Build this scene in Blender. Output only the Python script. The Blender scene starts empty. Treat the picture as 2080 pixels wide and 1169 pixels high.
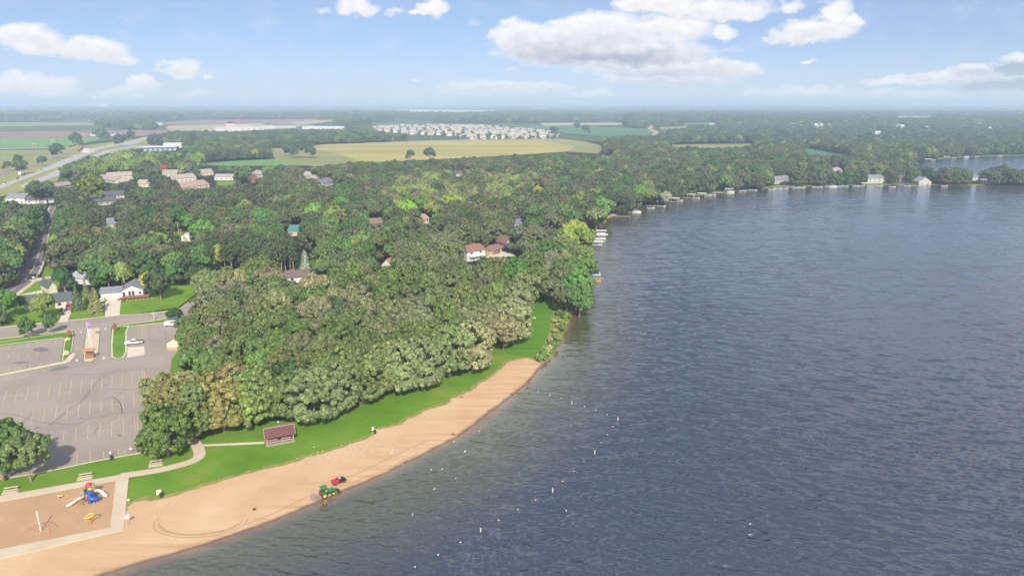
import bpy, bmesh, math, random
import numpy as np
from mathutils import Vector, Matrix
from mathutils.noise import noise as pnoise
R = math.radians
random.seed(7)
rng = np.random.default_rng(7)
sc = bpy.context.scene
col = sc.collection

# ------------------------------------------------------------------ camera
H = 80.0            # height above the lake
FPX = 1400.0        # focal length in pixels of the 2080 px wide photograph
HORIZON = 207.0
PITCH = math.atan((584.5 - HORIZON) / FPX)
cam = bpy.data.cameras.new('camera'); cam_o = bpy.data.objects.new('camera', cam); col.objects.link(cam_o)
cam.sensor_width = 36.0; cam.lens = 36.0 * FPX / 2080.0
cam.clip_start = 0.5; cam.clip_end = 90000.0
cam_o.location = (0, 0, H); cam_o.rotation_euler = (math.pi / 2 - PITCH, 0, 0)
sc.camera = cam_o

# ------------------------------------------------------------------ light
SUN_EL, SUN_AZ = R(37), math.atan2(0.22, -1.0)      # azimuth measured from +Y towards +X
sun = bpy.data.lights.new('sun', 'SUN'); sun.energy = 3.5; sun.angle = R(2.5); sun.color = (1.0, 0.93, 0.82)
sun_o = bpy.data.objects.new('sun', sun); col.objects.link(sun_o)
sd = Vector((math.sin(SUN_AZ) * math.cos(SUN_EL), math.cos(SUN_AZ) * math.cos(SUN_EL), math.sin(SUN_EL)))
sun_o.rotation_euler = sd.to_track_quat('Z', 'Y').to_euler()
sc.view_settings.view_transform = 'Standard'; sc.view_settings.look = 'None'
sc.view_settings.exposure = 0.62; sc.view_settings.gamma = 1.0
sc.cycles.max_bounces = 6; sc.cycles.diffuse_bounces = 2; sc.cycles.glossy_bounces = 3
sc.cycles.transmission_bounces = 3; sc.cycles.transparent_max_bounces = 6; sc.cycles.volume_bounces = 1
sc.cycles.caustics_reflective = False; sc.cycles.caustics_refractive = False
sc.cycles.sample_clamp_indirect = 4.0
sc.cycles.sample_clamp_direct = 1.6; sc.cycles.use_denoising = True; sc.cycles.denoising_prefilter = 'NONE'

# ------------------------------------------------------------------ pixel <-> place
CT, ST = math.cos(PITCH), math.sin(PITCH)
def G(px, py, z=0.0):
    """the point at height z that the photograph shows at pixel (px, py)"""
    u = (px - 1040.0) / FPX; v = (py - 584.5) / FPX
    t = (H - z) / (ST + v * CT)
    return Vector((u * t, t * (CT - v * ST), z))
def P(x, y, z):
    dz = z - H
    d = y * CT - dz * ST
    return 1040.0 + FPX * x / d, 584.5 + FPX * (-(dz * CT + y * ST)) / d
def ang(a, b):
    A, B_ = G(*a), G(*b)
    return math.atan2(B_.y - A.y, B_.x - A.x)

# ------------------------------------------------------------------ node helpers
class NT:
    def __init__(s, tree): s.t = tree; s.n = tree.nodes; s.l = tree.links
    def node(s, typ, **kw):
        n = s.n.new(typ)
        for k, v in kw.items(): setattr(n, k, v)
        return n
    def link(s, a, b): s.l.new(a, b)
    def put(s, sock, v):
        if hasattr(v, 'is_output') or isinstance(v, bpy.types.NodeSocket): s.l.new(v, sock)
        else:
            try: sock.default_value = v
            except Exception: sock.default_value = tuple(v) + (1.0,)
    def m(s, op, a, b=0.0, c=None, clamp=False):
        n = s.n.new('ShaderNodeMath'); n.operation = op; n.use_clamp = clamp
        s.put(n.inputs[0], a); s.put(n.inputs[1], b)
        if c is not None: s.put(n.inputs[2], c)
        return n.outputs[0]
    def ramp(s, f, stops, interp='LINEAR'):
        n = s.n.new('ShaderNodeValToRGB'); cr = n.color_ramp; cr.interpolation = interp
        while len(cr.elements) < len(stops): cr.elements.new(0.5)
        for e, (p, c) in zip(cr.elements, stops):
            e.position = p; e.color = (c, c, c, 1) if isinstance(c, (int, float)) else tuple(c) + (1,)
        s.put(n.inputs[0], f); return n.outputs[0]
    def mix(s, f, a, b, mode='MIX'):
        n = s.n.new('ShaderNodeMix'); n.data_type = 'RGBA'; n.blend_type = mode
        s.put(n.inputs[0], f); s.put(n.inputs[6], a); s.put(n.inputs[7], b); return n.outputs[2]
    def noise(s, vec, scale, detail=4, rough=0.55, dist=0.0, dim='3D'):
        n = s.n.new('ShaderNodeTexNoise'); n.noise_dimensions = dim
        n.inputs['Scale'].default_value = scale; n.inputs['Detail'].default_value = detail
        n.inputs['Roughness'].default_value = rough; n.inputs['Distortion'].default_value = dist
        if vec is not None: s.l.new(vec, n.inputs['Vector'])
        return n.outputs[0]
    def mapping(s, vec, loc=(0,0,0), rot=(0,0,0), scale=(1,1,1)):
        n = s.n.new('ShaderNodeMapping'); s.l.new(vec, n.inputs[0])
        n.inputs[1].default_value = loc; n.inputs[2].default_value = rot; n.inputs[3].default_value = scale
        return n.outputs[0]
    def rng(s, v, a, b, c=0.0, d=1.0, smooth=False):
        n = s.n.new('ShaderNodeMapRange'); n.clamp = True
        if smooth: n.interpolation_type = 'SMOOTHSTEP'
        s.put(n.inputs[0], v)
        for i, q in enumerate((a, b, c, d)): n.inputs[i + 1].default_value = q
        return n.outputs[0]

# ------------------------------------------------------------------ sky
world = bpy.data.worlds.new('World'); sc.world = world; world.use_nodes = True
W = NT(world.node_tree); W.n.clear()
SKY_STRENGTH = 0.14
tc = W.node('ShaderNodeTexCoord'); dirv = tc.outputs['Generated']
sx = W.node('ShaderNodeSeparateXYZ'); W.link(dirv, sx.inputs[0])
az = W.m('ARCTAN2', sx.outputs[0], sx.outputs[1])
el = W.m('ARCSINE', sx.outputs[2])
# the sky of clear air higher up reaches lower down than the model's own horizon glow
cx = W.node('ShaderNodeCombineXYZ')
W.link(sx.outputs[0], cx.inputs[0]); W.link(sx.outputs[1], cx.inputs[1])
zz = W.m('ADD', W.m('MULTIPLY', W.m('MAXIMUM', sx.outputs[2], 0.0), 1.35), 0.225); W.link(zz, cx.inputs[2])
nrm = W.node('ShaderNodeVectorMath', operation='NORMALIZE'); W.link(cx.outputs[0], nrm.inputs[0])
sky = W.node('ShaderNodeTexSky', sky_type='NISHITA', sun_disc=False, sun_elevation=SUN_EL, sun_rotation=SUN_AZ,
             altitude=0.0, air_density=1.0, dust_density=2.0, ozone_density=1.0)
W.link(nrm.outputs[0], sky.inputs[0])
# clouds: each (px, py, half width, half height in pixels, strength, grey painted in as shading of the base)
CLOUDS = [
 (60,82,75,26,1,.3),(30,70,40,16,.9,.2),(175,100,85,27,1,.35),(235,122,45,16,.9,.4),(105,95,50,18,.8,.4),
 (365,139,44,18,1,.25),(425,152,14,6,.8,.2),(70,172,95,19,1,.2),(110,186,60,11,.6,.3),(291,170,32,16,1.05,.15),
 (265,186,80,13,.55,.3),(390,194,60,12,.5,.15),(265,203,40,12,.75,.1),(490,202,26,8,.4,.1),(30,205,60,8,.4,.1),
 (722,18,48,19,1,.2),(660,24,18,8,.4,.2),(880,18,30,20,1,.1),(855,31,22,8,.9,.1),(805,25,20,12,.5,.2),(960,44,14,10,.45,.2),
 (1060,78,62,34,1.1,.35),(1120,95,110,42,1.1,.75),(1215,70,120,40,1.15,.45),(1330,68,110,33,1.1,.3),(1240,110,190,28,1.1,.95),
 (1380,60,70,24,1,.2),(1470,70,26,19,.9,.2),(1240,135,75,12,.95,.6),(1340,140,160,24,1.1,.6),(1470,143,80,18,1.05,.5),(1350,163,140,13,1,.75),
 (1340,8,95,22,1,.15),(1450,22,120,22,.95,.25),(1520,26,42,16,.8,.2),(1490,100,24,9,.45,.2),
 (1660,62,78,26,1.1,.3),(1615,78,50,14,.9,.4),(1695,30,34,30,.95,.1),(1735,45,28,10,.9,.1),(1610,14,30,12,.6,.1),(1642,127,14,4,.7,.2),
 (1000,180,130,14,.85,.55),(1110,177,60,9,.8,.35),(1190,189,66,9,.65,.3),(1040,140,12,6,.4,.6),(843,159,14,5,.5,.2),(1010,104,20,8,.5,.4),
 (1625,189,110,14,.75,.4),(1700,205,200,9,.5,.3),(1830,168,110,9,.75,.25),(1930,158,110,12,.8,.4),(1990,150,60,18,.95,.7),
 (2065,135,52,26,1.2,2.2),(2040,172,120,22,1,1.6),(1880,195,150,13,.6,.45),(1180,212,60,5,.3,.2),(760,206,60,6,.2,.1),
 (2200,60,80,40,1,.4),(-120,110,110,40,1,.3),(2330,140,140,30,1,.6)]
nv = W.node('ShaderNodeCombineXYZ')
W.link(az, nv.inputs[0]); W.link(W.m('MULTIPLY', el, 1.7), nv.inputs[1])
n1 = W.node('ShaderNodeTexNoise'); n1.inputs['Scale'].default_value = 26; n1.inputs['Detail'].default_value = 9; n1.inputs['Roughness'].default_value = .62
W.link(nv.outputs[0], n1.inputs['Vector'])
s2 = W.node('ShaderNodeSeparateColor'); W.link(n1.outputs['Color'], s2.inputs[0])
azd = W.m('ADD', az, W.m('MULTIPLY', W.m('SUBTRACT', s2.outputs[0], .5), .045))
eld = W.m('ADD', el, W.m('MULTIPLY', W.m('SUBTRACT', s2.outputs[1], .5), .030))
mask = None; grey = None
for (px, py, hw, hh, st, gr) in CLOUDS:
    u = (px - 1040) / FPX; v = (py - 584.5) / FPX
    d = Vector((u, CT - v * ST, -(ST + v * CT))).normalized()
    a0, e0 = math.atan2(d.x, d.y), math.asin(d.z)
    ra, re = hw / FPX * math.cos(a0) ** 2 * 1.12, hh / FPX * 1.15 * math.cos(a0)
    dx = W.m('MULTIPLY', W.m('SUBTRACT', azd, a0), 1 / ra)
    dy = W.m('MULTIPLY', W.m('SUBTRACT', eld, e0), 1 / re)
    dyb = W.m('MAXIMUM', dy, W.m('MULTIPLY', dy, -1.25))            # flatter below
    r2 = W.m('ADD', W.m('MULTIPLY', dx, dx), W.m('MULTIPLY', dyb, dyb))
    f = W.m('MULTIPLY', W.m('SUBTRACT', 1.15, r2), st)
    f = W.m('MAXIMUM', f, 0.0)
    g = W.m('MULTIPLY', f, W.m('MULTIPLY', W.m('SUBTRACT', .62, dy, clamp=True), gr))
    mask = f if mask is None else W.m('SMOOTH_MAX', mask, f, .12)
    grey = g if grey is None else W.m('MAXIMUM', grey, g)
det = W.m('MULTIPLY', W.m('SUBTRACT', n1.outputs[0], .5), 1.8)
dens = W.rng(W.m('ADD', mask, det), .03, .92, 0, 1, True)
dens = W.m('MULTIPLY', dens, W.rng(mask, 0.02, .25, 0, 1))
# unseen broken cloud overhead and behind, added and shaped to brighten the lake's reflections
nh = W.node('ShaderNodeTexNoise'); nh.inputs['Scale'].default_value = 3.6; nh.inputs['Detail'].default_value = 7; nh.inputs['Roughness'].default_value = .6
W.link(dirv, nh.inputs['Vector'])
high = W.m('MULTIPLY', W.rng(nh.outputs[0], .42, .60, 0, .85, True), W.m('MULTIPLY', W.rng(el, .16, .26, 0, 1, True), W.rng(el, .55, .95, 1, .25, True)))
dens = W.m('MAXIMUM', dens, high)
# thinner towards the horizon where the air lies in front
dens = W.m('MULTIPLY', dens, W.rng(el, 0.0, .06, .45, .97))
n3 = W.node('ShaderNodeTexNoise'); n3.inputs['Scale'].default_value = 55; n3.inputs['Detail'].default_value = 6
W.link(nv.outputs[0], n3.inputs['Vector'])
gv = W.m('ADD', W.m('MULTIPLY', grey, 1.0), W.m('MULTIPLY', W.m('SUBTRACT', n3.outputs[0], .5), .75), clamp=True)
ccol = W.mix(gv, (4.7, 4.65, 4.7), (2.15, 2.45, 2.95))
skyb = W.mix(W.rng(el, -.01, .095, .85, 0, True), sky.outputs[0], (2.95, 3.45, 3.75))
skyb = W.mix(.12, skyb, (3.3, 3.5, 3.8))
skyc = W.mix(dens, skyb, ccol)
bg = W.node('ShaderNodeBackground'); bg.inputs[1].default_value = SKY_STRENGTH; W.link(skyc, bg.inputs[0])
wo = W.node('ShaderNodeOutputWorld'); W.link(bg.outputs[0], wo.inputs[0])

# ------------------------------------------------------------------ materials
MATS = {}
def mat(name, c=(.5,.5,.5), rough=.7, metal=0.0, var=.12, scale=3.0, c2=None, spec=.3, bump=0.0):
    """a procedural surface: a base colour broken up by two scales of noise"""
    if name in MATS: return MATS[name]
    m = bpy.data.materials.new(name); m.use_nodes = True; N = NT(m.node_tree)
    b = N.n['Principled BSDF']; b.inputs['Roughness'].default_value = rough; b.inputs['Metallic'].default_value = metal
    b.inputs['Specular IOR Level'].default_value = spec
    t = N.node('ShaderNodeTexCoord').outputs['Object']
    f = N.m('ADD', N.m('MULTIPLY', N.noise(t, scale, 5), .6), N.m('MULTIPLY', N.noise(t, scale * 7, 4), .4))
    lo = tuple(x * (1 - var * 1.6) for x in c); hi = c2 or tuple(min(1, x * (1 + var * 1.6)) for x in c)
    N.link(N.ramp(f, [(.3, lo), (.7, hi)]), b.inputs['Base Color'])
    if bump:
        bp = N.node('ShaderNodeBump'); bp.inputs['Strength'].default_value = bump; bp.inputs['Distance'].default_value = .05
        N.link(N.noise(t, scale * 9, 4), bp.inputs['Height']); N.link(bp.outputs[0], b.inputs['Normal'])
    MATS[name] = m; return m
def nmat(name):
    m = bpy.data.materials.new(name); m.use_nodes = True; N = NT(m.node_tree); MATS[name] = m
    return m, N, N.n['Principled BSDF']

# ------------------------------------------------------------------ mesh helpers
def link(o, parent=None):
    col.objects.link(o)
    if parent is not None: o.parent = parent
    return o
def tag(o, label=None, cat=None, group=None, kind=None):
    if label: o['label'] = label
    if cat: o['category'] = cat
    if group: o['group'] = group
    if kind: o['kind'] = kind
    return o
def thing(name, label, cat, loc=(0,0,0), rz=0.0, group=None):
    o = bpy.data.objects.new(name, None); col.objects.link(o)
    o.empty_display_size = .5
    o.location = loc; o.rotation_euler = (0, 0, rz)
    return tag(o, label, cat, group)
def copy_tree(o, parent=None):
    c = o.copy(); col.objects.link(c); c.parent = parent
    for ch in o.children: copy_tree(ch, c)
    return c
class MB:
    def __init__(s): s.v = []; s.f = []
    def add(s, vs, fs):
        n = len(s.v); s.v += [tuple(q) for q in vs]; s.f += [tuple(i + n for i in f) for f in fs]; return s
    def box(s, x, y, z, sx, sy, sz, rz=0.0, rx=0.0, ry=0.0, taper=1.0):
        """centre x, y, z, full sizes"""
        M = Matrix.Rotation(rz, 3, 'Z') @ Matrix.Rotation(ry, 3, 'Y') @ Matrix.Rotation(rx, 3, 'X')
        vs = []
        for k in (-.5, .5):
            t = taper if k > 0 else 1.0
            for (a, b) in ((-.5,-.5), (.5,-.5), (.5,.5), (-.5,.5)):
                p = M @ Vector((a * sx * t, b * sy * t, k * sz)); vs.append((x + p.x, y + p.y, z + p.z))
        return s.add(vs, [(3,2,1,0), (4,5,6,7), (0,1,5,4), (1,2,6,5), (2,3,7,6), (3,0,4,7)])
    def tube(s, pts, r, n=8, r1=None, cap=True):
        pts = [Vector(p) for p in pts]; rings = []; k = len(pts)
        for i, p in enumerate(pts):
            d = (pts[min(i+1, k-1)] - pts[max(i-1, 0)]).normalized()
            a = d.orthogonal().normalized() if abs(d.z) < .99 else Vector((1, 0, 0)); b = d.cross(a).normalized(); a = b.cross(d)
            rr = r if r1 is None else r + (r1 - r) * i / max(1, k - 1)
            if isinstance(r, (list, tuple)): rr = r[i]
            rings.append([p + (a * math.cos(2*math.pi*j/n) + b * math.sin(2*math.pi*j/n)) * rr for j in range(n)])
        vs = [q for ring in rings for q in ring]
        fs = [(i*n+j, i*n+(j+1)%n, (i+1)*n+(j+1)%n, (i+1)*n+j) for i in range(k-1) for j in range(n)]
        if cap: fs += [tuple(range(n-1, -1, -1)), tuple((k-1)*n + j for j in range(n))]
        return s.add(vs, fs)
    def prism(s, prof, y0, y1, axis='y', inset=0.0):
        """profile (x, z) extruded along y; the ends may be drawn in"""
        n = len(prof); cxx = sum(p[0] for p in prof) / n; czz = sum(p[1] for p in prof) / n
        rows = [(y0, inset), (y0 + (.12 if inset else 0), 0), (y1 - (.12 if inset else 0), 0), (y1, inset)] if inset else [(y0, 0), (y1, 0)]
        vs = []
        for (y, ins) in rows:
            for (x, z) in prof:
                q = (cxx + (x - cxx) * (1 - ins), y, czz + (z - czz) * (1 - ins))
                vs.append(q if axis == 'y' else (-q[1], q[0], q[2]))
        fs = [(i*n+j, (i+1)*n+j, (i+1)*n+(j+1)%n, i*n+(j+1)%n) for i in range(len(rows)-1) for j in range(n)]
        fs += [tuple(range(n)), tuple((len(rows)-1)*n + j for j in range(n-1, -1, -1))]
        return s.add(vs, fs)
    def lathe(s, x, y, prof, n=12):
        """profile of (radius, z)"""
        vs = [(x + r * math.cos(2*math.pi*j/n), y + r * math.sin(2*math.pi*j/n), z) for (r, z) in prof for j in range(n)]
        k = len(prof)
        fs = [(i*n+j, i*n+(j+1)%n, (i+1)*n+(j+1)%n, (i+1)*n+j) for i in range(k-1) for j in range(n)]
        fs += [tuple(range(n-1, -1, -1)), tuple((k-1)*n + j for j in range(n))]
        return s.add(vs, fs)
    def ball(s, x, y, z, rx, ry, rz, n=10, k=6):
        vs = [(x, y, z - rz)]
        for i in range(1, k):
            a = -math.pi/2 + math.pi*i/k
            vs += [(x + rx*math.cos(a)*math.cos(2*math.pi*j/n), y + ry*math.cos(a)*math.sin(2*math.pi*j/n), z + rz*math.sin(a)) for j in range(n)]
        vs.append((x, y, z + rz)); L = len(vs) - 1
        fs = [(0, 1+(j+1)%n, 1+j) for j in range(n)]
        fs += [(1+(i-1)*n+j, 1+(i-1)*n+(j+1)%n, 1+i*n+(j+1)%n, 1+i*n+j) for i in range(1, k-1) for j in range(n)]
        fs += [(L, 1+(k-2)*n+j, 1+(k-2)*n+(j+1)%n) for j in range(n)]
        return s.add(vs, fs)
    def build(s, name, m, parent=None, smooth=False, bevel=0.0):
        me = bpy.data.meshes.new(name); me.from_pydata(s.v, [], s.f)
        if m: me.materials.append(m)
        bm = bmesh.new(); bm.from_mesh(me); bmesh.ops.recalc_face_normals(bm, faces=bm.faces)
        if bevel: bmesh.ops.bevel(bm, geom=bm.edges[:], offset=bevel, segments=2, affect='EDGES', clamp_overlap=True)
        if smooth:
            for f in bm.faces: f.smooth = True
        bm.to_mesh(me); bm.free()
        return link(bpy.data.objects.new(name, me), parent)
def wheel_x(mb, x, y, z, r, w, n=16):
    """a wheel whose axle runs along y"""
    prof = [(r*.55, -w/2), (r*.93, -w/2), (r, -w*.3), (r, w*.3), (r*.93, w/2), (r*.55, w/2)]
    vs = [(x + q*math.cos(2*math.pi*j/n), y + yy, z + q*math.sin(2*math.pi*j/n)) for (q, yy) in prof for j in range(n)]
    k = len(prof)
    fs = [(i*n+j, i*n+(j+1)%n, (i+1)*n+(j+1)%n, (i+1)*n+j) for i in range(k-1) for j in range(n)] + [tuple(range(n)), tuple((k-1)*n+j for j in range(n))]
    return mb.add(vs, fs)
def sheet(name, pts, m, z=0.0, kind='structure', thick=0.0, world=False, parent=None):
    """a flat area given by its outline in pixels of the photograph (on the ground), or in metres"""
    ps = [Vector(p) if world else G(*p) for p in pts]
    me = bpy.data.meshes.new(name); bm = bmesh.new()
    vs = [bm.verts.new((p.x, p.y, z)) for p in ps]
    f = bm.faces.new(vs); f.normal_update()
    if f.normal.z < 0: f.normal_flip()
    if thick:
        r = bmesh.ops.extrude_face_region(bm, geom=[f])
        for e in r['geom']:
            if isinstance(e, bmesh.types.BMVert): e.co.z += thick
        bmesh.ops.recalc_face_normals(bm, faces=bm.faces)
    bmesh.ops.triangulate(bm, faces=[q for q in bm.faces if len(q.verts) > 4])
    bm.to_mesh(me); bm.free(); me.materials.append(m)
    o = link(bpy.data.objects.new(name, me), parent)
    if parent is None: tag(o, kind=kind)
    return o
def smooth_line(ps, n=6, closed=False):
    """Catmull-Rom through the points"""
    out = []; k = len(ps)
    for i in range(k if closed else k - 1):
        p0 = ps[(i-1) % k] if closed or i > 0 else ps[0]; p1 = ps[i]; p2 = ps[(i+1) % k]; p3 = ps[(i+2) % k] if closed or i + 2 < k else ps[-1]
        for j in range(n):
            t = j / n
            out.append(.5 * ((2*p1) + (p2-p0)*t + (2*p0-5*p1+4*p2-p3)*t*t + (3*p1-p0-3*p2+p3)*t**3))
    if not closed: out.append(ps[-1])
    return out
def ribbon_mb(mb, pts, w, z, world=False, n=5, h=0.0, off=0.0):
    ps = [Vector(p) if world else G(*p) for p in pts]
    if n > 1 and len(ps) > 2: ps = smooth_line(ps, n)
    vs = []
    for i, p in enumerate(ps):
        d = (ps[min(i+1, len(ps)-1)] - ps[max(i-1, 0)]); d.z = 0; d.normalize(); nn = Vector((-d.y, d.x, 0))
        a, b = p + nn * (off + w/2), p + nn * (off - w/2)
        vs += [(a.x, a.y, z), (b.x, b.y, z)]
        if h: vs += [(a.x, a.y, z+h), (b.x, b.y, z+h)]
    fs = []
    if h:
        for i in range(len(ps)-1):
            k = 4*i; fs += [(k+2, k+3, k+7, k+6), (k, k+2, k+6, k+4), (k+1, k+5, k+7, k+3)]
        L = 4*(len(ps)-1); fs += [(0,1,3,2), (L, L+2, L+3, L+1)]
    else: fs = [(2*i, 2*i+1, 2*i+3, 2*i+2) for i in range(len(ps)-1)]
    return mb.add(vs, fs)
def ribbon(name, pts, w, m, z, kind='structure', **kw):
    mb = MB(); ribbon_mb(mb, pts, w, z, **kw); return tag(mb.build(name, m), kind=kind)
def inpoly(px, py, poly):
    """numpy point in polygon"""
    px = np.asarray(px, float); py = np.asarray(py, float); c = np.zeros(px.shape, bool); n = len(poly)
    for i in range(n):
        x1, y1 = poly[i]; x2, y2 = poly[(i+1) % n]
        if y1 == y2: continue
        c ^= ((y1 > py) != (y2 > py)) & (px < (x2 - x1) * (py - y1) / (y2 - y1) + x1)
    return c
# ================================================================== THE SETTING
# ---- materials of the ground
def ground_mat(name, stops, scale, fine=0.0, rough=.95, detail=6, c_fine=None, bump=0.0, aniso=None, fine_scale=2.0, fine_th=(.5,.7)):
    m, N, b = nmat(name); b.inputs['Roughness'].default_value = rough; b.inputs['Specular IOR Level'].default_value = .1
    t = N.node('ShaderNodeTexCoord').outputs['Object']
    if aniso: t = N.mapping(t, rot=(0,0,aniso[0]), scale=(aniso[1], aniso[2], 1))
    c = N.ramp(N.noise(t, scale, detail, .6), stops)
    if fine:
        c = N.mix(N.m('MULTIPLY', N.ramp(N.noise(t, fine_scale, 5, .65), [(fine_th[0], 0.0), (fine_th[1], 1.0)]), fine), c, c_fine)
    N.link(c, b.inputs['Base Color'])
    if bump:
        bp = N.node('ShaderNodeBump'); bp.inputs['Strength'].default_value = bump; bp.inputs['Distance'].default_value = .2
        N.link(N.noise(t, fine_scale*2, 6), bp.inputs['Height']); N.link(bp.outputs[0], b.inputs['Normal'])
    return m
M_land = ground_mat('far_land', [(.30,(.028,.045,.022)),(.45,(.05,.085,.04)),(.55,(.10,.13,.05)),(.62,(.05,.08,.035)),(.75,(.20,.20,.10))], .0016, .5, detail=8, c_fine=(.03,.05,.02), fine_scale=.012)
M_floor = ground_mat('forest_floor', [(.3,(.018,.026,.010)),(.6,(.035,.045,.016)),(.8,(.06,.055,.025))], .05, .4, c_fine=(.05,.045,.02), fine_scale=.4)
M_lawn = ground_mat('lawn', [(.28,(.080,.175,.014)),(.45,(.110,.240,.018)),(.60,(.155,.265,.028)),(.78,(.25,.27,.06))], .075, .55, c_fine=(.12,.19,.02), fine_scale=.9, bump=.25, fine_th=(.42,.75))
M_lawn2 = ground_mat('mown_strip', [(.35,(.075,.195,.014)),(.65,(.12,.255,.018))], .5, .3, c_fine=(.13,.20,.03), aniso=(R(10), .12, 1.0), fine_scale=.9)
M_yard = ground_mat('yard_grass', [(.3,(.10,.21,.012)),(.55,(.16,.28,.02)),(.8,(.26,.31,.05))], .07, .3, c_fine=(.10,.17,.02), fine_scale=1.1)
M_rough = ground_mat('rough_bank_grass', [(.3,(.12,.20,.035)),(.5,(.20,.25,.05)),(.7,(.34,.29,.13))], .16, .7, c_fine=(.06,.10,.02), fine_scale=.8, bump=.5)
M_asph = ground_mat('worn_asphalt', [(.3,(.29,.245,.205)),(.5,(.335,.283,.240)),(.75,(.385,.325,.278))], .06, .35, rough=.9, c_fine=(.235,.20,.175), fine_scale=1.6)
M_asph2 = ground_mat('dark_asphalt', [(.3,(.16,.145,.15)),(.6,(.20,.18,.185)),(.8,(.24,.215,.21))], .05, .3, rough=.9, c_fine=(.10,.095,.1), fine_scale=1.6, aniso=(R(-28), .3, 1))
M_conc = ground_mat('concrete_walk', [(.3,(.52,.42,.30)),(.7,(.62,.51,.38))], .2, .25, c_fine=(.44,.38,.31), fine_scale=3)
M_conc2 = ground_mat('pale_concrete', [(.3,(.58,.49,.38)),(.7,(.68,.59,.47))], .3, .2, c_fine=(.5,.43,.36), fine_scale=3)
M_kerb = ground_mat('kerb_concrete', [(.3,(.55,.47,.34)),(.7,(.66,.58,.43))], .3, .2, c_fine=(.42,.38,.32), fine_scale=3)
M_play = ground_mat('playground_sand', [(.3,(.42,.265,.145)),(.6,(.49,.31,.175)),(.8,(.54,.35,.20))], .12, .3, c_fine=(.38,.24,.13), fine_scale=1.5)
M_paint = mat('yellow_road_paint', (.60,.44,.24), .85, var=.22, scale=.9)
M_paintw = mat('white_road_paint', (.68,.64,.60), .85, var=.15, scale=1.1)
M_tar = mat('tar_seam', (.115,.10,.10), .8, var=.2)
M_oil = mat('oil_stain', (.17,.15,.15), .7, var=.2)

def field_mat(name, a, b_, c, ax=0.0):
    return ground_mat(name, [(.3,a),(.55,b_),(.75,c)], .006, .35, detail=7, c_fine=a, aniso=(ax, .5, 2.5), fine_scale=.03)
M_gold = field_mat('golden_meadow', (.30,.27,.085), (.42,.36,.115), (.50,.42,.15))
M_golddim = field_mat('pale_meadow', (.19,.21,.08), (.27,.27,.10), (.34,.31,.13))
M_green = field_mat('green_crop', (.12,.24,.07), (.15,.29,.08), (.20,.32,.10))
M_green2 = field_mat('deep_green_crop', (.07,.16,.07), (.09,.19,.08), (.12,.21,.09))
M_brown = field_mat('ploughed_field', (.24,.14,.105), (.29,.175,.13), (.33,.22,.16))
M_tan = field_mat('stubble_field', (.36,.30,.18), (.42,.36,.22), (.48,.42,.27))
M_pale = field_mat('pale_far_field', (.50,.48,.42), (.62,.60,.54), (.72,.70,.62))
M_dirt = field_mat('bare_dirt', (.40,.27,.17), (.48,.34,.22), (.55,.40,.27))

# ---- the land, one sheet to the horizon
mb = MB(); LW = 26000.0
mb.add([(-LW, -600, -1.3), (LW, -600, -1.3), (LW, LW, -1.3), (-LW, LW, -1.3)], [(0, 1, 2, 3)])
land = tag(mb.build('ground', M_land), kind='structure')

# ---- shoreline
SHORE = [(-120,1282),(100,1207),(202,1169),(262,1150),(340,1128),(420,1104),(520,1070),(606,1036),(703,995),(762,970),(820,942),(880,912),(939,881),(992,840),
 (1040,804),(1076,773),(1100,744),(1117,730),(1136,696),(1148,670),(1160,640),(1166,610),(1172,580),(1178,550),(1184,525),(1190,503),(1197,481),(1210,462),(1228,447),
 (1248,438),(1285,429),(1330,417),(1370,407),(1410,399),(1460,391),(1520,385),(1590,381),(1650,378),(1720,376),(1800,375.5),(1900,375.5),(1980,377),(2080,379),(2180,381),(2320,384)]
shore = smooth_line([G(*p) for p in SHORE], 5)
def normals(ps):
    out = []
    for i in range(len(ps)):
        d = ps[min(i+1, len(ps)-1)] - ps[max(i-1, 0)]; d.z = 0; d.normalize(); out.append(Vector((d.y, -d.x, 0)))   # to the right of travel = water
    return out
nrs = normals(shore)
OFFS = [-.6, 0, .7, 1.6, 3, 5, 8, 12, 18, 27, 40]
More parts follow.
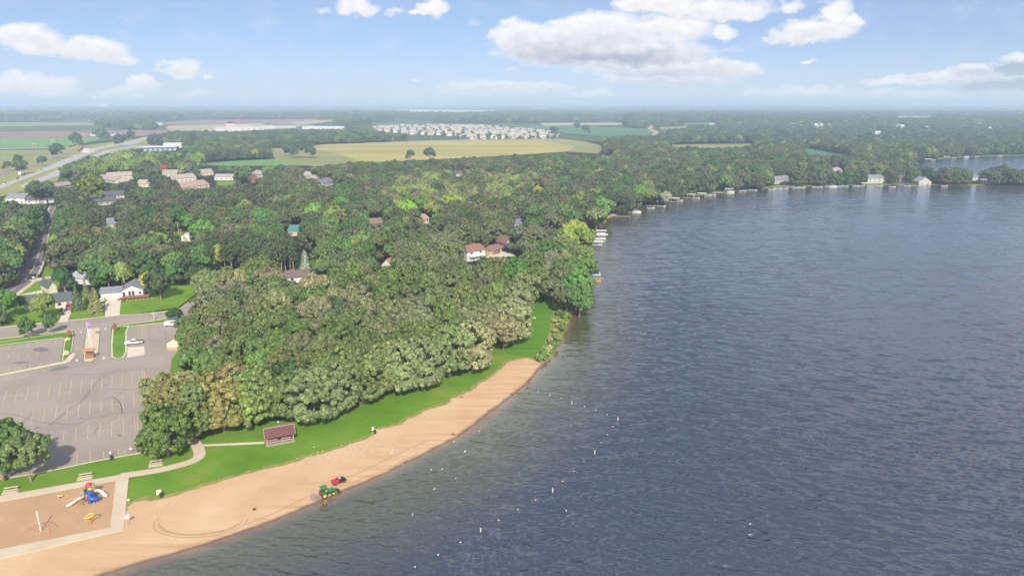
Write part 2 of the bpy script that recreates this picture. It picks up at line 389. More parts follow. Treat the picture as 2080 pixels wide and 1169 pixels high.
def water_mat():
    m, N, b = nmat('lake_water')
    t = N.node('ShaderNodeTexCoord').outputs['Object']
    sh = N.node('ShaderNodeAttribute', attribute_name='shore').outputs['Fac']
    big = N.noise(t, .011, 4, .55)
    shn = N.m('ADD', sh, N.m('MULTIPLY', N.m('SUBTRACT', N.noise(t, .06, 4), .5), 9.0))
    deep = N.ramp(big, [(.35,(.018,.027,.044)),(.6,(.021,.031,.056)),(.75,(.024,.030,.064))])
    st = N.noise(N.mapping(t, rot=(0,0,R(-12)), scale=(1,.045,1)), .22, 3, .6, .8)
    foam = N.m('MULTIPLY', N.rng(N.m('ABSOLUTE', N.m('SUBTRACT', st, .5)), .0, .010, 1, 0), N.rng(N.noise(t, .016, 3), .45, .62, 0, .8))
    deep = N.mix(foam, deep, (.08,.10,.14))
    c = N.mix(N.rng(shn, 3, 38, smooth=True), (.078,.080,.042), deep)
    c = N.mix(N.rng(sh, .1, 3.6), (.20,.13,.075), c)
    N.link(c, b.inputs['Base Color'])
    b.inputs['Roughness'].default_value = .09; b.inputs["IOR"].default_value = 2.2
    b.inputs['Specular IOR Level'].default_value = .5
    # wind ripples: crests long across the view, a second train crossing them; sharp crests, broad troughs
    def train(rot, stretch, scale, dist):
        q = N.noise(N.mapping(t, rot=(0,0,R(rot)), scale=(stretch,1,1)), scale, 2, .5, dist)
        return N.m('SUBTRACT', 1.0, N.m('ABSOLUTE', N.m('MULTIPLY', N.m('SUBTRACT', q, .5), 3.2)))
    w1 = train(22, .42, .9, .6); w2 = train(-4, .45, 1.7, .5); w5 = train(14, .36, .10, .5)
    h = N.m('ADD', N.m('ADD', N.m('MULTIPLY', w1, .045), N.m('MULTIPLY', w2, .02)), N.m('MULTIPLY', w5, .55))
    gust = N.rng(N.noise(N.mapping(t, rot=(0,0,R(60)), scale=(.25,1,1)), .02, 4), .3, .7, .75, 1.15)
    calm = N.rng(sh, 0, 14, .3, 1)
    bp = N.node('ShaderNodeBump'); bp.inputs['Distance'].default_value = 1.0
    N.link(h, bp.inputs['Height']); N.link(N.m('MULTIPLY', N.m('MULTIPLY', gust, calm), 1.0), bp.inputs['Strength'])
    N.link(bp.outputs[0], b.inputs['Normal'])
    return m
M_water = water_mat()
def attr_mesh(name, vs, fs, att, m, poly=None):
    me = bpy.data.meshes.new(name); me.from_pydata(vs, [], fs)
    a = me.attributes.new('shore', 'FLOAT', 'POINT'); a.data.foreach_set('value', np.array(att, np.float32))
    bm = bmesh.new(); bm.from_mesh(me)
    for f in bm.faces:
        f.normal_update()
        if f.normal.z < 0: f.normal_flip()
    bmesh.ops.triangulate(bm, faces=[f for f in bm.faces if len(f.verts) > 4]); bm.to_mesh(me); bm.free()
    me.materials.append(m); return tag(link(bpy.data.objects.new(name, me)), kind='structure')
def resample(ps, n):
    L = [0]
    for a, b in zip(ps, ps[1:]): L.append(L[-1] + (b - a).length)
    out = []; j = 0
    for i in range(n):
        t = L[-1] * i / (n-1)
        while j < len(L)-2 and L[j+1] < t: j += 1
        f = (t - L[j]) / max(1e-9, L[j+1] - L[j]); out.append(ps[j].lerp(ps[j+1], f))
    return out
sheet('forest_floor', [(p.x, p.y) for p in shore] + [(1000,900),(1300,1500),(-1100,1500),(-900,-300),(-160,-300)], M_floor, -.12, world=True)
from mathutils.geometry import delaunay_2d_cdt
edge_ = [(p.x, p.y) for p in shore] + [(2600, 900), (2600, -400), (-300, -400), (-300, 30)]
SH = np.array([(p.x, p.y) for p in shore]); SHD = np.concatenate([SH[:-1] + (SH[1:] - SH[:-1]) * t for t in (0, .25, .5, .75)])
def sdist(x, y): return float(np.sqrt(((SHD - (x, y))**2).sum(1).min()))
pts_ = []
for d in (.7, 1.6, 3, 5, 8, 12, 18, 27, 40):
    lastp = None
    for p, n in zip(shore, nrs):
        q = p + n * d
        if lastp is not None and (q - lastp).length < max(1.5, d * .5): continue
        if inpoly(q.x, q.y, edge_) and sdist(q.x, q.y) > .85 * d: pts_.append((q.x, q.y)); lastp = q
for x in range(-100, 2500, 80):
    for y in range(-300, 700, 80):
        if inpoly(x, y, edge_) and sdist(x, y) > 55: pts_.append((x, y))
ne = len(edge_)
cv, ce, cf, _, _, _ = delaunay_2d_cdt([Vector(q) for q in edge_ + pts_], [(i, (i+1) % ne) for i in range(ne)], [], 1, .001)
def lake_z(d): return -.95 * min(1.0, max(0.0, (d - 3.0) / 5.0))
cd = [min(60.0, sdist(p.x, p.y)) if p.y > 0 or p.x < 100 else 60.0 for p in cv]
attr_mesh('lake', [(p.x, p.y, lake_z(d_)) for p, d_ in zip(cv, cd)], [tuple(f) for f in cf], cd, M_water)
# the surface itself: real waves, a fan-shaped grid whose mesh grows with distance; short waves die out where it is coarse
rows = [82.0]; DY = []
while rows[-1] < 720: DY.append(.165 * (rows[-1] / 100) ** 1.5); rows.append(rows[-1] + DY[-1])
DY.append(DY[-1]); rows = np.array(rows); DY = np.array(DY); NCOL = 1000
tt = np.linspace(-1.15, 1.45, NCOL)
YY = np.repeat(rows[:, None], NCOL, 1); XX = YY * tt[None, :] * .95; GD = np.maximum(DY[:, None], YY * (tt[1] - tt[0]) * .95 * .55)
sel = (XX > -150) ; HH = np.zeros_like(XX); wr_ = np.random.default_rng(5)
for i in range(30):
    lam = 1.05 * (7.5 / 1.05) ** (((i + .5) / 30) ** 1.45); k_ = 2 * math.pi / lam
    th = R(90 - 14) + wr_.normal() * R(24); amp = .12 / k_ * (1.0 if lam < 2.6 else .48)
    ph = k_ * (XX * math.cos(th) + YY * math.sin(th)) + wr_.uniform(0, 6.28) + .8 * np.sin(XX * wr_.uniform(.01, .05) + wr_.uniform(0, 6)) + .8 * np.sin(YY * wr_.uniform(.01, .04))
    fade = np.clip((lam / GD - 2.2) / 1.6, 0, 1)
    env = .75 + .5 * np.sin(XX * wr_.uniform(.02, .09) + YY * wr_.uniform(-.06, .06) + wr_.uniform(0, 6))
    HH += amp * fade * env * (np.sin(ph) + .22 * np.cos(2 * ph))
xf, yf = XX.ravel(), YY.ravel(); ins = inpoly(xf, yf, edge_); sd_ = np.full(xf.shape, 60.0, np.float32)
for c0_ in range(0, len(xf), 20000):
    q = slice(c0_, c0_ + 20000)
    if ins[q].any(): sd_[q] = np.sqrt(((xf[q, None] - SH[None, :, 0])**2 + (yf[q, None] - SH[None, :, 1])**2).min(1))
ok = ins & (sd_ > 2.2); sd_ = np.minimum(sd_, 60)
Z = .012 + HH.ravel() * np.clip((sd_ - 2.0) / 16, 0, 1) ** .7
okg = ok.reshape(XX.shape); qd = okg[:-1, :-1] & okg[1:, :-1] & okg[:-1, 1:] & okg[1:, 1:]
idx = np.arange(XX.size).reshape(XX.shape); F4 = np.stack([idx[:-1, :-1][qd], idx[:-1, 1:][qd], idx[1:, 1:][qd], idx[1:, :-1][qd]], 1)
used_ = np.zeros(XX.size, bool); used_[F4.ravel()] = True; remap = np.cumsum(used_) - 1; F4 = remap[F4].astype(np.int32)
co_ = np.stack([xf, yf, Z], 1)[used_].astype(np.float32)
wm = bpy.data.meshes.new('lake_surface'); wm.vertices.add(len(co_)); wm.vertices.foreach_set('co', co_.ravel())
wm.loops.add(F4.size); wm.loops.foreach_set('vertex_index', F4.ravel()); wm.polygons.add(len(F4)); wm.polygons.foreach_set('loop_start', np.arange(0, F4.size, 4, dtype=np.int32)); wm.polygons.foreach_set('loop_total', np.full(len(F4), 4, np.int32))
wm.update(calc_edges=True); wm.polygons.foreach_set('use_smooth', np.ones(len(F4), bool))
wa = wm.attributes.new('shore', 'FLOAT', 'POINT'); wa.data.foreach_set('value', sd_[used_].astype(np.float32)); wm.materials.append(M_water)
tag(link(bpy.data.objects.new('lake_surface', wm)), kind='structure'); print('WAVES', len(co_))
# second lake behind the peninsula
L2 = [(1826,352),(1838,342),(1850,333),(1880,325.5),(1920,321),(1970,318),(2030,316),(2080,315),(2160,314),(2320,314),(2330,352),(2080,353),(1960,353)]
ps = smooth_line([G(*p) for p in L2], 4, closed=True)
attr_mesh('second_lake', [(p.x, p.y, .02) for p in ps], [tuple(range(len(ps)))], [60.0]*len(ps), M_water)

# ---- lawns
GRASS_SAND = [(-420,1066),(-100,1062),(120,1052),(250,1040),(256,1032),(268,1022),(293,1014),(319,1015),(363,1002),(420,985),(440,978),(481,968),(521,956),(582,941),(642,923),(703,905),
 (755,885),(773,868),(794,866),(848,843),(896,821),(935,804),(968,785),(1004,761),(1028,739),(1050,729),(1069,726),(1088,731),(1103,736)]
sheet('park_lawn', GRASS_SAND + [(1122,724),(1150,668),(1164,636),(1168,604),(1130,592),(1000,580),(700,585),(430,590),(380,640),(200,640),(-420,700)], M_lawn, -.04)
sheet('mown_strip', [(1060,727),(1094,722),(1109,691),(1117,672),(1119,641),(1122,597),(1086,598),(1080,640),(1068,668),(1030,712)], M_lawn2, -.02)
sheet('bank_grass', [(1094,718),(1108,691),(1117,672),(1118,641),(1121,604),(1150,590),(1168,600),(1162,636),(1149,670),(1137,697),(1121,727),(1104,737),(1090,729)], M_rough, .01)
YARDS = [[(243,640),(247,607),(300,600),(330,596),(345,580),(404,578),(402,592),(385,606),(362,624),(300,633)],
 [(138,652),(150,618),(212,606),(212,643)],[(-60,612),(60,600),(125,610),(120,650),(-60,664)],[(36,600),(66,570),(120,566),(120,596),(60,600)],
 [(84,562),(92,541),(120,540),(122,560)],[(340,470),(395,470),(395,490),(345,495)],[(570,553),(612,540),(610,556),(575,566)],[(965,520),(1000,506),(1055,520),(1040,545),(980,548)],
 [(1100,478),(1115,468),(1150,468),(1150,486)],[(-60,425),(0,420),(8,402),(50,406),(60,420),(20,432),(-40,445)],[(230,392),(330,386),(330,398),(240,402)],[(440,368),(490,366),(490,376),(440,378)],
 [(775,512),(790,508),(800,520),(785,524)],[(-60,395),(0,398),(0,410),(-60,415)],[(20,385),(60,376),(90,384),(70,395)]]
for q in YARDS: sheet('yard_lawn', q, M_yard, -.03)
# ---- beach
sA = smooth_line([G(*p) for p in SHORE[:18]], 6); sB = smooth_line([G(*p) for p in GRASS_SAND], 4)
NA, NC = 170, 14
A_, B_ = resample(sA, NA), resample(sB, NA)
nA = normals(A_)
vs, fs, at = [], [], []
for i in range(NA):
    w = (B_[i] - A_[i]).length; wig = 1.3 * (pnoise(B_[i] * .22) + .5 * pnoise(B_[i] * .7))
    for j in range(NC):
        t = (j / (NC-1)) ** 1.5
        q = A_[i].lerp(B_[i], t)
        if j == NC-1: q = q + (B_[i] - A_[i]).normalized() * wig
        vs.append((q.x, q.y, .018 + .012 * t)); at.append(t * w)
for i in range(NA-1):
    for j in range(NC-1): a = i*NC+j; fs.append((a, a+1, a+NC+1, a+NC))
def sand_mat():
    m, N, b = nmat('beach_sand'); b.inputs['Roughness'].default_value = .9; b.inputs['Specular IOR Level'].default_value = .15
    t = N.node('ShaderNodeTexCoord').outputs['Object']
    sh = N.node('ShaderNodeAttribute', attribute_name='shore').outputs['Fac']
    c = N.ramp(N.noise(t, .07, 6, .6), [(.3,(.51,.335,.185)),(.5,(.575,.385,.22)),(.7,(.63,.44,.265))])
    rot = N.mapping(t, rot=(0,0,R(-38)), scale=(.05,1,1))
    c = N.mix(N.m('MULTIPLY', N.ramp(N.noise(rot, .55, 4, .6), [(.48,0.0),(.62,1.0)]), N.rng(sh, 16, 1, .0, .8)), c, (.45,.27,.125))
    c = N.mix(N.m('MULTIPLY', N.ramp(N.noise(t, 1.4, 5, .7), [(.5,0.0),(.75,1.0)]), .35), c, (.44,.29,.17))
    c = N.mix(N.m('MULTIPLY', N.ramp(N.noise(t, .025, 3, .6), [(.55,0.0),(.7,1.0)]), .4), c, (.56,.35,.22))
    wet = N.m('ADD', sh, N.m('MULTIPLY', N.m('SUBTRACT', N.noise(t, .3, 3), .5), 1.6))
    c = N.mix(N.rng(wet, .2, 1.5, 1, 0), c, (.19,.115,.075))
    N.link(c, b.inputs['Base Color'])
    N.link(N.rng(wet, .2, 1.4, .35, .92), b.inputs['Roughness'])
    bp = N.node('ShaderNodeBump'); bp.inputs['Strength'].default_value = .5; bp.inputs['Distance'].default_value = .12
    N.link(N.noise(t, 1.1, 6, .65), bp.inputs['Height']); N.link(bp.outputs[0], b.inputs['Normal'])
    return m
M_sand = sand_mat()
beach = attr_mesh('beach', vs, fs, at, M_sand)
# tyre tracks of the beach tractor: a loop near the fence side and long passes along the water
M_track = mat('tyre_track_sand', (.42,.275,.15), .95, var=.12, scale=2)
tr = MB(); c0 = G(408, 1059)
for rr, a0, a1, sy in ((8.2, 165, 375, .62), (7.3, 175, 372, .6), (7.0, 200, 360, .58)):
    q = [(c0.x + rr*1.1*math.cos(R(a)), c0.y + rr*sy*math.sin(R(a)), 0) for a in range(a0, a1, 12)]
    ribbon_mb(tr, q, .26, .045, world=True, n=3)
for pts in ([(640,1012),(700,985),(790,950),(850,918)], [(640,1000),(600,1020),(560,1040),(500,1064)], [(690,975),(740,955),(800,925),(870,893)]):
    ribbon_mb(tr, pts, .3, .045)
tag(tr.build('tyre_tracks', M_track), kind='structure')

fr_ = MB()
for i in range(NA-1):
    pass
q_ = [B_[i] + (B_[i] - A_[i]).normalized() * (1.3 * (pnoise(B_[i] * .22) + .5 * pnoise(B_[i] * .7)) + .2) for i in range(28, NA)]
vsx = []
for i, p in enumerate(q_):
    d = (q_[min(i+1, len(q_)-1)] - q_[max(i-1, 0)]).normalized(); n_ = Vector((-d.y, d.x, 0)); w0 = .9 + .9*pnoise(p*.5); w1 = .25 + .5*abs(pnoise(p*.9 + Vector((5,0,0))))
    vsx += [(p.x + n_.x*w0, p.y + n_.y*w0, .034), (p.x - n_.x*w1, p.y - n_.y*w1, .034)]
fr_.add(vsx, [(2*i, 2*i+1, 2*i+3, 2*i+2) for i in range(len(q_)-1)])
tag(fr_.build('dry_lawn_edge', ground_mat('dry_grass', [(.3,(.19,.20,.04)),(.5,(.27,.25,.07)),(.7,(.36,.29,.13))], .6, .5, c_fine=(.12,.18,.03), fine_scale=2)), kind='structure')
# ---- playground and walks (concrete a step proud of the lawn)
sheet('playground_sand', [(-60,1030),(237,977),(226,1072),(-60,1128)], M_play, .06)
sheet('sidewalk', [(-60,1018),(238,965),(270,957),(262,969),(251,1077),(236,1080),(0,1135),(-60,1149),(-60,1127),(224,1071),(235,976.5),(-60,1030)], M_conc, .02, thick=.09)
ribbon('curved_path', [(243,967),(290,960),(330,953),(368,944),(392,936),(405,926),(404,914),(398,902),(385,888),(372,878)], 2.6, M_conc, .095, n=6)
ribbon('shelter_path', [(410,904.5),(470,902),(537,899)], 1.15, M_conc2, .085, n=1)
# ---- parking lots and roads
lot = [(-60,992),(0,973),(87,958),(202,934),(309,915),(348,907),(346,850),(343,776),(349,730),(362,712),(362,652),(335,655),(298,659),(264,664),(256,676),(256,716),(248,728),(236,731),(226,727),
       (224,700),(226,664),(204,666),(202,700),(198,726),(186,735),(168,735),(170,700),(176,668),(150,671),(151,683),(148,710),(143,730),(122,741),(0,764),(-60,775)]
sheet('parking_lot', lot, M_asph, .03)
sheet('upper_parking_lot', [(-60,712),(0,703),(125,687),(130,690),(122,735),(0,758),(-60,768)], M_asph, .034)
road = [(-60,672),(0,665),(119,653),(212,644),(303,637),(361,629),(375,620),(394,608),(410,600),(440,590),(440,600),(412,612),(385,640),(339,646),(222,664),(172,669.5),(101,676),(0,688),(-60,695)]
sheet('park_road', road, M_asph, .05)
LROAD_L = [(-160,648),(-60,612),(0,591),(36,562),(52,529),(67,493),(81,465),(92,440),(100,424),(103,417)]
LROAD_R = [(140,417),(112,428),(107,440),(102,460),(97,478),(92,510),(89,525),(82,545),(67,570),(26,600),(-20,622),(-160,680)]
sheet('side_road', LROAD_L + LROAD_R, M_asph2, .05)
sheet('side_road_shoulder', [(-160,641),(-60,606),(-4,586),(31,560),(48,527),(63,491),(78,463),(89,438),(98,422),(103,417),(140,417),(114,430),(110,442),(105,462),(100,480),(95,512),(92,527),(85,548),(72,573),(34,602),(-14,626),(-160,690)], M_conc, .03)
for nm, q in (('driveway', [(213,644),(243,641),(246,607),(244,604),(213,606)]), ('driveway', [(119,655),(137,653),(152,617),(131,618)]),
              ('driveway', [(985,522),(1010,510),(1040,513),(1048,522),(1020,528)]), ('driveway', [(1120,482),(1140,478),(1140,486),(1124,488)]),
              ('driveway', [(58,568),(120,558),(120,562),(66,573)]), ('driveway', [(34,600),(85,589),(87,596),(60,598)])):
    sheet(nm, q, M_conc2 if nm else M_conc, .055)
sheet('concrete_pad', [(259,705),(293,703),(294,720),(258,726)], M_conc2, .045)
# kerbed islands of grass
def island(name, pts, m, kerb=.28):
    sheet(name, pts, m, .05, thick=.07)
    k_ = MB(); ribbon_mb(k_, [G(*p) for p in pts] + [G(*pts[0])], kerb, .05, world=True, n=1, h=.13); tag(k_.build('kerb', M_kerb), kind='structure')
island('grass_island', [(230,664),(262,662),(256,675),(256,716),(249,726),(238,729),(228,725),(227,700)], M_lawn, .5)
island('grass_verge', [(-60,704),(0,695),(132,675),(147,676),(149,684),(146,710),(140,727),(127,733),(132,690),(126,686),(0,701),(-60,711)], M_lawn)
island('grass_verge', [(226,663),(339,648),(335,655),(298,659),(264,663)], M_lawn)
sheet('entrance_island', [(177,668),(203,666),(201,700),(197,726),(186,734),(170,734),(172,700)], M_conc, .05, thick=.10)
kb = MB()
for pts, w in (([(-60,993),(0,974),(87,959),(202,935),(309,916),(348,908)], .22), ([(345,905),(344,850),(343,776),(345,758)], .22),
               ([(-60,773),(0,761.5),(122,737.5),(140,730),(148,718)], 1.8), ([(0,665),(119,653)], .35), ([(137,651),(212,643.5)], .35), ([(243,640.5),(303,636),(361,628),(377,618),(396,607)], .45),
               ([(0,688.5),(101,676.5),(148,672)], .35), ([(225,663.5),(290,654),(339,646)], .3)):
    ribbon_mb(kb, pts, w, .05, h=.12)
tag(kb.build('kerb', M_kerb), kind='structure')
# ---- painted markings
def z2(x, y): return (x/4.952, 740 + y/4.952)
def z1(x, y): return (x/4.952, 540 + y/4.952)
mk = MB()
def row(a0, a1, b0, b1, n, w=.13, skip=()):
    """n+1 parallel lines from (a0-a1) to (b0-b1), ends given in the photograph's pixels"""
    A0, A1, B0, B1 = G(*a0), G(*a1), G(*b0), G(*b1)
    for i in range(n+1):
        if i in skip: continue
        ribbon_mb(mk, [A0.lerp(B0, i/n), A1.lerp(B1, i/n)], w, .058, world=True, n=1)
row(z2(1330,80), z2(1330,205), z2(70,260), z2(30,400), 12)
row(z2(1430,62), z2(1440,186), z2(1452,62), z2(1462,186), 1)
row(z2(1340,292), z2(1348,432), z2(100,505), z2(65,645), 11)
row(z2(1445,272), z2(1457,345), z2(1468,272), z2(1480,345), 1)
row(z2(1240,550), z2(1243,716), z2(400,700), z2(385,800), 7)
row(z2(1350,530), z2(1362,692), z2(1380,530), z2(1392,692), 1)
for a, b in (((1350,360),(1475,355)), ((1350,375),(1455,362)), ((1350,390),(1430,372)), ((1350,405),(1405,382)), ((1347,432),(1480,345)), ((1345,352),(1480,342))):
    ribbon_mb(mk, [z2(*a), z2(*b)], .12, .058, n=1)
for i in range(9):
    ribbon_mb(mk, [z2(1352 + i*1.3, 545 + i*17), z2(1382 + i*1.3, 543 + i*17)], .1, .058, n=1)
    if i < 6: ribbon_mb(mk, [z2(1432 + i*1.6, 75 + i*19), z2(1456 + i*1.6, 73 + i*19)], .1, .058, n=1)
for pts in ([(1480,598),(400,755),(0,822)], [(1340,372),(700,475),(0,580)], [(1240,145),(500,262),(0,330)]):
    ribbon_mb(mk, [z2(*p) for p in pts], .09, .057, n=1)
for a, b in (((1190,840),(1196,930)), ((1255,832),(1265,915)), ((1380,805),(1392,860)), ((1100,860),(1390,815)), ((780,900),(768,1002)), ((905,872),(912,975)), ((1040,870),(1046,950))):
    ribbon_mb(mk, [z2(*a), z2(*b)], .13, .058, n=1)
for i in range(6): ribbon_mb(mk, [z2(1195, 852 + i*14), z2(1262, 842 + i*14)], .1, .058, n=1)
for i in range(14): ribbon_mb(mk, [z2(10 + i*20, 165 - i*3.4), z2(28 + i*20, 150 - i*3.4)], .12, .058, n=1)
row(z1(565,748), z1(555,782), z1(100,805), z1(85,838), 5)
row(z1(385,870), z1(370,915), z1(92,895), z1(76,945), 3)
row(z1(510,962), z1(498,1008), z1(100,1018), z1(86,1062), 4)
row(z1(1292,640), z1(1430,625), z1(1290,745), z1(1432,742), 5)
ribbon_mb(mk, [z1(1432,615), z1(1438,745)], .12, .058, n=1)
ribbon_mb(mk, [z1(0,682), z1(480,628), z1(900,585)], .10, .062, n=1)
# side road centre line, double
for o_ in (-.2, .2):
    ribbon_mb(mk, [(-60,640),(10,600),(60,556),(78,518),(93,470),(103,440),(114,419)], .22, .062, off=o_)
tag(mk.build('parking_markings', M_paint), kind='structure')
mw = MB()
ribbon_mb(mw, [z1(0,640), z1(480,590)], .12, .062, n=1); ribbon_mb(mw, [z1(1060,560), z1(1500,520), z1(1720,500)], .12, .062, n=1)
ribbon_mb(mw, [(-60,611),(34,563),(66,495),(101,424)], .14, .062)
def arrow(px, flip=False):
    a = G(*px); d = (G(px[0]+1, px[1]-14) - a).normalized() * (-1 if flip else 1); n = Vector((-d.y, d.x, 0)); z = .062
    q = lambda s, t: (a.x + d.x*s + n.x*t, a.y + d.y*s + n.y*t, z)
    mw.add([q(-1.3,-.16), q(-1.3,.16), q(.3,.16), q(.3,-.16)], [(0,1,2,3)]); mw.add([q(.3,-.6), q(.3,.6), q(1.5,0)], [(0,1,2)])
arrow(z1(1045,930)); arrow(z1(1062,632)); arrow(z1(772,945), True); arrow(z1(812,664), True)
tag(mw.build('white_markings', M_paintw), kind='structure')
ta = MB()
for pts, w in (([(1070,95),(1000,160),(920,240),(830,360),(700,450),(590,540),(490,610)], .16), ([(30,490),(200,520),(380,575),(620,600),(780,602)], .13), ([(780,600),(900,545),(1050,515),(1200,492),(1560,468)], .13),
               ([(1130,325),(1195,370),(1222,430),(1228,490)], .24), ([(1060,240),(1280,250),(1500,235)], .14), ([(340,480),(240,570),(130,680)], .15), ([(390,65),(440,90),(700,98),(1000,96),(1300,55),(1700,15)], .12),
               ([(1190,515),(1090,580),(990,620),(950,700)], .13), ([(1270,250),(1150,320),(900,375)], .10), ([(1560,800),(1300,840)], .08)):
    ribbon_mb(ta, [z2(*p) for p in pts], w, .056)
for pts in ([(1505,610),(1500,680),(1510,760)], [(1600,600),(1605,660)], [(1660,650),(1680,860)], [(60,860),(300,830),(470,840)], [(40,985),(200,975),(300,965)]):
    ribbon_mb(ta, [z1(*p) for p in pts], .1, .056)
tag(ta.build('tar_seams', M_tar), kind='structure')
M_pud = mat('puddle_water', (.10,.12,.17), .12, var=.2, spec=.6)
sheet('puddle', [z2(*p) for p in ((530,985),(548,960),(585,942),(640,930),(700,926),(735,928),(700,955),(665,975),(600,988),(560,996))], M_pud, .062)
for c_, r_ in (((118,612),.5), ((370,637),.6), ((560,822),.45), ((1158,378),.4), ((1205,712),.5), ((820,538),.45), ((1060,212),.35)):
    q = G(*z2(*c_)); sheet('oil_stain', [(q.x + r_*1.2*math.cos(a)*(1+.25*math.sin(3*a)), q.y + r_*.8*math.sin(a)) for a in [i*.52 for i in range(12)]], M_oil, .0565, world=True)
for q_ in ([(330,835),(400,815),(480,825),(495,850),(420,865),(350,858)], [(120,975),(220,958),(300,962),(200,985)], [(470,1050),(560,1020),(690,1000),(680,1030),(560,1055)]):
    sheet('asphalt_patch', [z1(*p) for p in q_], mat('fresh_asphalt', (.19,.17,.175), .9, var=.15, scale=1.5), .0545)

# ---- far ground: fields, highway, dirt road
FIELDS = [
 ('meadow', M_gold, [(632,296),(660,293),(830,288),(960,285),(1140,283),(1190,288),(1228,297),(1216,312),(1150,308),(1000,318),(760,330),(690,326),(645,322)]),
 ('meadow', M_golddim, [(545,301),(600,300),(650,305),(700,316),(735,330),(640,338),(560,328),(555,315)]),
 ('meadow', M_golddim, [(1095,284),(1190,288),(1228,297),(1216,312),(1150,308),(1170,298)]),
 ('grass_field', M_green, [(380,334),(470,327),(560,323),(640,329),(640,336),(470,337)]),
 ('crop_field', M_green, [(-120,281),(0,281),(150,279),(205,279),(200,285),(141,296),(141,300),(0,302),(-120,303)]),
 ('ploughed_field', M_brown, [(-120,268),(0,268),(345,264),(360,267),(290,277),(150,279),(0,281),(-120,281)]),
 ('meadow', M_golddim, [(-120,305),(0,305),(100,304),(110,307),(80,325),(0,347),(-120,375)]),
 ('crop_field', M_golddim, [(-120,249.5),(0,249),(190,249),(195,255),(0,257),(-120,258)]),
 ('ploughed_field', M_tan, [(335,260),(345,255),(430,253),(560,249),(640,244),(700,243),(560,262),(470,268),(400,266),(345,265)]),
 ('crop_field', M_brown, [(300,249),(420,244),(560,243),(660,241),(640,244),(540,249),(420,253),(330,253)]),
 ('crop_field', M_green2, [(745,253),(760,249),(860,250),(1000,252),(1090,254),(1160,257),(1250,259),(1330,262),(1320,275),(1230,278),(1150,272),(1030,262),(860,256),(760,257)]),
 ('crop_field', M_tan, [(1095,249.5),(1270,249),(1266,254),(1105,255.5)]),
 ('crop_field', M_green, [(1170,265),(1305,264),(1312,271),(1230,275),(1170,273)]),
 ('meadow', M_golddim, [(1358,294),(1530,291.5),(1534,298),(1440,301),(1366,299)]),
 ('meadow', M_golddim, [(1335,258),(1395,256),(1400,260),(1345,264)]),
 ('crop_field', M_green2, [(1385,249),(1450,249),(1455,254),(1390,254)]),
 ('pale_field', M_pale, [(585,223.2),(640,221.8),(830,222.2),(1040,225),(1035,227.2),(830,227.5),(680,225.6)]),
 ('pale_field', M_pale, [(1150,231),(1210,230),(1275,230),(1270,232),(1160,232.6)]),
 ('pale_field', M_pale, [(1090,222.2),(1110,222),(1112,223.4),(1090,223.6)]),
 ('pale_field', M_pale, [(1125,221.8),(1150,221.6),(1150,223.2),(1127,223.4)]),
 ('pale_field', M_green, [(1500,222),(1640,222.5),(1640,224),(1500,224)]),
 ('crop_field', M_golddim, [(1820,236),(1905,236),(1900,239),(1825,239.5)]),
 ('crop_field', M_green2, [(1630,300),(1730,316),(1720,320),(1640,316)]),
]
for i, (nm, m_, q) in enumerate(FIELDS): sheet(nm, q, m_, .10 + .04 * (i % 3))
M_hway = field_mat('highway_surface', (.36,.35,.34), (.42,.40,.38), (.46,.44,.42))
M_verge = field_mat('dry_verge', (.22,.24,.07), (.30,.29,.09), (.36,.32,.12))
HWA = [(-120,418),(0,376.5),(67,351),(121,328),(160,311),(182,303),(212,296),(242,291),(293,281),(293,283.5),(262,291),(232,297),(202,304),(172,317),(141,331),(67,358),(0,385),(-120,426)]
HWB = [(40,378),(84,361),(129,340),(160,326),(182,318),(205,309),(222,305),(252,300),(283,296),(283,298),(262,301),(235,306),(215,312),(190,322),(170,333),(135,352),(90,368),(48,383)]
sheet('highway_verge', [(-120,366),(0,345),(60,327),(120,306),(150,297),(215,290),(260,284),(330,276),(335,282),(290,300),(215,318),(135,362),(80,380),(0,400),(-120,440)], M_verge, .16)
sheet('highway', HWA, M_hway, .34); sheet('highway', HWB, M_hway, .36)
sheet('railway_bed', [(-120,372),(0,351),(81,329),(151,300.5),(200,293),(200,295.5),(152,304),(85,334),(0,357),(-120,380)], mat('railway_gravel', (.27,.21,.19), .95, var=.2, scale=.2), .30)
sheet('country_road', [(-120,303),(0,301.6),(141,299.4),(160,298.5),(160,300),(141,300.8),(0,303.4),(-120,305)], M_hway, .30)
sheet('country_road', [(235,296),(290,279),(350,273),(420,268),(470,262),(640,254.5),(640,255.6),(472,264),(422,270.5),(352,276),(300,282),(262,298)], M_hway, .30)
sheet('parking_apron', [(262,298),(300,295),(400,292),(400,295),(330,299),(285,302)], M_hway, .40)
sheet('dirt_road', [(1318,251),(1333,250),(1329,257),(1325,262),(1337,267),(1339,270),(1329,275),(1322,275),(1328,270),(1320,265),(1314,260)], M_dirt, .34)
sheet('country_road', [(1740,312),(1765,300),(1768,301),(1745,315)], M_pale, .34)
sheet('country_road', [(740,290.5),(830,287),(960,283.5),(1140,281.5),(1140,282.4),(960,284.6),(830,288.4),(740,292)], M_hway, .32)
# eroded bank and shore lawns
for q in ([(1232,444),(1252,437),(1262,432),(1256,427),(1246,430),(1236,437)],): sheet('eroded_bank', q, M_dirt, .06)
for q in ([(1365,402),(1400,391),(1430,386),(1500,382),(1500,387),(1450,393),(1400,401),(1372,407)], [(1548,383),(1560,377),(1640,374),(1655,378),(1600,382)], [(1660,378),(1700,373),(1760,370),(1870,370),(1870,375),(1760,376)],
          [(1870,374),(2000,374),(2000,377),(1900,376)], [(1905,324),(1960,319),(2080,316),(2080,312),(1990,312),(1900,320)]):
    sheet('shore_lawn', q, M_rough, .03)
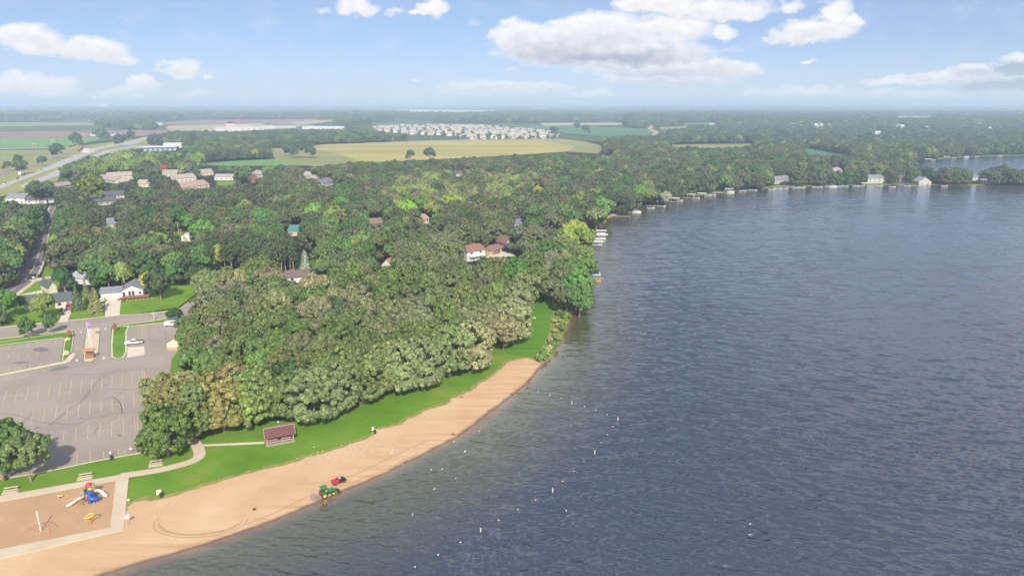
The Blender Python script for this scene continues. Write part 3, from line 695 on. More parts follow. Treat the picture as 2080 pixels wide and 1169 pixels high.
# ================================================================== TREES
def foliage_mat(name, instanced):
    m, N, b = nmat(name)
    tint = N.node('ShaderNodeAttribute', attribute_name='tint', attribute_type='INSTANCER').outputs['Color'] if instanced else N.node('ShaderNodeObjectInfo').outputs['Color']
    rnd = N.node('ShaderNodeAttribute', attribute_name='rnd').outputs['Fac']
    k = N.ramp(rnd, [(0,.50),(.45,1.15),(.8,1.95),(1,3.5)])
    c = N.mix(1.0, tint, k, 'MULTIPLY')
    tip = N.mix(N.rng(rnd, .68, 1.0, 0, .42), c, N.mix(.5, c, (.30,.31,.13), 'MIX'))
    N.link(tip, b.inputs['Base Color']); b.inputs['Roughness'].default_value = .55; b.inputs['Specular IOR Level'].default_value = .25
    tr = N.node('ShaderNodeBsdfTranslucent'); N.link(N.mix(.5, tip, (.12,.16,.02)), tr.inputs[0])
    mx = N.node('ShaderNodeMixShader'); mx.inputs[0].default_value = .15
    N.link(b.outputs[0], mx.inputs[1]); N.link(tr.outputs[0], mx.inputs[2]); N.link(mx.outputs[0], N.n['Material Output'].inputs[0])
    return m
M_leaf = foliage_mat('foliage', False); M_leaf_far = foliage_mat('woodland_foliage', True)
M_bark = mat('bark', (.24,.20,.16), .95, var=.25, scale=2.5, bump=.4)
M_barkp = mat('pine_bark', (.34,.26,.20), .95, var=.25, scale=2.5, bump=.4)

def leaf_mesh(name, centres, normals_, sizes, rnd, m, aspect=1.0, r=None):
    """one small four-sided leaf spray at each centre"""
    n = len(centres); r = r or rng
    a = np.cross(normals_, r.normal(size=(n, 3))); a /= np.linalg.norm(a, axis=1)[:, None] + 1e-9
    b = np.cross(normals_, a); sz = sizes[:, None]
    j = lambda: 1 + .35 * r.uniform(-1, 1, (n, 1))
    q = np.stack([centres - a*sz*j() - b*sz*aspect*.4*j(), centres + a*sz*.3*j() - b*sz*aspect*j(), centres + a*sz*j() + b*sz*aspect*.4*j(), centres - a*sz*.3*j() + b*sz*aspect*j()], 1)
    q[:, 0] += normals_ * sz * r.uniform(-.35, .1, (n, 1)); q[:, 2] += normals_ * sz * r.uniform(-.35, .1, (n, 1))
    me = bpy.data.meshes.new(name); me.vertices.add(4*n); me.vertices.foreach_set('co', q.reshape(-1).astype(np.float32))
    me.loops.add(4*n); me.loops.foreach_set('vertex_index', np.arange(4*n, dtype=np.int32))
    me.polygons.add(n); me.polygons.foreach_set('loop_start', np.arange(0, 4*n, 4, dtype=np.int32)); me.polygons.foreach_set('loop_total', np.full(n, 4, np.int32))
    me.update(calc_edges=True)
    at_ = me.attributes.new('rnd', 'FLOAT', 'FACE'); at_.data.foreach_set('value', rnd.astype(np.float32))
    me.materials.append(m); return me
def unit(v): return v / (np.linalg.norm(v, axis=-1, keepdims=True) + 1e-9)
def broadleaf(name, seed, height=12.5, rad=5.2, base=2.6, nb=8, lob=13, leaves=58, lr=.85, leaf=.27, flat=1.0, low=0, droop=0.0, size_j=.35):
    """a crown of several boughs, each carrying clumps, each clump a spray of leaves"""
    r = np.random.default_rng(seed); C, Nn, S, Rn = [], [], [], []
    ch = height - base; cz = base + ch * .50
    boughs = [(np.array([0, 0, height - rad*.46]), rad * .48)]
    for i in range(nb):
        a = 2*math.pi*(i + r.uniform(-.3, .3)) / nb; rr = rad * r.uniform(.45, .66)
        boughs.append((np.array([math.cos(a)*rr, math.sin(a)*rr, cz + ch * r.uniform(-.22, .20) * flat]), rad * r.uniform(.34, .46)))
    for i in range(low):
        a = 2*math.pi*(i + r.uniform(-.3, .3)) / max(1, low) + .4; boughs.append((np.array([math.cos(a)*rad*.58, math.sin(a)*rad*.58, base + rad*.36 + r.uniform(-.3, .6)]), rad * .31))
    for i in range(3):
        a = r.uniform(0, 6.28); boughs.append((np.array([math.cos(a)*rad*.28, math.sin(a)*rad*.28, cz + ch*r.uniform(.1, .24)]), rad*.42))
    cen = np.array([0, 0, cz - ch*.12])
    for bc, br in boughs:
        d = unit(r.normal(size=(lob*2, 3))); out = unit(bc - cen + 1e-6)
        keep = (d @ out > -.25) & (d[:, 2] > -.62); d = d[keep][:lob]
        for dd in d:
            lc = bc + dd * br * np.array([1, 1, .82]) * r.uniform(.8, 1.08); l_r = lr * r.uniform(.7, 1.3)
            n = int(leaves * (l_r/lr)**2); q = unit(r.normal(size=(n, 3)) + dd * .75 + np.array([0, 0, .25]))
            p = lc + q * l_r * r.uniform(.72, 1.05, (n, 1)); p[:, 2] -= droop * r.uniform(0, 1, n) ** 2
            C.append(p); Nn.append(unit(q + .34 * r.normal(size=(n, 3)))); S.append(leaf * r.uniform(1-size_j, 1+size_j, n))
            Rn.append(np.clip(.30 + .2*r.uniform() + .5 * r.uniform(0, 1, n), 0, 1))
    return leaf_mesh(name, np.concatenate(C), np.concatenate(Nn), np.concatenate(S), np.concatenate(Rn), M_leaf, r=r)
def spruce(name, seed, height=11.0, rad=3.1, base=.3, tiers=16, leaf=.27):
    r = np.random.default_rng(seed); C, Nn, S, Rn = [], [], [], []
    for i in range(tiers):
        t = i / tiers; z = base + (height - base) * t; rr = rad * (1 - t) ** .85 + .15; k = int(9 * (1 - t) + 4)
        for j in range(k):
            a = 2*math.pi*(j + r.uniform(-.35, .35)) / k + i; L = rr * r.uniform(.8, 1.1); n = int(20 * L + 6); s = r.uniform(.15, 1, n) ** .7
            w = r.normal(size=n) * .16 * L * (1 - s*.5)
            p = np.stack([math.cos(a)*s*L - math.sin(a)*w, math.sin(a)*s*L + math.cos(a)*w, z - .35*L*s**1.4 + r.uniform(-.15, .15, n)], 1)
            C.append(p); Nn.append(unit(np.stack([math.cos(a)*.5 + .3*r.normal(size=n), math.sin(a)*.5 + .3*r.normal(size=n), np.full(n, .8)], 1)))
            S.append(leaf * r.uniform(.7, 1.3, n)); Rn.append(np.clip(.25 + .45*s*r.uniform(.5, 1.2, n) + .1, 0, 1))
    return leaf_mesh(name, np.concatenate(C), np.concatenate(Nn), np.concatenate(S), np.concatenate(Rn), M_leaf, aspect=.55, r=r)
def pine(name, seed, height=17.0, rad=2.7, base=8.5, clumps=34, leaf=.26):
    r = np.random.default_rng(seed); C, Nn, S, Rn = [], [], [], []
    for i in range(clumps):
        t = (i + r.uniform()) / clumps; z = base + (height - base) * t; rr = rad * (math.sin(math.pi * (.22 + .74*t)) ** .8) * r.uniform(.35, 1.0); a = r.uniform(0, 6.28)
        n = 85; q = unit(r.normal(size=(n, 3))); p = np.array([math.cos(a)*rr, math.sin(a)*rr, z]) + q * np.array([.95, .95, .5]) * r.uniform(.6, 1.1, (n, 1))
        C.append(p); Nn.append(unit(q + .5*r.normal(size=(n, 3)) + np.array([0, 0, .5]))); S.append(leaf*r.uniform(.7, 1.3, n)); Rn.append(np.clip(r.uniform(.15, .75, n), 0, 1))
    return leaf_mesh(name, np.concatenate(C), np.concatenate(Nn), np.concatenate(S), np.concatenate(Rn), M_leaf, aspect=.6, r=r)
def willow(name, seed, height=13.0, rad=5.0):
    r = np.random.default_rng(seed); C, Nn, S, Rn = [], [], [], []
    for i in range(120):
        a = r.uniform(0, 6.28); rr = rad * math.sqrt(r.uniform(.05, 1)); top = height - (rr/rad)**2 * height*.34 + r.uniform(-.6, .4); L = r.uniform(2.5, 6.0)
        n = 55; s = r.uniform(0, 1, n)
        p = np.stack([math.cos(a)*(rr + s*.5) + r.normal(size=n)*.28, math.sin(a)*(rr + s*.5) + r.normal(size=n)*.28, top - s*L], 1)
        C.append(p); Nn.append(unit(np.stack([math.cos(a) + .4*r.normal(size=n), math.sin(a) + .4*r.normal(size=n), .5 + .3*r.normal(size=n)], 1)))
        S.append(.24*r.uniform(.7, 1.3, n)); Rn.append(np.clip(r.uniform(.2, .9, n), 0, 1))
    return leaf_mesh(name, np.concatenate(C), np.concatenate(Nn), np.concatenate(S), np.concatenate(Rn), M_leaf, aspect=1.3, r=r)
def trunk_mesh(seed, height=7.5, r0=.32, limbs=6, spread=3.2, m=None, top=None):
    r = random.Random(seed); mb = MB()
    kx, ky = r.uniform(-.3, .3), r.uniform(-.3, .3); h1 = height * .5 if limbs else height
    mb.tube([(0,0,-.2), (0,0,.25), (kx*.3,ky*.3,h1*.5), (kx,ky,h1)], [r0*1.45, r0*1.05, r0*.85, r0*(.62 if limbs else .2)], 8)
    for i in range(limbs):
        a = 2*math.pi*i/limbs + r.uniform(-.4, .4); L = spread * r.uniform(.6, 1)
        z0 = h1 * r.uniform(.68, .98); e = (kx + math.cos(a)*L, ky + math.sin(a)*L, height * r.uniform(.85, 1.25))
        mid = (kx + math.cos(a)*L*.45, ky + math.sin(a)*L*.45, (z0 + e[2]) * .5 + .3)
        mb.tube([(kx*.8, ky*.8, z0), mid, e], [r0*.48, r0*.3, r0*.12], 6)
    me = bpy.data.meshes.new('trunk'); me.from_pydata(mb.v, [], mb.f)
    for p in me.polygons: p.use_smooth = True
    me.materials.append(m or M_bark); return me

KINDS = {   # kind: (crown meshes, trunk meshes)
 'oak': ([broadleaf('crown', 11+i, height=12.5 + (i % 3)*.7, rad=5.4 + (i % 2)*.5, base=1.5, nb=8 + i % 3, lob=20, leaves=46, lr=.68, leaf=.25, flat=1.1, low=6) for i in range(6)], [trunk_mesh(3+i, 8.5, .34) for i in range(3)]),
 'maple': ([broadleaf('crown', 41+i, height=12.0, rad=4.9, base=1.8, nb=9, lob=17, leaves=64, lr=.74, leaf=.24, flat=1.25) for i in range(3)], [trunk_mesh(13, 7.5, .28)]),
 'willow': ([willow('crown', 61+i) for i in range(2)], [trunk_mesh(21, 8, .4)]),
 'spruce': ([spruce('crown', 71+i) for i in range(2)], [trunk_mesh(23, 10.2, .22, limbs=0)]),
 'pine': ([pine('crown', 81+i) for i in range(3)], [trunk_mesh(31+i, 16.0, .24, limbs=0, m=M_barkp) for i in range(2)]),
 'shrub': ([broadleaf('foliage', 91+i, height=2.6, rad=1.7, base=.1, nb=5, lob=8, leaves=40, lr=.42, leaf=.16) for i in range(2)], []),
}
PLACED = []      # (x, y, r) of every tree already standing
_protos = {}
def tree(kind, x, y, s=1.0, sh=None, tint=(.07,.09,.035), label='', cat='oak tree', name='oak_tree', group=None, rz=None, vi=None):
    crowns, trunks = KINDS[kind]; vi = random.randrange(len(crowns)) if vi is None else vi
    o = thing(name, label, cat, (x, y, 0.0), random.uniform(0, 6.28) if rz is None else rz, group)
    sh = s if sh is None else sh; o.scale = (s, s, sh)
    key = (kind, vi)
    if kind == 'oak': tint = (tint[0]*.98, tint[1]*1.10, tint[2]*.80)
    if key not in _protos: _protos[key] = bpy.data.objects.new('foliage' if kind == 'shrub' else 'crown', crowns[vi]); c = _protos[key]
    else: c = _protos[key].copy()
    col.objects.link(c); c.parent = o; j = random.uniform(.86, 1.16)
    c.color = (tint[0]*j*random.uniform(.94, 1.06), tint[1]*j, tint[2]*j*random.uniform(.9, 1.1), 1)
    if trunks:
        ti = (kind, 't', random.randrange(len(trunks)))
        if ti not in _protos: _protos[ti] = bpy.data.objects.new('trunk', trunks[ti[2]]); t = _protos[ti]
        else: t = _protos[ti].copy()
        col.objects.link(t); t.parent = o
    PLACED.append((x, y, 4.2*s)); return o
# ================================================================== PLANTING
OLIVE=(.075,.090,.034); DARK=(.042,.062,.026); GREY=(.085,.100,.058); GRN=(.050,.110,.022); BRT=(.085,.155,.026); LIM=(.17,.225,.04); YG=(.17,.185,.04); TAN=(.17,.145,.07); YEL=(.24,.22,.04); PALE=(.15,.165,.095)
CNAME = {OLIVE:'olive green', DARK:'dark green', GREY:'grey green', GRN:'deep green', BRT:'bright green', LIM:'lime green', YG:'yellow green', TAN:'tan leaved', YEL:'golden yellow', PALE:'pale silvery'}
# buildings: (A, B = ends of the visible front wall's foot in the photograph, depth, wall height, roof height, wall, roof, ridge 'f' along the front or 'g' gable to the front, box the photograph shows free)
HOUSES = [
 ('h2', (113,626),(149,621), 10, 2.9, 2.2, 'cream', 'slate', 'f', (113,590,150,627), 'cream house with dark slate roof behind the parked red car'),
 ('h3', (50,629),(76,627), 9, 2.9, 2.0, 'cream', 'slate', 'f', (50,602,76,629), 'small cream house with dark roof left of the spindly yard tree'),
 ('h4', (100,596),(117,593), 11, 3.0, 2.2, 'cream', 'slate', 'g', (100,566,114,594), 'cream house with dark roof beside the side road junction'),
 ('h5', (142,574),(182,578), 9, 3.0, 1.6, 'white', 'pale grey', 'f', (140,545,180,572), 'pale roofed house half hidden behind the tall dark yard tree'),
 ('h6', (405,588),(516,575), 9, 2.8, 2.2, 'beige', 'greybrown', 'f', (404,566,412,584), 'long low house with grey brown roof at the edge of the pine row'),
 ('h7', (582,575),(629,571), 9, 2.8, 2.2, 'white', 'umber', 'f', (572,553,630,566), 'low house with mottled brown roof behind the park oaks'),
 ('h8', (586,479),(612,479), 10, 3.4, 2.8, 'tan', 'teal', 'f', (583,456,611,478), 'tan house with teal metal roof in the woods'),
 ('h9', (752,464),(780,463), 12, 3.0, 3.0, 'tan', 'brown', 'f', (752,440,780,460), 'house with plain brown roof deep among dark oaks'),
 ('h10', (776,547),(797,549), 10, 2.6, 3.0, 'white', 'orange', 'g', (768,525,795,546), 'white house with orange tiled roof peeking between oaks'),
 ('h11', (858,462),(872,459), 8, 5.6, 2.4, 'cream', 'terracotta', 'f', (857,432,873,458), 'tall narrow cream house with terracotta roof beside lime green trees'),
 ('h12', (949,531),(985,525), 10, 5.2, 2.4, 'white', 'russet', 'f', (938,502,986,526), 'white two storey house with russet roof and front balcony'),
 ('h13', (996,519),(1019,513), 8, 2.8, 1.8, 'tan', 'russet', 'f', (990,503,1050,524), 'tan garage beside the paved forecourt and dark car'),
 ('h14', (1027,504),(1041,502), 9, 3.0, 3.2, 'tan', 'russet', 'g', (1027,485,1042,503), 'small russet roofed house above the paved forecourt'),
 ('h15', (1043,463),(1074,463), 11, 3.0, 2.4, 'beige', 'blue grey', 'f', (1043,443,1072,460), 'house with blue grey roof near the wooded shore'),
 ('h16', (206,464),(242,462), 11, 3.0, 3.0, 'beige', 'grey', 'f', (210,446,240,460), 'hipped grey roof showing above dark oaks'),
 ('h18', (196,524),(211,521), 9, 3.2, 2.0, 'white', 'pale grey', 'f', (196,502,208,522), 'pale grey roofed house behind olive trees near the side road'),
 ('h19', (922,358),(946,357), 12, 3.0, 2.5, 'beige', 'slate', 'f', (922,348,945,357), 'dark slate roof far inside the middle woods'),
 ('u1', (13,413),(51,413), 12, 4.6, 3.2, 'white', 'grey', 'f', (0,392,52,415), 'white house with grey roof left of the side road end'),
 ('u2', (53,414),(95,413), 12, 3.0, 2.8, 'white', 'slate', 'f', (53,402,96,414), 'white house with low slate roof beside the side road end'),
 ('u3', (99,412),(110,411), 6, 2.8, 1.5, 'white', 'pale grey', 'f', (98,403,110,412), 'small white shed beside the side road end'),
 ('u4', (186,419),(238,414), 13, 3.0, 3.2, 'beige', 'slate', 'f', (186,401,236,416), 'long house with slate roof below the pinkish walled house'),
 ('u5', (207,405),(262,402), 12, 3.2, 3.0, 'pinkish', 'slate', 'f', (207,389,262,404), 'pinkish walled house with slate roof near the big yellow topped tree'),
 ('u6', (107,386),(150,380), 12, 3.0, 2.8, 'beige', 'taupe', 'f', (107,368,150,382), 'taupe roofed townhouse left of the big yellow topped tree'),
 ('u7', (194,366),(234,373), 14, 3.0, 3.0, 'cream', 'sand', 'f', (192,354,233,373), 'sand roofed townhouse just right of the big yellow topped tree'),
 ('u8', (220,367),(271,364), 14, 4.6, 3.5, 'cream', 'sand', 'f', (220,349,270,366), 'larger sand roofed townhouse behind a small round yard tree'),
 ('u9', (278,380),(308,380), 13, 3.6, 3.2, 'cream', 'sand', 'f', (278,364,308,380), 'cream townhouse with twin windows beside a lime green hedge'),
 ('u10', (327,359),(360,359), 14, 4.0, 3.2, 'cream', 'sand', 'f', (327,345,360,358), 'sand roofed townhouse right of the red maple'),
 ('u11', (357,371),(399,367), 14, 4.2, 3.4, 'white', 'sand', 'f', (354,354,398,369), 'white walled townhouse with steep sand roof'),
 ('u12', (364,388),(426,380), 16, 3.0, 4.0, 'cream', 'terracotta', 'f', (363,364,420,384), 'largest townhouse with broad terracotta roof by the dark woods'),
 ('u13', (408,357),(434,355), 13, 3.6, 3.0, 'cream', 'sand', 'f', (407,343,434,355), 'cream townhouse uphill from the white walled pair'),
 ('u14', (436,366),(474,366), 13, 3.6, 2.6, 'white', 'sand', 'f', (436,351,473,365), 'wide white townhouse on a bright lawn'),
 ('u16', (512,359),(531,363), 12, 4.4, 3.0, 'white', 'sand', 'f', (512,346,533,362), 'white gabled townhouse beside the brown copper tree'),
 ('u17', (616,363),(633,362), 12, 4.0, 3.0, 'pinkish', 'sand', 'f', (614,344,632,362), 'pinkish gabled house at the end of the townhouse rows'),
 ('u18', (635,370),(649,368), 12, 3.6, 3.0, 'beige', 'sand', 'f', (634,352,650,368), 'beige house between the pinkish and the blue grey roofed houses'),
 ('u19', (656,380),(679,375), 12, 3.8, 3.0, 'white', 'blue grey', 'f', (656,363,679,378), 'white house with blue grey roof at the edge of the woods'),
 ('l1', (1573,374),(1605,372), 11, 4.4, 3.0, 'palewall', 'grey', 'f', (1572,357,1606,375), 'white lakeside house with grey gable roof and trees close behind'),
 ('l2', (1693,355),(1711,353), 11, 4.0, 3.2, 'cream', 'sand', 'f', (1692,339,1712,352), 'cream house with sand roof set back from the far shore'),
 ('l3', (1762,372),(1799,372), 12, 5.6, 2.6, 'palewall', 'grey', 'f', (1761,354,1800,373), 'long two storey white lakeside house'),
 ('l4', (1866,375),(1891,375), 12, 3.2, 4.2, 'palewall', 'pale grey', 'g', (1864,357,1892,375), 'white gabled lakeside cottage beside the big lawn'),
 ('l5', (1826,370),(1843,369), 10, 4.0, 2.4, 'brownwall', 'umber', 'f', (1826,354,1842,369), 'brown lakeside cottage between two dark trees'),
 ('l6', (1975,367),(1991,366), 10, 3.6, 2.6, 'white', 'blue grey', 'f', (1974,350,1990,364), 'house with blue grey roof on the narrow peninsula'),
 ('l7', (1995,374),(2013,374), 9, 3.0, 2.0, 'palewall', 'pale grey', 'f', (1996,364,2010,372), 'low white cottage under peninsula trees'),
 ('f1', (1776,273),(1791,273), 16, 5, 3, 'white', 'white', 'f', (1775,264,1791,273), 'large white house far off in the eastern woods'),
 ('f2', (1654,257),(1662,257), 18, 6, 4, 'white', 'white', 'f', (1653,249,1663,257), 'leftmost of three pale far houses above the eastern woods'),
 ('f3', (1665,256),(1672,256), 18, 6, 4, 'cream', 'sand', 'f', (1664,250,1673,256), 'middle of three pale far houses above the eastern woods'),
 ('f4', (1683,257),(1690,257), 18, 6, 4, 'white', 'grey', 'f', (1682,249,1690,257), 'rightmost of three pale far houses above the eastern woods'),
 ('f5', (1820,258),(1828,258), 18, 6, 4, 'cream', 'sand', 'f', (1819,252,1829,258), 'pale far house right of the three pale far houses'),
 ('f6', (1830,260),(1838,260), 18, 6, 4, 'white', 'white', 'f', (1829,253,1838,260), 'whitest house of the far eastern pair'),
]
VIS = [
 [(396,893),(404,870),(470,878),(500,872),(560,850),(600,862),(660,864),(700,840),(745,815),(790,802),(850,797),(895,775),(925,752),(990,738),(1008,704),(1025,690),(1068,690),(1078,655),(1092,618),(1108,600),(1122,598),(1120,640),(1122,660),(1150,650),(1160,640),(1104,745),(200,1190),(-200,1190),(-200,975),(90,958),(290,925),(300,930),(345,930),(380,915)],
 [(-200,672),(120,650),(340,624),(368,612),(398,600),(390,612),(370,630),(366,650),(362,668),(346,690),(348,712),(372,724),(346,742),(343,772),(318,785),(300,808),(302,835),(285,880),(290,925),(-200,990)],
 [(243,637),(246,607),(300,604),(352,600),(352,588),(400,581),(403,592),(382,606),(362,622),(300,632)],
 [(205,583),(250,578),(262,576),(285,566),(285,596),(330,606),(330,612),(246,610),(242,642),(213,644)],
 [(119,655),(137,653),(146,625),(128,612),(150,612),(150,594),(113,592),(113,626),(128,630)],
 [(-40,612),(0,590),(36,560),(52,527),(67,491),(81,463),(92,438),(99,420),(128,416),(110,430),(100,468),(95,500),(88,538),(88,560),(120,558),(118,566),(100,570),(100,598),(60,610),(26,606),(-40,630)],
 [(-120,450),(48,384),(129,353),(120,340),(165,324),(180,314),(195,321),(220,313),(260,305),(290,308),(360,308),(372,300),(372,294),(330,293),(300,290),(293,281),(290,277),(330,268),(350,266),(200,254),(-120,256)],
 [(645,296),(660,293),(830,288),(960,285),(1140,284),(1190,289),(1222,298),(1212,310),(1150,300),(1060,302),(1000,304),(960,306),(905,306),(870,300),(850,308),(800,310),(770,318),(720,322),(650,314)],
 [(545,301),(600,300),(640,312),(690,320),(650,327),(560,325),(555,310)], [(400,330),(470,327),(560,323),(560,326),(470,333)],
 [(1105,736),(1095,718),(1118,670),(1121,610),(1135,640),(1150,650)],
 [(1848,340),(1870,330),(1900,323),(1960,319),(2090,317),(2090,340),(2062,347),(2040,337),(1985,345),(1940,339),(1900,346),(1885,338),(1862,336)],
 [(1100,476),(1116,468),(1128,470),(1128,484),(1104,484)], [(568,545),(612,538),(612,553),(572,555)], [(990,522),(1012,530),(990,546),(968,536)],
 [(340,475),(395,470),(392,488),(345,492)], [(1372,398),(1400,392),(1430,387),(1500,383),(1500,388),(1450,396),(1400,403)], [(1548,377),(1660,373),(1880,372),(2060,375),(2060,380),(1548,385)],
 [(1232,447),(1240,436),(1258,426),(1266,434),(1250,441)], [(748,258),(800,256),(960,256),(1040,260),(1142,273),(1142,283),(1040,285),(935,285),(930,277),(880,276),(800,271),(748,262)],
 [(1318,251),(1333,250),(1329,257),(1325,262),(1337,267),(1339,270),(1329,275),(1322,275),(1328,270),(1320,265),(1314,260)],
 [(455,257),(540,255),(610,250),(700,254),(700,262),(455,267)], [(410,377),(420,368),(500,366),(500,372),(440,379)],
 [(1083,378),(1105,378),(1105,394),(1083,394)], [(818,414),(838,414),(838,432),(818,432)], [(325,332),(342,332),(342,350),(325,350)], [(505,356),(526,356),(526,374),(505,374)], [(1140,455),(1198,455),(1198,500),(1140,500)], [(1198,545),(1215,545),(1215,575),(1198,575)], [(1200,465),(1235,465),(1235,500),(1200,500)], [(612,500),(632,500),(632,555),(612,555)],
 [(336,660),(358,660),(358,714),(336,714)],
] + [[(b[0],b[1]),(b[2],b[1]),(b[2],b[3]),(b[0],b[3])] for b in [h[9] for h in HOUSES]]
FVIS = VIS + [f[2] for f in FIELDS]
LAKE_PX = SHORE[7:] + [(2600,390),(2600,1400),(606,1400)]
NOBASE = [LAKE_PX, L2, lot, road, LROAD_L + LROAD_R, [(-60,712),(0,703),(125,687),(130,690),(122,735),(0,758),(-60,768)]] + YARDS + [f[2] for f in FIELDS] + [HWA, HWB]
def proj(x, y, z):
    dz = z - H; d = y * CT - dz * ST
    return 1040.0 + FPX * x / d, 584.5 + FPX * (-(dz * CT + y * ST)) / d
def hit(polys, x, y): 
    c = np.zeros(np.shape(x), bool)
    for q in polys: c |= inpoly(x, y, q)
    return c
def crown_hits(x, y, s, polys, hh=12.5):
    bad = np.zeros(np.shape(x), bool)
    for (ox, oz) in ((0, .96), (0, .55), (-.36, .6), (.36, .6), (-.25, .85), (.25, .85), (-.2, .3), (.2, .3)):
        bad |= hit(polys, *proj(x + ox*hh*s, y, oz*hh*s))
    return bad
def footprint(x, y): return hit(NOBASE, *proj(x, y, 0*x))
# footprints of the buildings
HB = []
for h in HOUSES:
    a, b = G(*h[1]), G(*h[2]); d = (b - a); w = d.length; d.normalize(); n = Vector((-d.y, d.x, 0)); HB.append(((a+b)/2 + n*h[3]/2, max(w, h[3])/2 + 2.5))
for (px, py, rr) in ((250,590,12),(300,595,10),(350,690,6),(345,675,6),(565,888,6)): HB.append((G(px, py), rr))
HBX = np.array([p.x for p, r in HB]); HBY = np.array([p.y for p, r in HB]); HBR = np.array([r for p, r in HB])
def near_house(x, y):
    return (((x[:, None] - HBX)**2 + (y[:, None] - HBY)**2) < HBR**2).any(1)

# ---- trees that the photograph singles out
def sp(kind, px, py, s, tint, label, mode='b', sh=None, cat=None, name=None, group=None, vi=None):
    """mode 'b': (px, py) is the foot of the trunk; 'c': the middle of the crown"""
    q = G(px, py) if mode == 'b' else G(px, py, 7.3*(sh or s))
    names = {'oak':'oak_tree','maple':'leafy_tree','willow':'willow_tree','spruce':'spruce_tree','pine':'pine_tree','shrub':'shrub'}
    if kind in ('maple', 'willow') and tint[1] < .3: tint = tuple(min(.5, a*1.08) for a in tint)
    return tree(kind, q.x, q.y, s, sh, tint, label, cat or {'shrub':'shrub','maple':'tree','oak':'oak tree'}.get(kind, kind + ' tree'), name or names[kind], group, vi=vi)
EDGE = 'oaks along the beach lawn'
sp('oak', 342, 925, 1.0, (.085,.125,.04), 'rounded green oak at the corner of the parking lot beside the curved path', group=EDGE, vi=1)
sp('oak', 361, 884, 1.15, TAN, 'tan tinged oak behind the rounded green corner oak', group=EDGE)
sp('oak', 348, 853, 1.05, (.16,.16,.065), 'yellowish tan oak overhanging the right edge of the parking lot', group=EDGE)
sp('oak', 400, 884, 1.1, (.10,.12,.05), 'olive oak at the bend of the curved path', group=EDGE)
sp('oak', 456, 876, 1.15, (.19,.165,.075), 'tan leaved oak with a leafy trunk left of the picnic shelter', group=EDGE, vi=2)
sp('oak', 508, 866, 1.15, (.12,.16,.055), 'oak with a long bare trunk just above the picnic shelter roof', group=EDGE, vi=0)
sp('oak', 524, 849, 1.1, (.12,.15,.06), 'twin trunked oak behind the picnic shelter', group=EDGE)
sp('oak', 592, 853, 1.05, (.085,.115,.04), 'oak behind the right end of the picnic shelter', group=EDGE)
sp('oak', 640, 857, 1.2, (.12,.14,.07), 'broad pale green oak standing right of the picnic shelter', group=EDGE, vi=3)
sp('oak', 684, 838, 1.1, (.115,.135,.075), 'oak overhanging the lawn above the red beach vehicle', group=EDGE)
sp('oak', 738, 818, 1.15, (.11,.135,.065), 'oak at the lawn beside the first shore signpost', group=EDGE)
sp('oak', 775, 800, 1.15, (.125,.14,.07), 'oak halfway along the beach lawn', group=EDGE)
sp('oak', 812, 797, 1.2, (.14,.155,.09), 'silvery oak with two pale trunks halfway along the beach lawn', group=EDGE)
sp('oak', 858, 788, 1.2, (.155,.165,.10), 'silvery oak left of the trunk with the dark rail', group=EDGE)
sp('oak', 914, 762, 1.15, (.125,.15,.075), 'oak with a slender pale trunk near the narrow end of the beach', group=EDGE)
sp('oak', 959, 754, 1.22, (.22,.20,.125), 'cream tinted oak standing alone above the narrow end of the beach', group=EDGE, vi=4)
sp('oak', 1041, 696, 1.18, (.19,.19,.12), 'pale oak with leaning trunk beside the mown strip', group=EDGE, vi=5)
sp('oak', 1052, 655, 1.15, (.15,.16,.085), 'pale oak on the inner edge of the mown strip', group=EDGE)
sp('oak', 1063, 622, 1.1, (.12,.14,.065), 'oak at the upper end of the mown strip', group=EDGE)
sp('maple', 6, 973, 1.1, (.07,.12,.03), 'dense green tree leftmost beside the parking lot bottom corner', vi=0)
sp('maple', 63, 977, .92, (.10,.14,.05), 'rounded green tree with short trunk beside the puddle', vi=1)
sp('oak', 30, 955, .95, (.07,.115,.03), 'green tree filling the gap between the two corner trees')
sp('maple', 58, 687, .50, (.045,.085,.025), 'small conical dark tree on the verge above the upper parking lot', sh=.66, vi=2)
sp('maple', 107, 678, .46, (.04,.095,.025), 'small dark green tree leaning over the park road', sh=.62, vi=0)
sp('maple', 92, 648, .82, (.13,.17,.045), 'spindly yellow green yard tree in front of the small cream house', vi=1)
sp('maple', 134, 598, .85, (.03,.085,.03), 'dense dark green tree in front of the white roofed house', sh=1.0, vi=0)
sp('spruce', 159, 630, .95, (.09,.13,.05), 'dark spruce left of the brown green spruce in the front yard', vi=0)
sp('spruce', 197, 635, .98, (.22,.22,.08), 'brownish green spruce beside the wide driveway', vi=1)
sp('spruce', 178, 614, .8, (.18,.21,.06), 'yellow green spruce behind the two front yard spruces', vi=0)
sp('maple', 327, 609, 1.15, (.045,.070,.022), 'large dark tree with yellow tinged top beside the wooden deck', vi=2)
sp('maple', 306, 592, .72, (.24,.24,.03), 'yellow leaved sapling behind the deck house ridge', vi=1)
sp('willow', 250, 581, .88, (.17,.22,.05), 'weeping yellow green willow behind the garage roof', vi=0)
sp('maple', 196, 580, 1.2, (.075,.13,.04), 'broad green tree left of the willow', vi=1)
sp('maple', 222, 585, .95, (.06,.12,.035), 'deep green tree between the broad tree and the willow', vi=0)
sp('maple', 14, 648, .95, (.05,.13,.02), 'bright green round tree in the leftmost front yard', vi=2)
sp('maple', 36, 640, .68, (.045,.09,.025), 'smaller dark green tree beside the round tree in the leftmost yard', vi=1)
sp('oak', 228, 560, 1.0, (.07,.12,.035), 'green oak behind the garage wing of the deck house')
sp('oak', 285, 556, 1.0, (.08,.11,.045), 'grey green oak behind the main roof of the deck house')
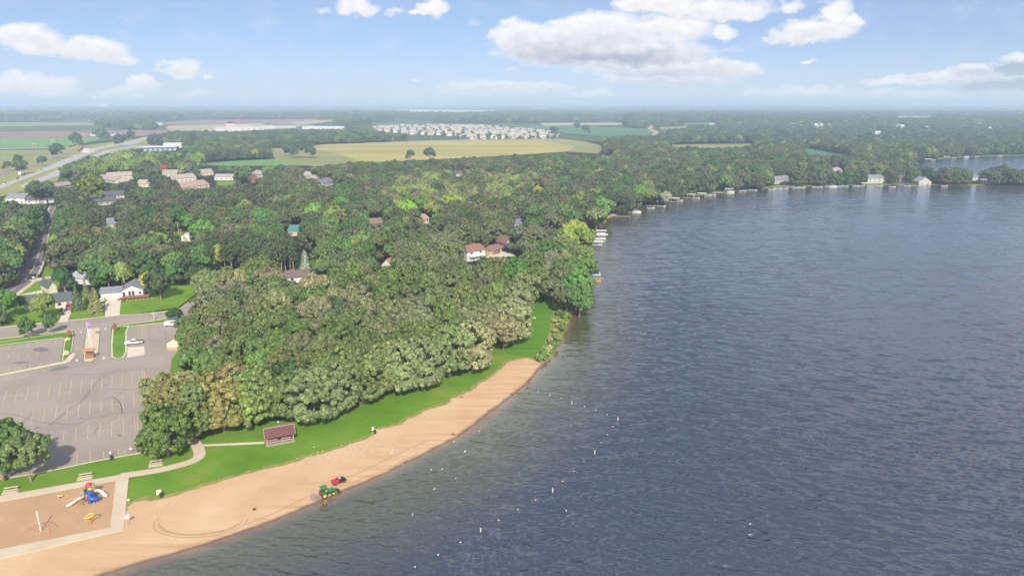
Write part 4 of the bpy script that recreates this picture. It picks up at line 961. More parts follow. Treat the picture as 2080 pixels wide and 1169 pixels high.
sp('maple', 365, 575, 1.0, (.05,.13,.03), 'fresh green tree at the back of the large lawn', vi=0)
sp('shrub', 350, 646, 1.2, (.03,.07,.02), 'dark rounded shrub beside the white van')
sp('shrub', 357, 644, 1.3, (.03,.065,.02), 'dark shrub at the foot of the grove beside the road bend')
sp('spruce', 622, 560, 1.2, (.22,.27,.20), 'tall blue grey spruce beside the small forest lawn', vi=0)
sp('spruce', 541, 575, .95, (.22,.24,.17), 'leaning blue grey spruce in front of the pine row', vi=1)
sp('spruce', 705, 540, .7, (.05,.075,.03), 'small dark spruce among grey oaks', vi=1)
for (x_, y_, s_, t_, l_) in ((1150,486,1.35,(.19,.24,.035),'left part of the large yellow green cottonwood clump by the boat lifts'), (1182,486,1.4,(.13,.20,.035),'right part of the yellow green cottonwood clump nearest the boat lifts'),
   (1168,468,1.35,(.22,.26,.035),'brightest yellow top of the cottonwood clump by the boat lifts'), (1184,540,1.25,(.085,.16,.03),'bright green shore tree above the covered boats'), (1170,582,1.25,(.065,.15,.028),'bright green shore tree directly below the covered boats'),
   (1178,604,1.05,(.06,.125,.03),'low green shore tree at the end of the bank grass'), (1152,606,.9,(.07,.09,.035),'olive shore tree at the top of the bank grass'), (1222,420,1.5,(.085,.17,.045),'tall green cottonwood left of the eroded bank'),
   (1212,440,1.3,(.14,.18,.06),'pale willowy shore tree below the tall cottonwood'), (1298,393,1.5,(.085,.17,.035),'wide fresh green tree above the cabin boat'), (1352,400,.95,(.19,.21,.15),'pale silver bush tree on the shore bend'),
   (1090,458,1.0,(.10,.16,.045),'fresh green tree right of the blue grey roof'), (986,540,.85,(.02,.065,.018),'very dark round tree below the white two storey house'), (930,558,.95,(.055,.14,.02),'small vivid green tree left of the very dark round tree'),
   (1165,520,.95,(.13,.15,.06),'yellowish olive shore tree behind the covered boats')):
    sp('maple', x_, y_, s_, t_, l_, 'c')
for (x_, y_, s_, t_, l_) in ((1093,388,1.0,YEL,'golden yellow tree in the middle of the woods'), (333,343,1.0,(.26,.05,.045),'red maple beside the townhouses'), (516,366,1.1,(.17,.095,.06),'brown copper coloured tree at the townhouse lawn'),
   (184,378,2.0,(.10,.14,.025),'big domed tree with yellow top among the townhouses'), (76,385,1.6,(.05,.085,.04),'tall dark tree left of the big domed tree'), (827,424,1.25,(.13,.27,.02),'lime green tree left of the tall narrow cream house'),
   (855,415,1.3,(.075,.15,.035),'rounded mid green tree above the tall narrow cream house'), (918,412,1.35,(.17,.24,.03),'yellow green crown in the yellowish patch of woods'), (880,424,1.2,(.20,.20,.035),'olive yellow crown beside the tall narrow cream house'),
   (410,470,1.35,(.08,.20,.03),'bright green tree above the pine row'), (385,452,1.0,(.10,.21,.03),'light green crown right of the white dome shed'), (530,442,1.3,(.05,.13,.035),'deep green tree left of the teal roofed house'),
   (640,432,1.4,(.11,.22,.04),'light green crown in the middle of the woods'), (680,440,1.5,(.14,.20,.04),'broad yellow green crown right of the teal roofed house'), (690,418,1.3,(.08,.18,.035),'green crown behind the broad yellow green crown'),
   (680,482,1.0,(.30,.29,.03),'yellow crown near the pale maple'), (660,470,1.1,(.12,.19,.07),'pale green maple right of the teal roofed house'), (790,480,1.2,(.07,.16,.05),'fresh green tree by the lone utility pole'),
   (330,495,1.15,(.14,.22,.035),'light green crown left of the utility poles'), (222,475,1.0,(.07,.18,.035),'small bright green crown under the hipped grey roof'), (116,488,.85,(.14,.22,.02),'yellow green tree beside the side road'), (24,478,1.2,(.13,.23,.02),'lime green tree left of the side road'),
   (44,458,1.15,(.13,.17,.03),'olive yellow tree across the side road'), (12,505,1.3,(.06,.11,.035),'deep green tree left of the side road bend'), (14,540,1.2,(.07,.12,.04),'grey green tree above the red car on the side road')):
    sp('maple', x_, y_, s_, t_, l_, 'c')
for i, (x_, y_, s_, t_) in enumerate(((1101,733,.8,0),(1110,722,1.0,1),(1116,712,.7,2),(1122,708,.95,0),(1118,694,.6,2),(1132,690,.85,1),(1128,676,.6,2),(1140,672,.9,0),(1146,660,.75,1),(1126,655,.5,2),(1150,648,1.0,0),(1136,640,.8,0),(1128,628,.9,1),(1146,628,1.2,0),(1158,622,1.3,1),(1132,612,1.1,0),(1096,728,.6,2),(1140,655,.5,2),(1133,664,.5,2))):
    sp('shrub', x_, y_, s_ * 1.1, ((.09,.16,.03), (.15,.20,.045), (.26,.23,.12))[t_], ('green', 'yellow green', 'dry tan')[t_] + ' bush number ' + str(i+1) + ' up the grassy bank', group='bushes on the grassy bank')
for (x_, y_, s_, t_, l_) in ((1172,562,1.2,(.075,.15,.03),'green shore tree leaning over the water at the covered boats'), (1150,565,1.15,(.09,.11,.045),'olive tree behind the shore trees at the covered boats'), (1125,588,1.0,(.085,.10,.04),'olive tree at the head of the mown strip'),
   (1184,522,1.1,(.10,.17,.04),'pale green shore tree above the leaning one'), (1140,530,1.2,(.12,.13,.06),'greyish olive tree uphill of the covered boats'), (1142,500,1.2,(.11,.15,.045),'green tree below the cottonwood clump')):
    sp('maple', x_, y_, s_, t_, l_, 'c')
# pines with bare stems behind the park grove
PZ = [(372,556),(420,572),(545,568),(600,560),(602,535),(540,520),(450,520),(380,528)]
px_, n_p = [G(*p) for p in PZ], 0
xs = [p.x for p in px_]; ys = [p.y for p in px_]; y_ = min(ys)
while y_ < max(ys):
    x_ = min(xs) + random.uniform(0, 4)
    while x_ < max(xs):
        x2, y2 = x_ + random.uniform(-1.2, 1.2), y_ + random.uniform(-1.2, 1.2)
        if inpoly(*proj(x2, y2, 0.0), PZ) and not near_house(np.array([x2]), np.array([y2]))[0] and not crown_hits(np.array([x2]), np.array([y2]), .95, VIS[12:16], 17)[0]:
            tree('pine', x2, y2, random.uniform(.82, .98), random.uniform(.78, .92), random.choice([(.085,.12,.045),(.10,.125,.05),(.075,.13,.045)]), 'tall bare stemmed pine ' + ('at the left end' if proj(x2,y2,0)[0] < 430 else 'left of the middle' if proj(x2,y2,0)[0] < 490 else 'right of the middle' if proj(x2,y2,0)[0] < 550 else 'at the right end') + (' in the front' if y2 < 345 else ' in the back') + ' of the pine row', 'pine tree', 'pine_tree', 'pines in the dense row'); n_p += 1
        x_ += 5.4
    y_ += 6.2

# ---- tint by place
def zone_tints(px, py, u, w):
    """colour of each crown of the wood, from its pixel place and two random numbers"""
    T = np.zeros((len(px), 3)); pal = np.array([OLIVE, DARK, GREY, OLIVE, GRN, DARK, BRT, (.07,.13,.035), YG, GREY, (.055,.075,.034), (.10,.085,.055)])
    T[:] = pal[np.minimum((u * 12).astype(int), 11)]
    T *= np.array([.95, 1.04, .88])
    def put(mask, cols, p):
        c = np.array(cols); sel = mask & (w < p); T[sel] = c[(u[sel] * len(cols)).astype(int) % len(cols)]
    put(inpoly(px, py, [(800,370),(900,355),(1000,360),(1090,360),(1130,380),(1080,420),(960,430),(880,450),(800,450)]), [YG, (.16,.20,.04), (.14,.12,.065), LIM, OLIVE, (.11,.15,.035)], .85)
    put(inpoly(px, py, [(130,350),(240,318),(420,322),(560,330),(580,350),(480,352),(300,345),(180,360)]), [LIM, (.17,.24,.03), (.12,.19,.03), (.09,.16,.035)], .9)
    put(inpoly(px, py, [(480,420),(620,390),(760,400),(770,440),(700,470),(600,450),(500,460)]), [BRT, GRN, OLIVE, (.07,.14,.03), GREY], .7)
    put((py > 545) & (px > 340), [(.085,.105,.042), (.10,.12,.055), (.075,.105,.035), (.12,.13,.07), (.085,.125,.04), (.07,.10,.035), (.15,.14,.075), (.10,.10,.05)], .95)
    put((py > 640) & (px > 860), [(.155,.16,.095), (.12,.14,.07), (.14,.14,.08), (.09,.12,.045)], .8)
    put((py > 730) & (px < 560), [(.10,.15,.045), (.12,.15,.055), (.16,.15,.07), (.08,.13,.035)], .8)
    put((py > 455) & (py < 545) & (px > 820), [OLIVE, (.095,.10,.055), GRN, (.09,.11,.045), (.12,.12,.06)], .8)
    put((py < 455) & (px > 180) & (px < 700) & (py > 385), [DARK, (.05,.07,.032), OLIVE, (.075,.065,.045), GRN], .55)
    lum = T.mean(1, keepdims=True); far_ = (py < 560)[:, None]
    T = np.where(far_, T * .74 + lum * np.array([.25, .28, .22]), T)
    return T * np.array([1.02, 1.05, .92])
def candidates(y0, y1, step, jit=.36):
    ys = np.arange(y0, y1, step * .87); X, Y = [], []
    for i, yy in enumerate(ys):
        hw = yy * .80 + 30; xs = np.arange(-hw, hw, step) + (i % 2) * step / 2; X.append(xs); Y.append(np.full(xs.shape, yy))
    X = np.concatenate(X); Y = np.concatenate(Y)
    return X + rng.uniform(-jit, jit, X.shape) * step, Y + rng.uniform(-jit, jit, X.shape) * step
def thin(X, Y, keepers):
    ok = np.ones(len(X), bool)
    for (a, b, r_) in keepers: ok &= ((X - a)**2 + (Y - b)**2) > (r_ * .98)**2
    return ok
wx, wy, ws, wt, wk, wr = [], [], [], [], [], []
indiv = []
PL0 = list(PLACED)
for (y0, y1, step, smin, smax, shrink) in ((130, 330, 9.5, .95, 1.2, True), (330, 700, 9.6, .95, 1.25, True), (700, 1300, 11.0, .95, 1.35, False), (1300, 2300, 14, 1.1, 1.55, False), (2300, 4200, 21, 1.5, 2.2, False)):
    X, Y = candidates(y0, y1, step); px, py = proj(X, Y, 0*X)
    ok = (px > -130) & (px < 2210)
    if y0 == 130: ok &= (px < 1180) & (py < 870)
    if y0 < 700: ok &= thin(X, Y, PL0)
    X, Y, px, py = X[ok], Y[ok], px[ok], py[ok]
    polys = FVIS if y0 >= 700 else VIS
    ok = ~footprint(X, Y) & ~near_house(X, Y); X, Y, px, py = X[ok], Y[ok], px[ok], py[ok]
    s = rng.uniform(smin, smax, len(X)); bad = crown_hits(X, Y, s, polys)
    if y0 < 1300:
        for f in (.75, .72):
            s[bad] *= f; bad = crown_hits(X, Y, s, polys) & bad if False else crown_hits(X, Y, s, polys)
        bad |= (s < .52) & (rng.uniform(size=len(X)) < .3)
    X, Y, px, py, s = X[~bad], Y[~bad], px[~bad], py[~bad], s[~bad]
    # clearings and gaps grow with distance
    g = np.array([pnoise(Vector((a * .0035, b * .0035, 3.1))) for a, b in zip(X, Y)])
    if y0 >= 1300: k_ = g > (-.10 if y0 < 2300 else -.02)
    elif y0 >= 700: k_ = g > -.45
    else: k_ = np.ones(len(X), bool)
    k_ |= (px > 1250) & (py > 232)
    X, Y, px, py, s = X[k_], Y[k_], px[k_], py[k_], s[k_]
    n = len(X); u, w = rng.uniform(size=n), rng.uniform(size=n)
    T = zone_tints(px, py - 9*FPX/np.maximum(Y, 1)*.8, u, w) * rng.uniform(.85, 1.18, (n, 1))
    if y0 >= 1300: T = T * np.array([.80, .84, .95]) + np.array([.004, .008, .010])  # far crowns turned bluer and duller: distance haze put into their colour
    bright = T[:, 1] > .125
    kind = np.where(bright | (rng.uniform(size=n) < .22), rng.integers(6, 9, n), rng.integers(0, 6, n))
    wx.append(X); wy.append(Y); ws.append(s); wt.append(T); wk.append(kind); wr.append(rng.uniform(0, 6.28, n))
# clumps of wood out to the horizon
X, Y = candidates(4200, 15500, 72, .45); px, py = proj(X, Y, 0*X); ok = (px > -60) & (px < 2140) & ~hit([f[2] for f in FIELDS], px, py)
g = np.array([pnoise(Vector((a * .0011, b * .0007, 7.7))) + .35*pnoise(Vector((a * .004, b * .003, 1.7))) for a, b in zip(X, Y)]); ok &= g > -.16
X, Y = X[ok], Y[ok]; n = len(X)
wx.append(X); wy.append(Y); ws.append(np.full(n, -1.0)); wk.append(rng.integers(0, 9, n)); wr.append(rng.uniform(0, 6.28, n))
wt.append(np.array([(.045,.075,.035), (.06,.09,.04), (.075,.10,.045)])[rng.integers(0, 3, n)] * rng.uniform(.85, 1.2, (n, 1)))
X, Y = candidates(1480, 2340, 19, .5); px, py = proj(X, Y, 0*X); ok = hit([[(748,257),(800,255),(960,255),(1040,260),(1142,272),(1142,283),(1040,284),(935,284),(930,277),(880,275),(800,270),(748,262)]], px, py) & (rng.uniform(size=len(X)) < .62)
X, Y = X[ok], Y[ok]; n = len(X)
wx.append(X); wy.append(Y); ws.append(rng.uniform(.42, .75, n)); wk.append(rng.integers(0, 9, n)); wr.append(rng.uniform(0, 6.28, n)); wt.append(np.array([(.05,.085,.035), (.08,.12,.04)])[rng.integers(0, 2, n)])
WX, WY, WS, WT, WK, WR = (np.concatenate(q) for q in (wx, wy, ws, wt, wk, wr))
# the nearest stand as trees of their own
N_OWN = 262
order = np.argsort(WX**2 + WY**2); own = order[:N_OWN]; rest = order[N_OWN:]
def colour_word(t):
    best = min(CNAME, key=lambda c: sum((a/ (sum(t)+.01) - b/(sum(c)+.01))**2 for a, b in zip(t, c)) + .6*(math.log(sum(t)/sum(c)))**2*.1); return CNAME[best]
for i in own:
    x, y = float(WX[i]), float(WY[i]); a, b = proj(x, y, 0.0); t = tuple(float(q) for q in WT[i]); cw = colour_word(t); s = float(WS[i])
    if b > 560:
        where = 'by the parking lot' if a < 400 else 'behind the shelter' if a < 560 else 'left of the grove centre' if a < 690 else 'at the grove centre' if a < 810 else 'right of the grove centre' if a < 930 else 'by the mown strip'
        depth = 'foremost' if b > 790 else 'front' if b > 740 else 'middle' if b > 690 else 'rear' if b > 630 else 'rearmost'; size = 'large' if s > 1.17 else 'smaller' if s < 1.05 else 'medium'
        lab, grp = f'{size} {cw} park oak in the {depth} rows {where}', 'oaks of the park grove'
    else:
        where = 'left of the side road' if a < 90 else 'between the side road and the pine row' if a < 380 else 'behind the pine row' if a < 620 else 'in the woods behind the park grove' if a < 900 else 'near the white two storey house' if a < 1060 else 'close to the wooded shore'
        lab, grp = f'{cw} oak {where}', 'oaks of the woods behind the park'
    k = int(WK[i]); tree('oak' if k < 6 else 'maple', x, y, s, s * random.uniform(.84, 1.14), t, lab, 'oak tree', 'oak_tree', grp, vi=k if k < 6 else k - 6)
# ---- everything beyond: one body of woodland
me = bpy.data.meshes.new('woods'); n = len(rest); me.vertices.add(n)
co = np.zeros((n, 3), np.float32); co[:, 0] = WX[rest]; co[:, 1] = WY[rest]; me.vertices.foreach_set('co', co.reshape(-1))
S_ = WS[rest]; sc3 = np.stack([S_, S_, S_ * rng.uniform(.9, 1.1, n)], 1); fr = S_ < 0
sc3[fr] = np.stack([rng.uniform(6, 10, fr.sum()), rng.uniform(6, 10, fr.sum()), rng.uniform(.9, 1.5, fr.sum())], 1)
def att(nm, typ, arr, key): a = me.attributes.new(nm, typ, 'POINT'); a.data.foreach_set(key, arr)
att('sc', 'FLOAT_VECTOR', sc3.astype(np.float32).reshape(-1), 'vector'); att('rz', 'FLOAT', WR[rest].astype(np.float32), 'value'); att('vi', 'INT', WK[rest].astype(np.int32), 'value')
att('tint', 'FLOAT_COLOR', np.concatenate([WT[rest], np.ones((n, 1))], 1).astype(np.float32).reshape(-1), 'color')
woods = tag(link(bpy.data.objects.new('woods', me)), 'continuous broadleaved woodland covering the land beyond the park and around the lake', 'woods', None, 'stuff')
ng = bpy.data.node_groups.new('woods', 'GeometryNodeTree'); ng.interface.new_socket('Geometry', in_out='INPUT', socket_type='NodeSocketGeometry'); ng.interface.new_socket('Geometry', in_out='OUTPUT', socket_type='NodeSocketGeometry')
gi, go = ng.nodes.new('NodeGroupInput'), ng.nodes.new('NodeGroupOutput')
iop = ng.nodes.new('GeometryNodeInstanceOnPoints'); g2i = ng.nodes.new('GeometryNodeGeometryToInstance'); sm = ng.nodes.new('GeometryNodeSetMaterial'); sm.inputs['Material'].default_value = M_leaf_far
srcs = [('oak', i) for i in range(6)] + [('maple', i) for i in range(3)]
for key in reversed(srcs):
    if key not in _protos: raise RuntimeError('no tree of kind %s %d' % key)
    oi = ng.nodes.new('GeometryNodeObjectInfo'); oi.inputs[0].default_value = _protos[key]; ng.links.new(oi.outputs['Geometry'], g2i.inputs[0])
def named(nm, typ):
    q = ng.nodes.new('GeometryNodeInputNamedAttribute'); q.data_type = typ; q.inputs[0].default_value = nm; return q.outputs[0]
cxyz = ng.nodes.new('ShaderNodeCombineXYZ'); ng.links.new(named('rz', 'FLOAT'), cxyz.inputs[2])
ng.links.new(gi.outputs[0], iop.inputs['Points']); ng.links.new(g2i.outputs[0], sm.inputs['Geometry']); ng.links.new(sm.outputs[0], iop.inputs['Instance'])
iop.inputs['Pick Instance'].default_value = True; ng.links.new(named('vi', 'INT'), iop.inputs['Instance Index']); ng.links.new(cxyz.outputs[0], iop.inputs['Rotation']); ng.links.new(named('sc', 'FLOAT_VECTOR'), iop.inputs['Scale'])
ng.links.new(iop.outputs[0], go.inputs[0])
md = woods.modifiers.new('woods', 'NODES'); md.node_group = ng
print('TREES', len(PLACED), 'woods', n, 'pines', n_p)
# ================================================================== BUILDINGS
WALLC = {'palewall':(.42,.43,.42),'white':(.60,.59,.57),'cream':(.58,.53,.43),'beige':(.50,.45,.38),'tan':(.52,.42,.29),'pinkish':(.58,.44,.38),'brownwall':(.26,.17,.12),'bluewall':(.10,.14,.19)}
ROOFC = {'slate':(.105,.105,.12),'grey':(.21,.22,.24),'pale grey':(.36,.36,.37),'blue grey':(.17,.19,.24),'greybrown':(.22,.18,.16),'umber':(.17,.12,.10),'brown':(.24,.14,.105),'russet':(.25,.135,.105),
         'orange':(.46,.21,.10),'terracotta':(.40,.26,.19),'sand':(.38,.32,.26),'taupe':(.33,.28,.23),'teal':(.07,.20,.19),'white':(.66,.65,.62),'tanroof':(.47,.29,.165)}
def wallm(c): return mat('wall_' + c.replace(' ', '_'), WALLC[c], .8, var=.06, scale=.6)
def roofm(c):
    k = 'roof_' + c.replace(' ', '_')
    if k in MATS: return MATS[k]
    m, N, b = nmat(k); b.inputs['Roughness'].default_value = .85
    t = N.node('ShaderNodeTexCoord').outputs['Object']; a = ROOFC[c]
    n_ = N.noise(N.mapping(t, scale=(1, .35, 4)), 2.2, 5, .7); n2 = N.noise(t, .35, 4)
    N.link(N.ramp(N.m('ADD', N.m('MULTIPLY', n_, .6), N.m('MULTIPLY', n2, .4)), [(.32, tuple(q*.72 for q in a)), (.68, tuple(min(1, q*1.22) for q in a))]), b.inputs['Base Color']); return m
M_glass = mat('window_glass', (.035,.045,.055), .12, var=.2, spec=.7)
M_trim = mat('white_trim', (.72,.71,.68), .6, var=.04)
M_wood = mat('red_brown_decking', (.30,.13,.08), .8, var=.2, scale=2)
M_gdoor = mat('pale_garage_door', (.70,.62,.54), .6, var=.05)
def roof_mb(w, d, wh, rh, kind, over=.45, th=.14):
    """pitched roof over a body w wide (x), d deep (y)"""
    mb = MB()
    if kind == 'f':
        a, h = d/2 + over, w/2 + over; z0 = wh - rh*over/(d/2)
        prof = [(-a, z0), (0, wh + rh), (a, z0), (a, z0 - th), (0, wh + rh - th), (-a, z0 - th)]
        vs = [(x, p[0], p[1]) for x in (-h, h) for p in prof]
    elif kind == 'g':
        a, h = w/2 + over, d/2 + over; z0 = wh - rh*over/(w/2)
        prof = [(-a, z0), (0, wh + rh), (a, z0), (a, z0 - th), (0, wh + rh - th), (-a, z0 - th)]
        vs = [(p[0], y, p[1]) for y in (-h, h) for p in prof]
    else:
        a, b = w/2 + over, d/2 + over; r = max(.1, a - b)
        return mb.add([(-a,-b,wh-.1), (a,-b,wh-.1), (a,b,wh-.1), (-a,b,wh-.1), (-r,0,wh+rh), (r,0,wh+rh)], [(0,1,5,4), (1,2,5), (2,3,4,5), (3,0,4), (3,2,1,0)])
    return mb.add(vs, [(0,1,4,5), (1,2,3,4), (6,11,10,7), (7,10,9,8), (0,6,7,1), (1,7,8,2), (5,4,10,11), (4,3,9,10), (0,5,11,6), (2,8,9,3)])
def wall_mb(w, d, wh, rh, kind, mb=None, ox=0, oy=0):
    mb = mb or MB(); mb.box(ox, oy, wh/2 - .15, w, d, wh + .3)
    if kind == 'f':
        for s in (-1, 1): x = ox + s*(w/2 - .1); mb.add([(x-.1, oy-d/2, wh-.02), (x-.1, oy+d/2, wh-.02), (x-.1, oy, wh+rh-.1), (x+.1, oy-d/2, wh-.02), (x+.1, oy+d/2, wh-.02), (x+.1, oy, wh+rh-.1)], [(0,1,2), (3,5,4), (0,2,5,3), (1,4,5,2), (0,3,4,1)])
    elif kind == 'g':
        for s in (-1, 1): y = oy + s*(d/2 - .1); mb.add([(ox-w/2, y-.1, wh-.02), (ox+w/2, y-.1, wh-.02), (ox, y-.1, wh+rh-.1), (ox-w/2, y+.1, wh-.02), (ox+w/2, y+.1, wh-.02), (ox, y+.1, wh+rh-.1)], [(0,1,2), (3,5,4), (0,2,5,3), (1,4,5,2), (0,3,4,1)])
    return mb
def window(parent, x, y, z, w, h, side='front'):
    f = MB(); g = MB()
    if side == 'front':
        f.box(x, y-.03, z+h/2+.05, w+.2, .10, .1); f.box(x, y-.03, z-h/2-.05, w+.2, .14, .1)
        for s in (-1, 1): f.box(x+s*(w/2+.05), y-.03, z, .1, .1, h)
        g.box(x, y-.02, z, w, .06, h)
    else:
        f.box(x, y, z+h/2+.05, .10, w+.2, .1); f.box(x, y, z-h/2-.05, .14, w+.2, .1)
        for s in (-1, 1): f.box(x, y+s*(w/2+.05), z, .1, .1, h)
        g.box(x, y, z, .06, w, h)
    o = f.build('window', M_trim, parent); g.build('pane', M_glass, o)
def place(a, b, depth):
    A, B_ = G(*a), G(*b); d = B_ - A; w = d.length; d.normalize(); n = Vector((-d.y, d.x, 0)); c = (A + B_)/2 + n*depth/2
    return (c.x, c.y, 0), math.atan2(d.y, d.x), w
for key, a, b, depth, wh, rh, wc, rc, rk, box, lab in HOUSES:
    loc, rz, w = place(a, b, depth)
    o = thing('house', lab, 'house', loc, rz); far = loc[1] > 1100
    wall_mb(w, depth, wh, rh, rk).build('wall', wallm(wc), o)
    rf = roof_mb(w, depth, wh, rh, rk).build('roof', roofm(rc), o)
    if not far and key not in ('u3', 'h13'): MB().box(w*.22, .6, wh+rh*.9, .7, .7, 1.3).build('chimney', mat('chimney_brick', (.33,.22,.17), .9), rf)
    y = -depth/2 - .01; nwin = 0 if w < 5 else max(2, min(5, int(w / 4.2)))
    if far: nwin = min(nwin, 3)
    for st in range(2 if wh > 4.3 else 1):
        for i in range(nwin):
            x = w * ((i + .5)/nwin - .5)
            if st == 0 and i == nwin - 1 and nwin > 1:
                MB().box(x, y-.02, 1.05, 1.0, .08, 2.1).build('door', mat('house_door', (.25,.14,.10), .6), o)
            else: window(o, x, y, 1.55 + st*2.5, 1.3 if not far else 1.8, 1.1)
    for i in range(2): window(o, w/2 + .02, depth*(-.22 + .44*i), 1.6, 1.2, 1.1, 'side')
    if key == 'h12':
        dk = MB(); dk.box(0, -depth/2-1.2, 2.55, w*.8, 2.3, .18)
        for i in range(5): dk.box(-w*.38 + i*w*.19, -depth/2-2.2, 1.25, .16, .16, 2.5)
        dk.build('balcony', M_trim, o)
        rl = MB(); rl.box(0, -depth/2-2.3, 3.5, w*.8, .06, .06)
        for i in range(22): rl.box(-w*.39 + i*w*.78/21, -depth/2-2.3, 3.07, .05, .05, .86)
        rl.build('railing', M_trim, o)
    if key == 'h13': MB().box(0, y-.02, 1.2, w*.7, .08, 2.3).build('garage_door', mat('brown_garage_door', (.24,.15,.10), .6), o)
# the deck house: a garage wing and a gabled main wing with a timber deck
loc, rz, w = place((206,608), (248,604.5), 7.5)
o = thing('house', 'white deck house with grey roofs, wide garage wing and red brown timber deck', 'house', loc, rz)
wall_mb(w, 7.5, 2.9, 1.5, 'f').build('garage_wall', wallm('white'), o)
roof_mb(w, 7.5, 2.9, 1.5, 'f').build('garage_roof', roofm('grey'), o)
gd = MB(); gd.box(.2, -3.79, 1.2, w*.62, .08, 2.25)
for i in range(3): gd.box(.2, -3.84, .65 + i*.56, w*.61, .03, .03)
gd.build('garage_door', M_gdoor, o)
W2, D2 = 8.2, 12.0; ox, oy = w/2 + W2/2 + .05, 1.9
mb = MB(); wall_mb(W2, D2, 3.3, 2.0, 'g', mb, ox, oy); mb.build('wall', wallm('white'), o)
rb = roof_mb(W2, D2, 3.3, 2.0, 'g'); rb.v = [(p[0]+ox, p[1]+oy, p[2]) for p in rb.v]; rb.build('roof', roofm('grey'), o)
for x in (ox-1.0, ox+.3): window(o, x, oy-D2/2-.01, 1.75, .95, 1.9)
window(o, ox-3.2, oy-D2/2-.01, 1.5, 1.0, 2.0); window(o, ox+2.9, oy-D2/2-.01, 1.7, .9, 1.1)
MB().box(-w*.42, -3.8, 1.1, .95, .08, 2.1).build('door', M_trim, o)
dk = MB(); dk.box(ox+1.6, oy-D2/2-2.3, .75, 10.5, 4.4, .16)
for i in range(6):
    for q in (-.1, -4.3): dk.box(ox-3.3 + i*1.98, oy-D2/2+q, .33, .14, .14, .7)
for i in range(4): dk.box(ox-4.2 - i*.35, oy-D2/2-2.2, .58 - i*.17, .36, 2.6, .12)
dk = dk.build('deck', M_wood, o)
rl = MB()
for (x0, y0, x1, y1) in ((ox-3.6, oy-D2/2-4.4, ox+6.8, oy-D2/2-4.4), (ox+6.8, oy-D2/2-4.4, ox+6.8, oy-D2/2-.2)):
    L = math.hypot(x1-x0, y1-y0); n = int(L/.45); rl.tube([(x0,y0,1.75),(x1,y1,1.75)], .06, 4); rl.tube([(x0,y0,1.2),(x1,y1,1.2)], .04, 4)
    for i in range(n+1): rl.box(x0+(x1-x0)*i/n, y0+(y1-y0)*i/n, 1.28, .07, .07, .95)
rl.build('railing', M_wood, dk)
rk_ = MB()
for i in range(16): rk_.ball(ox-4.5 + i*.85 + random.uniform(-.2,.2), oy-D2/2-5.0+random.uniform(-.3,.3), .12, .35, .3, .22, 7, 4)
rk_.build('rock_border', mat('border_stone', (.40,.34,.29), .9, var=.2), o)
# white dome shed in the clearing
q = G(381, 487); o = thing('shed', 'white rounded shed standing in a forest clearing', 'shed', (q.x, q.y, 0), R(12))
prof = [(-2.6, 0)] + [(-2.6*math.cos(a), 1.6 + 2.4*math.sin(a)) for a in [i*math.pi/8 for i in range(9)]] + [(2.6, 0)]
MB().prism(prof, -3.6, 3.6).build('shell', mat('white_metal_shed', (.68,.66,.62), .6), o, smooth=False)
MB().box(0, -3.64, 1.2, 1.6, .08, 2.3).build('door', mat('grey_door', (.35,.35,.35), .6), o)
# park building at the right edge of the parking lot
A, B_ = G(337.5, 711), G(362, 713); loc = (A.x + 2.9, A.y + 5.2, 0)
o = thing('park_building', 'park building with tan roof and cream gable half hidden by the grove', 'building', loc, R(2))
wall_mb(5.6, 10.0, 2.9, 1.7, 'g').build('wall', wallm('cream'), o)
roof_mb(5.6, 10.0, 2.9, 1.7, 'g', over=.7).build('roof', roofm('tanroof'), o)
MB().box(0, -5.04, .5, 5.7, .1, 1.0).build('plinth', mat('tan_brick', (.46,.32,.20), .9, scale=4), o)
MB().box(-2.84, -1.5, 1.1, .08, 1.0, 2.1).build('door', mat('house_door', (.25,.14,.10), .6), o)
# commercial and industrial buildings far off
def shed_far(a, b, depth, h, wc, rc, lab, name='warehouse', pitched=False, bays=6):
    loc, rz, w = place(a, b, depth); o = thing(name, lab, 'warehouse', loc, rz)
    wall_mb(w, depth, h, 0, 'x').build('wall', wallm(wc), o)
    (roof_mb(w, depth, h, h*.45, 'f', over=1.2, th=.5) if pitched else MB().box(0, 0, h+.45, w+.8, depth+.8, .5)).build('roof', roofm(rc), o)
    for i in range(bays): MB().box(w*((i+.5)/bays-.5), -depth/2-.06, h*.36, w/bays*.5, .14, h*.55).build('door', mat('dock_door', (.42,.44,.46), .6), o)
    return o
shed_far((291,308),(360,306.5), 34, 6.5, 'bluewall', 'white', 'long low building with dark blue front beside the highway', bays=7)
shed_far((332,300.5),(372,300), 26, 7.5, 'white', 'white', 'white building behind the long dark blue fronted building', bays=4)
shed_far((461,266.5),(536,263.8), 60, 9, 'white', 'white', 'long white industrial hall left of the brown roofed hall')
shed_far((480,261),(506,260), 50, 15, 'pinkish', 'russet', 'pinkish block rising behind the long white hall', pitched=True, bays=3)
shed_far((546,262),(558,261.6), 40, 9, 'white', 'white', 'small white annex left of the big brown roofed hall', bays=2)
shed_far((558,261.5),(602,260), 70, 11, 'cream', 'greybrown', 'big brown roofed hall between two white halls', pitched=True)
shed_far((614,262.5),(699,263), 45, 7.5, 'white', 'white', 'longest white hall right of the brown roofed hall')
shed_far((302,254.2),(330,254.0), 40, 7, 'white', 'pale grey', 'pair of white farm halls beyond the ploughed fields', pitched=True, bays=3)
shed_far((193,254.8),(256,254.4), 50, 7, 'beige', 'pale grey', 'very long pale farm hall left of the far fields', bays=6)
shed_far((195,277),(207,276.5), 24, 5, 'white', 'white', 'white farm buildings by the lone green field tree', bays=3)
shed_far((233,277),(248,276.5), 24, 5, 'white', 'pale grey', 'grey roofed farm building right of the lone field tree', bays=3)
shed_far((972,229.5),(990,229.2), 130, 16, 'white', 'white', 'bright white hall on the far plain left of centre', bays=3)
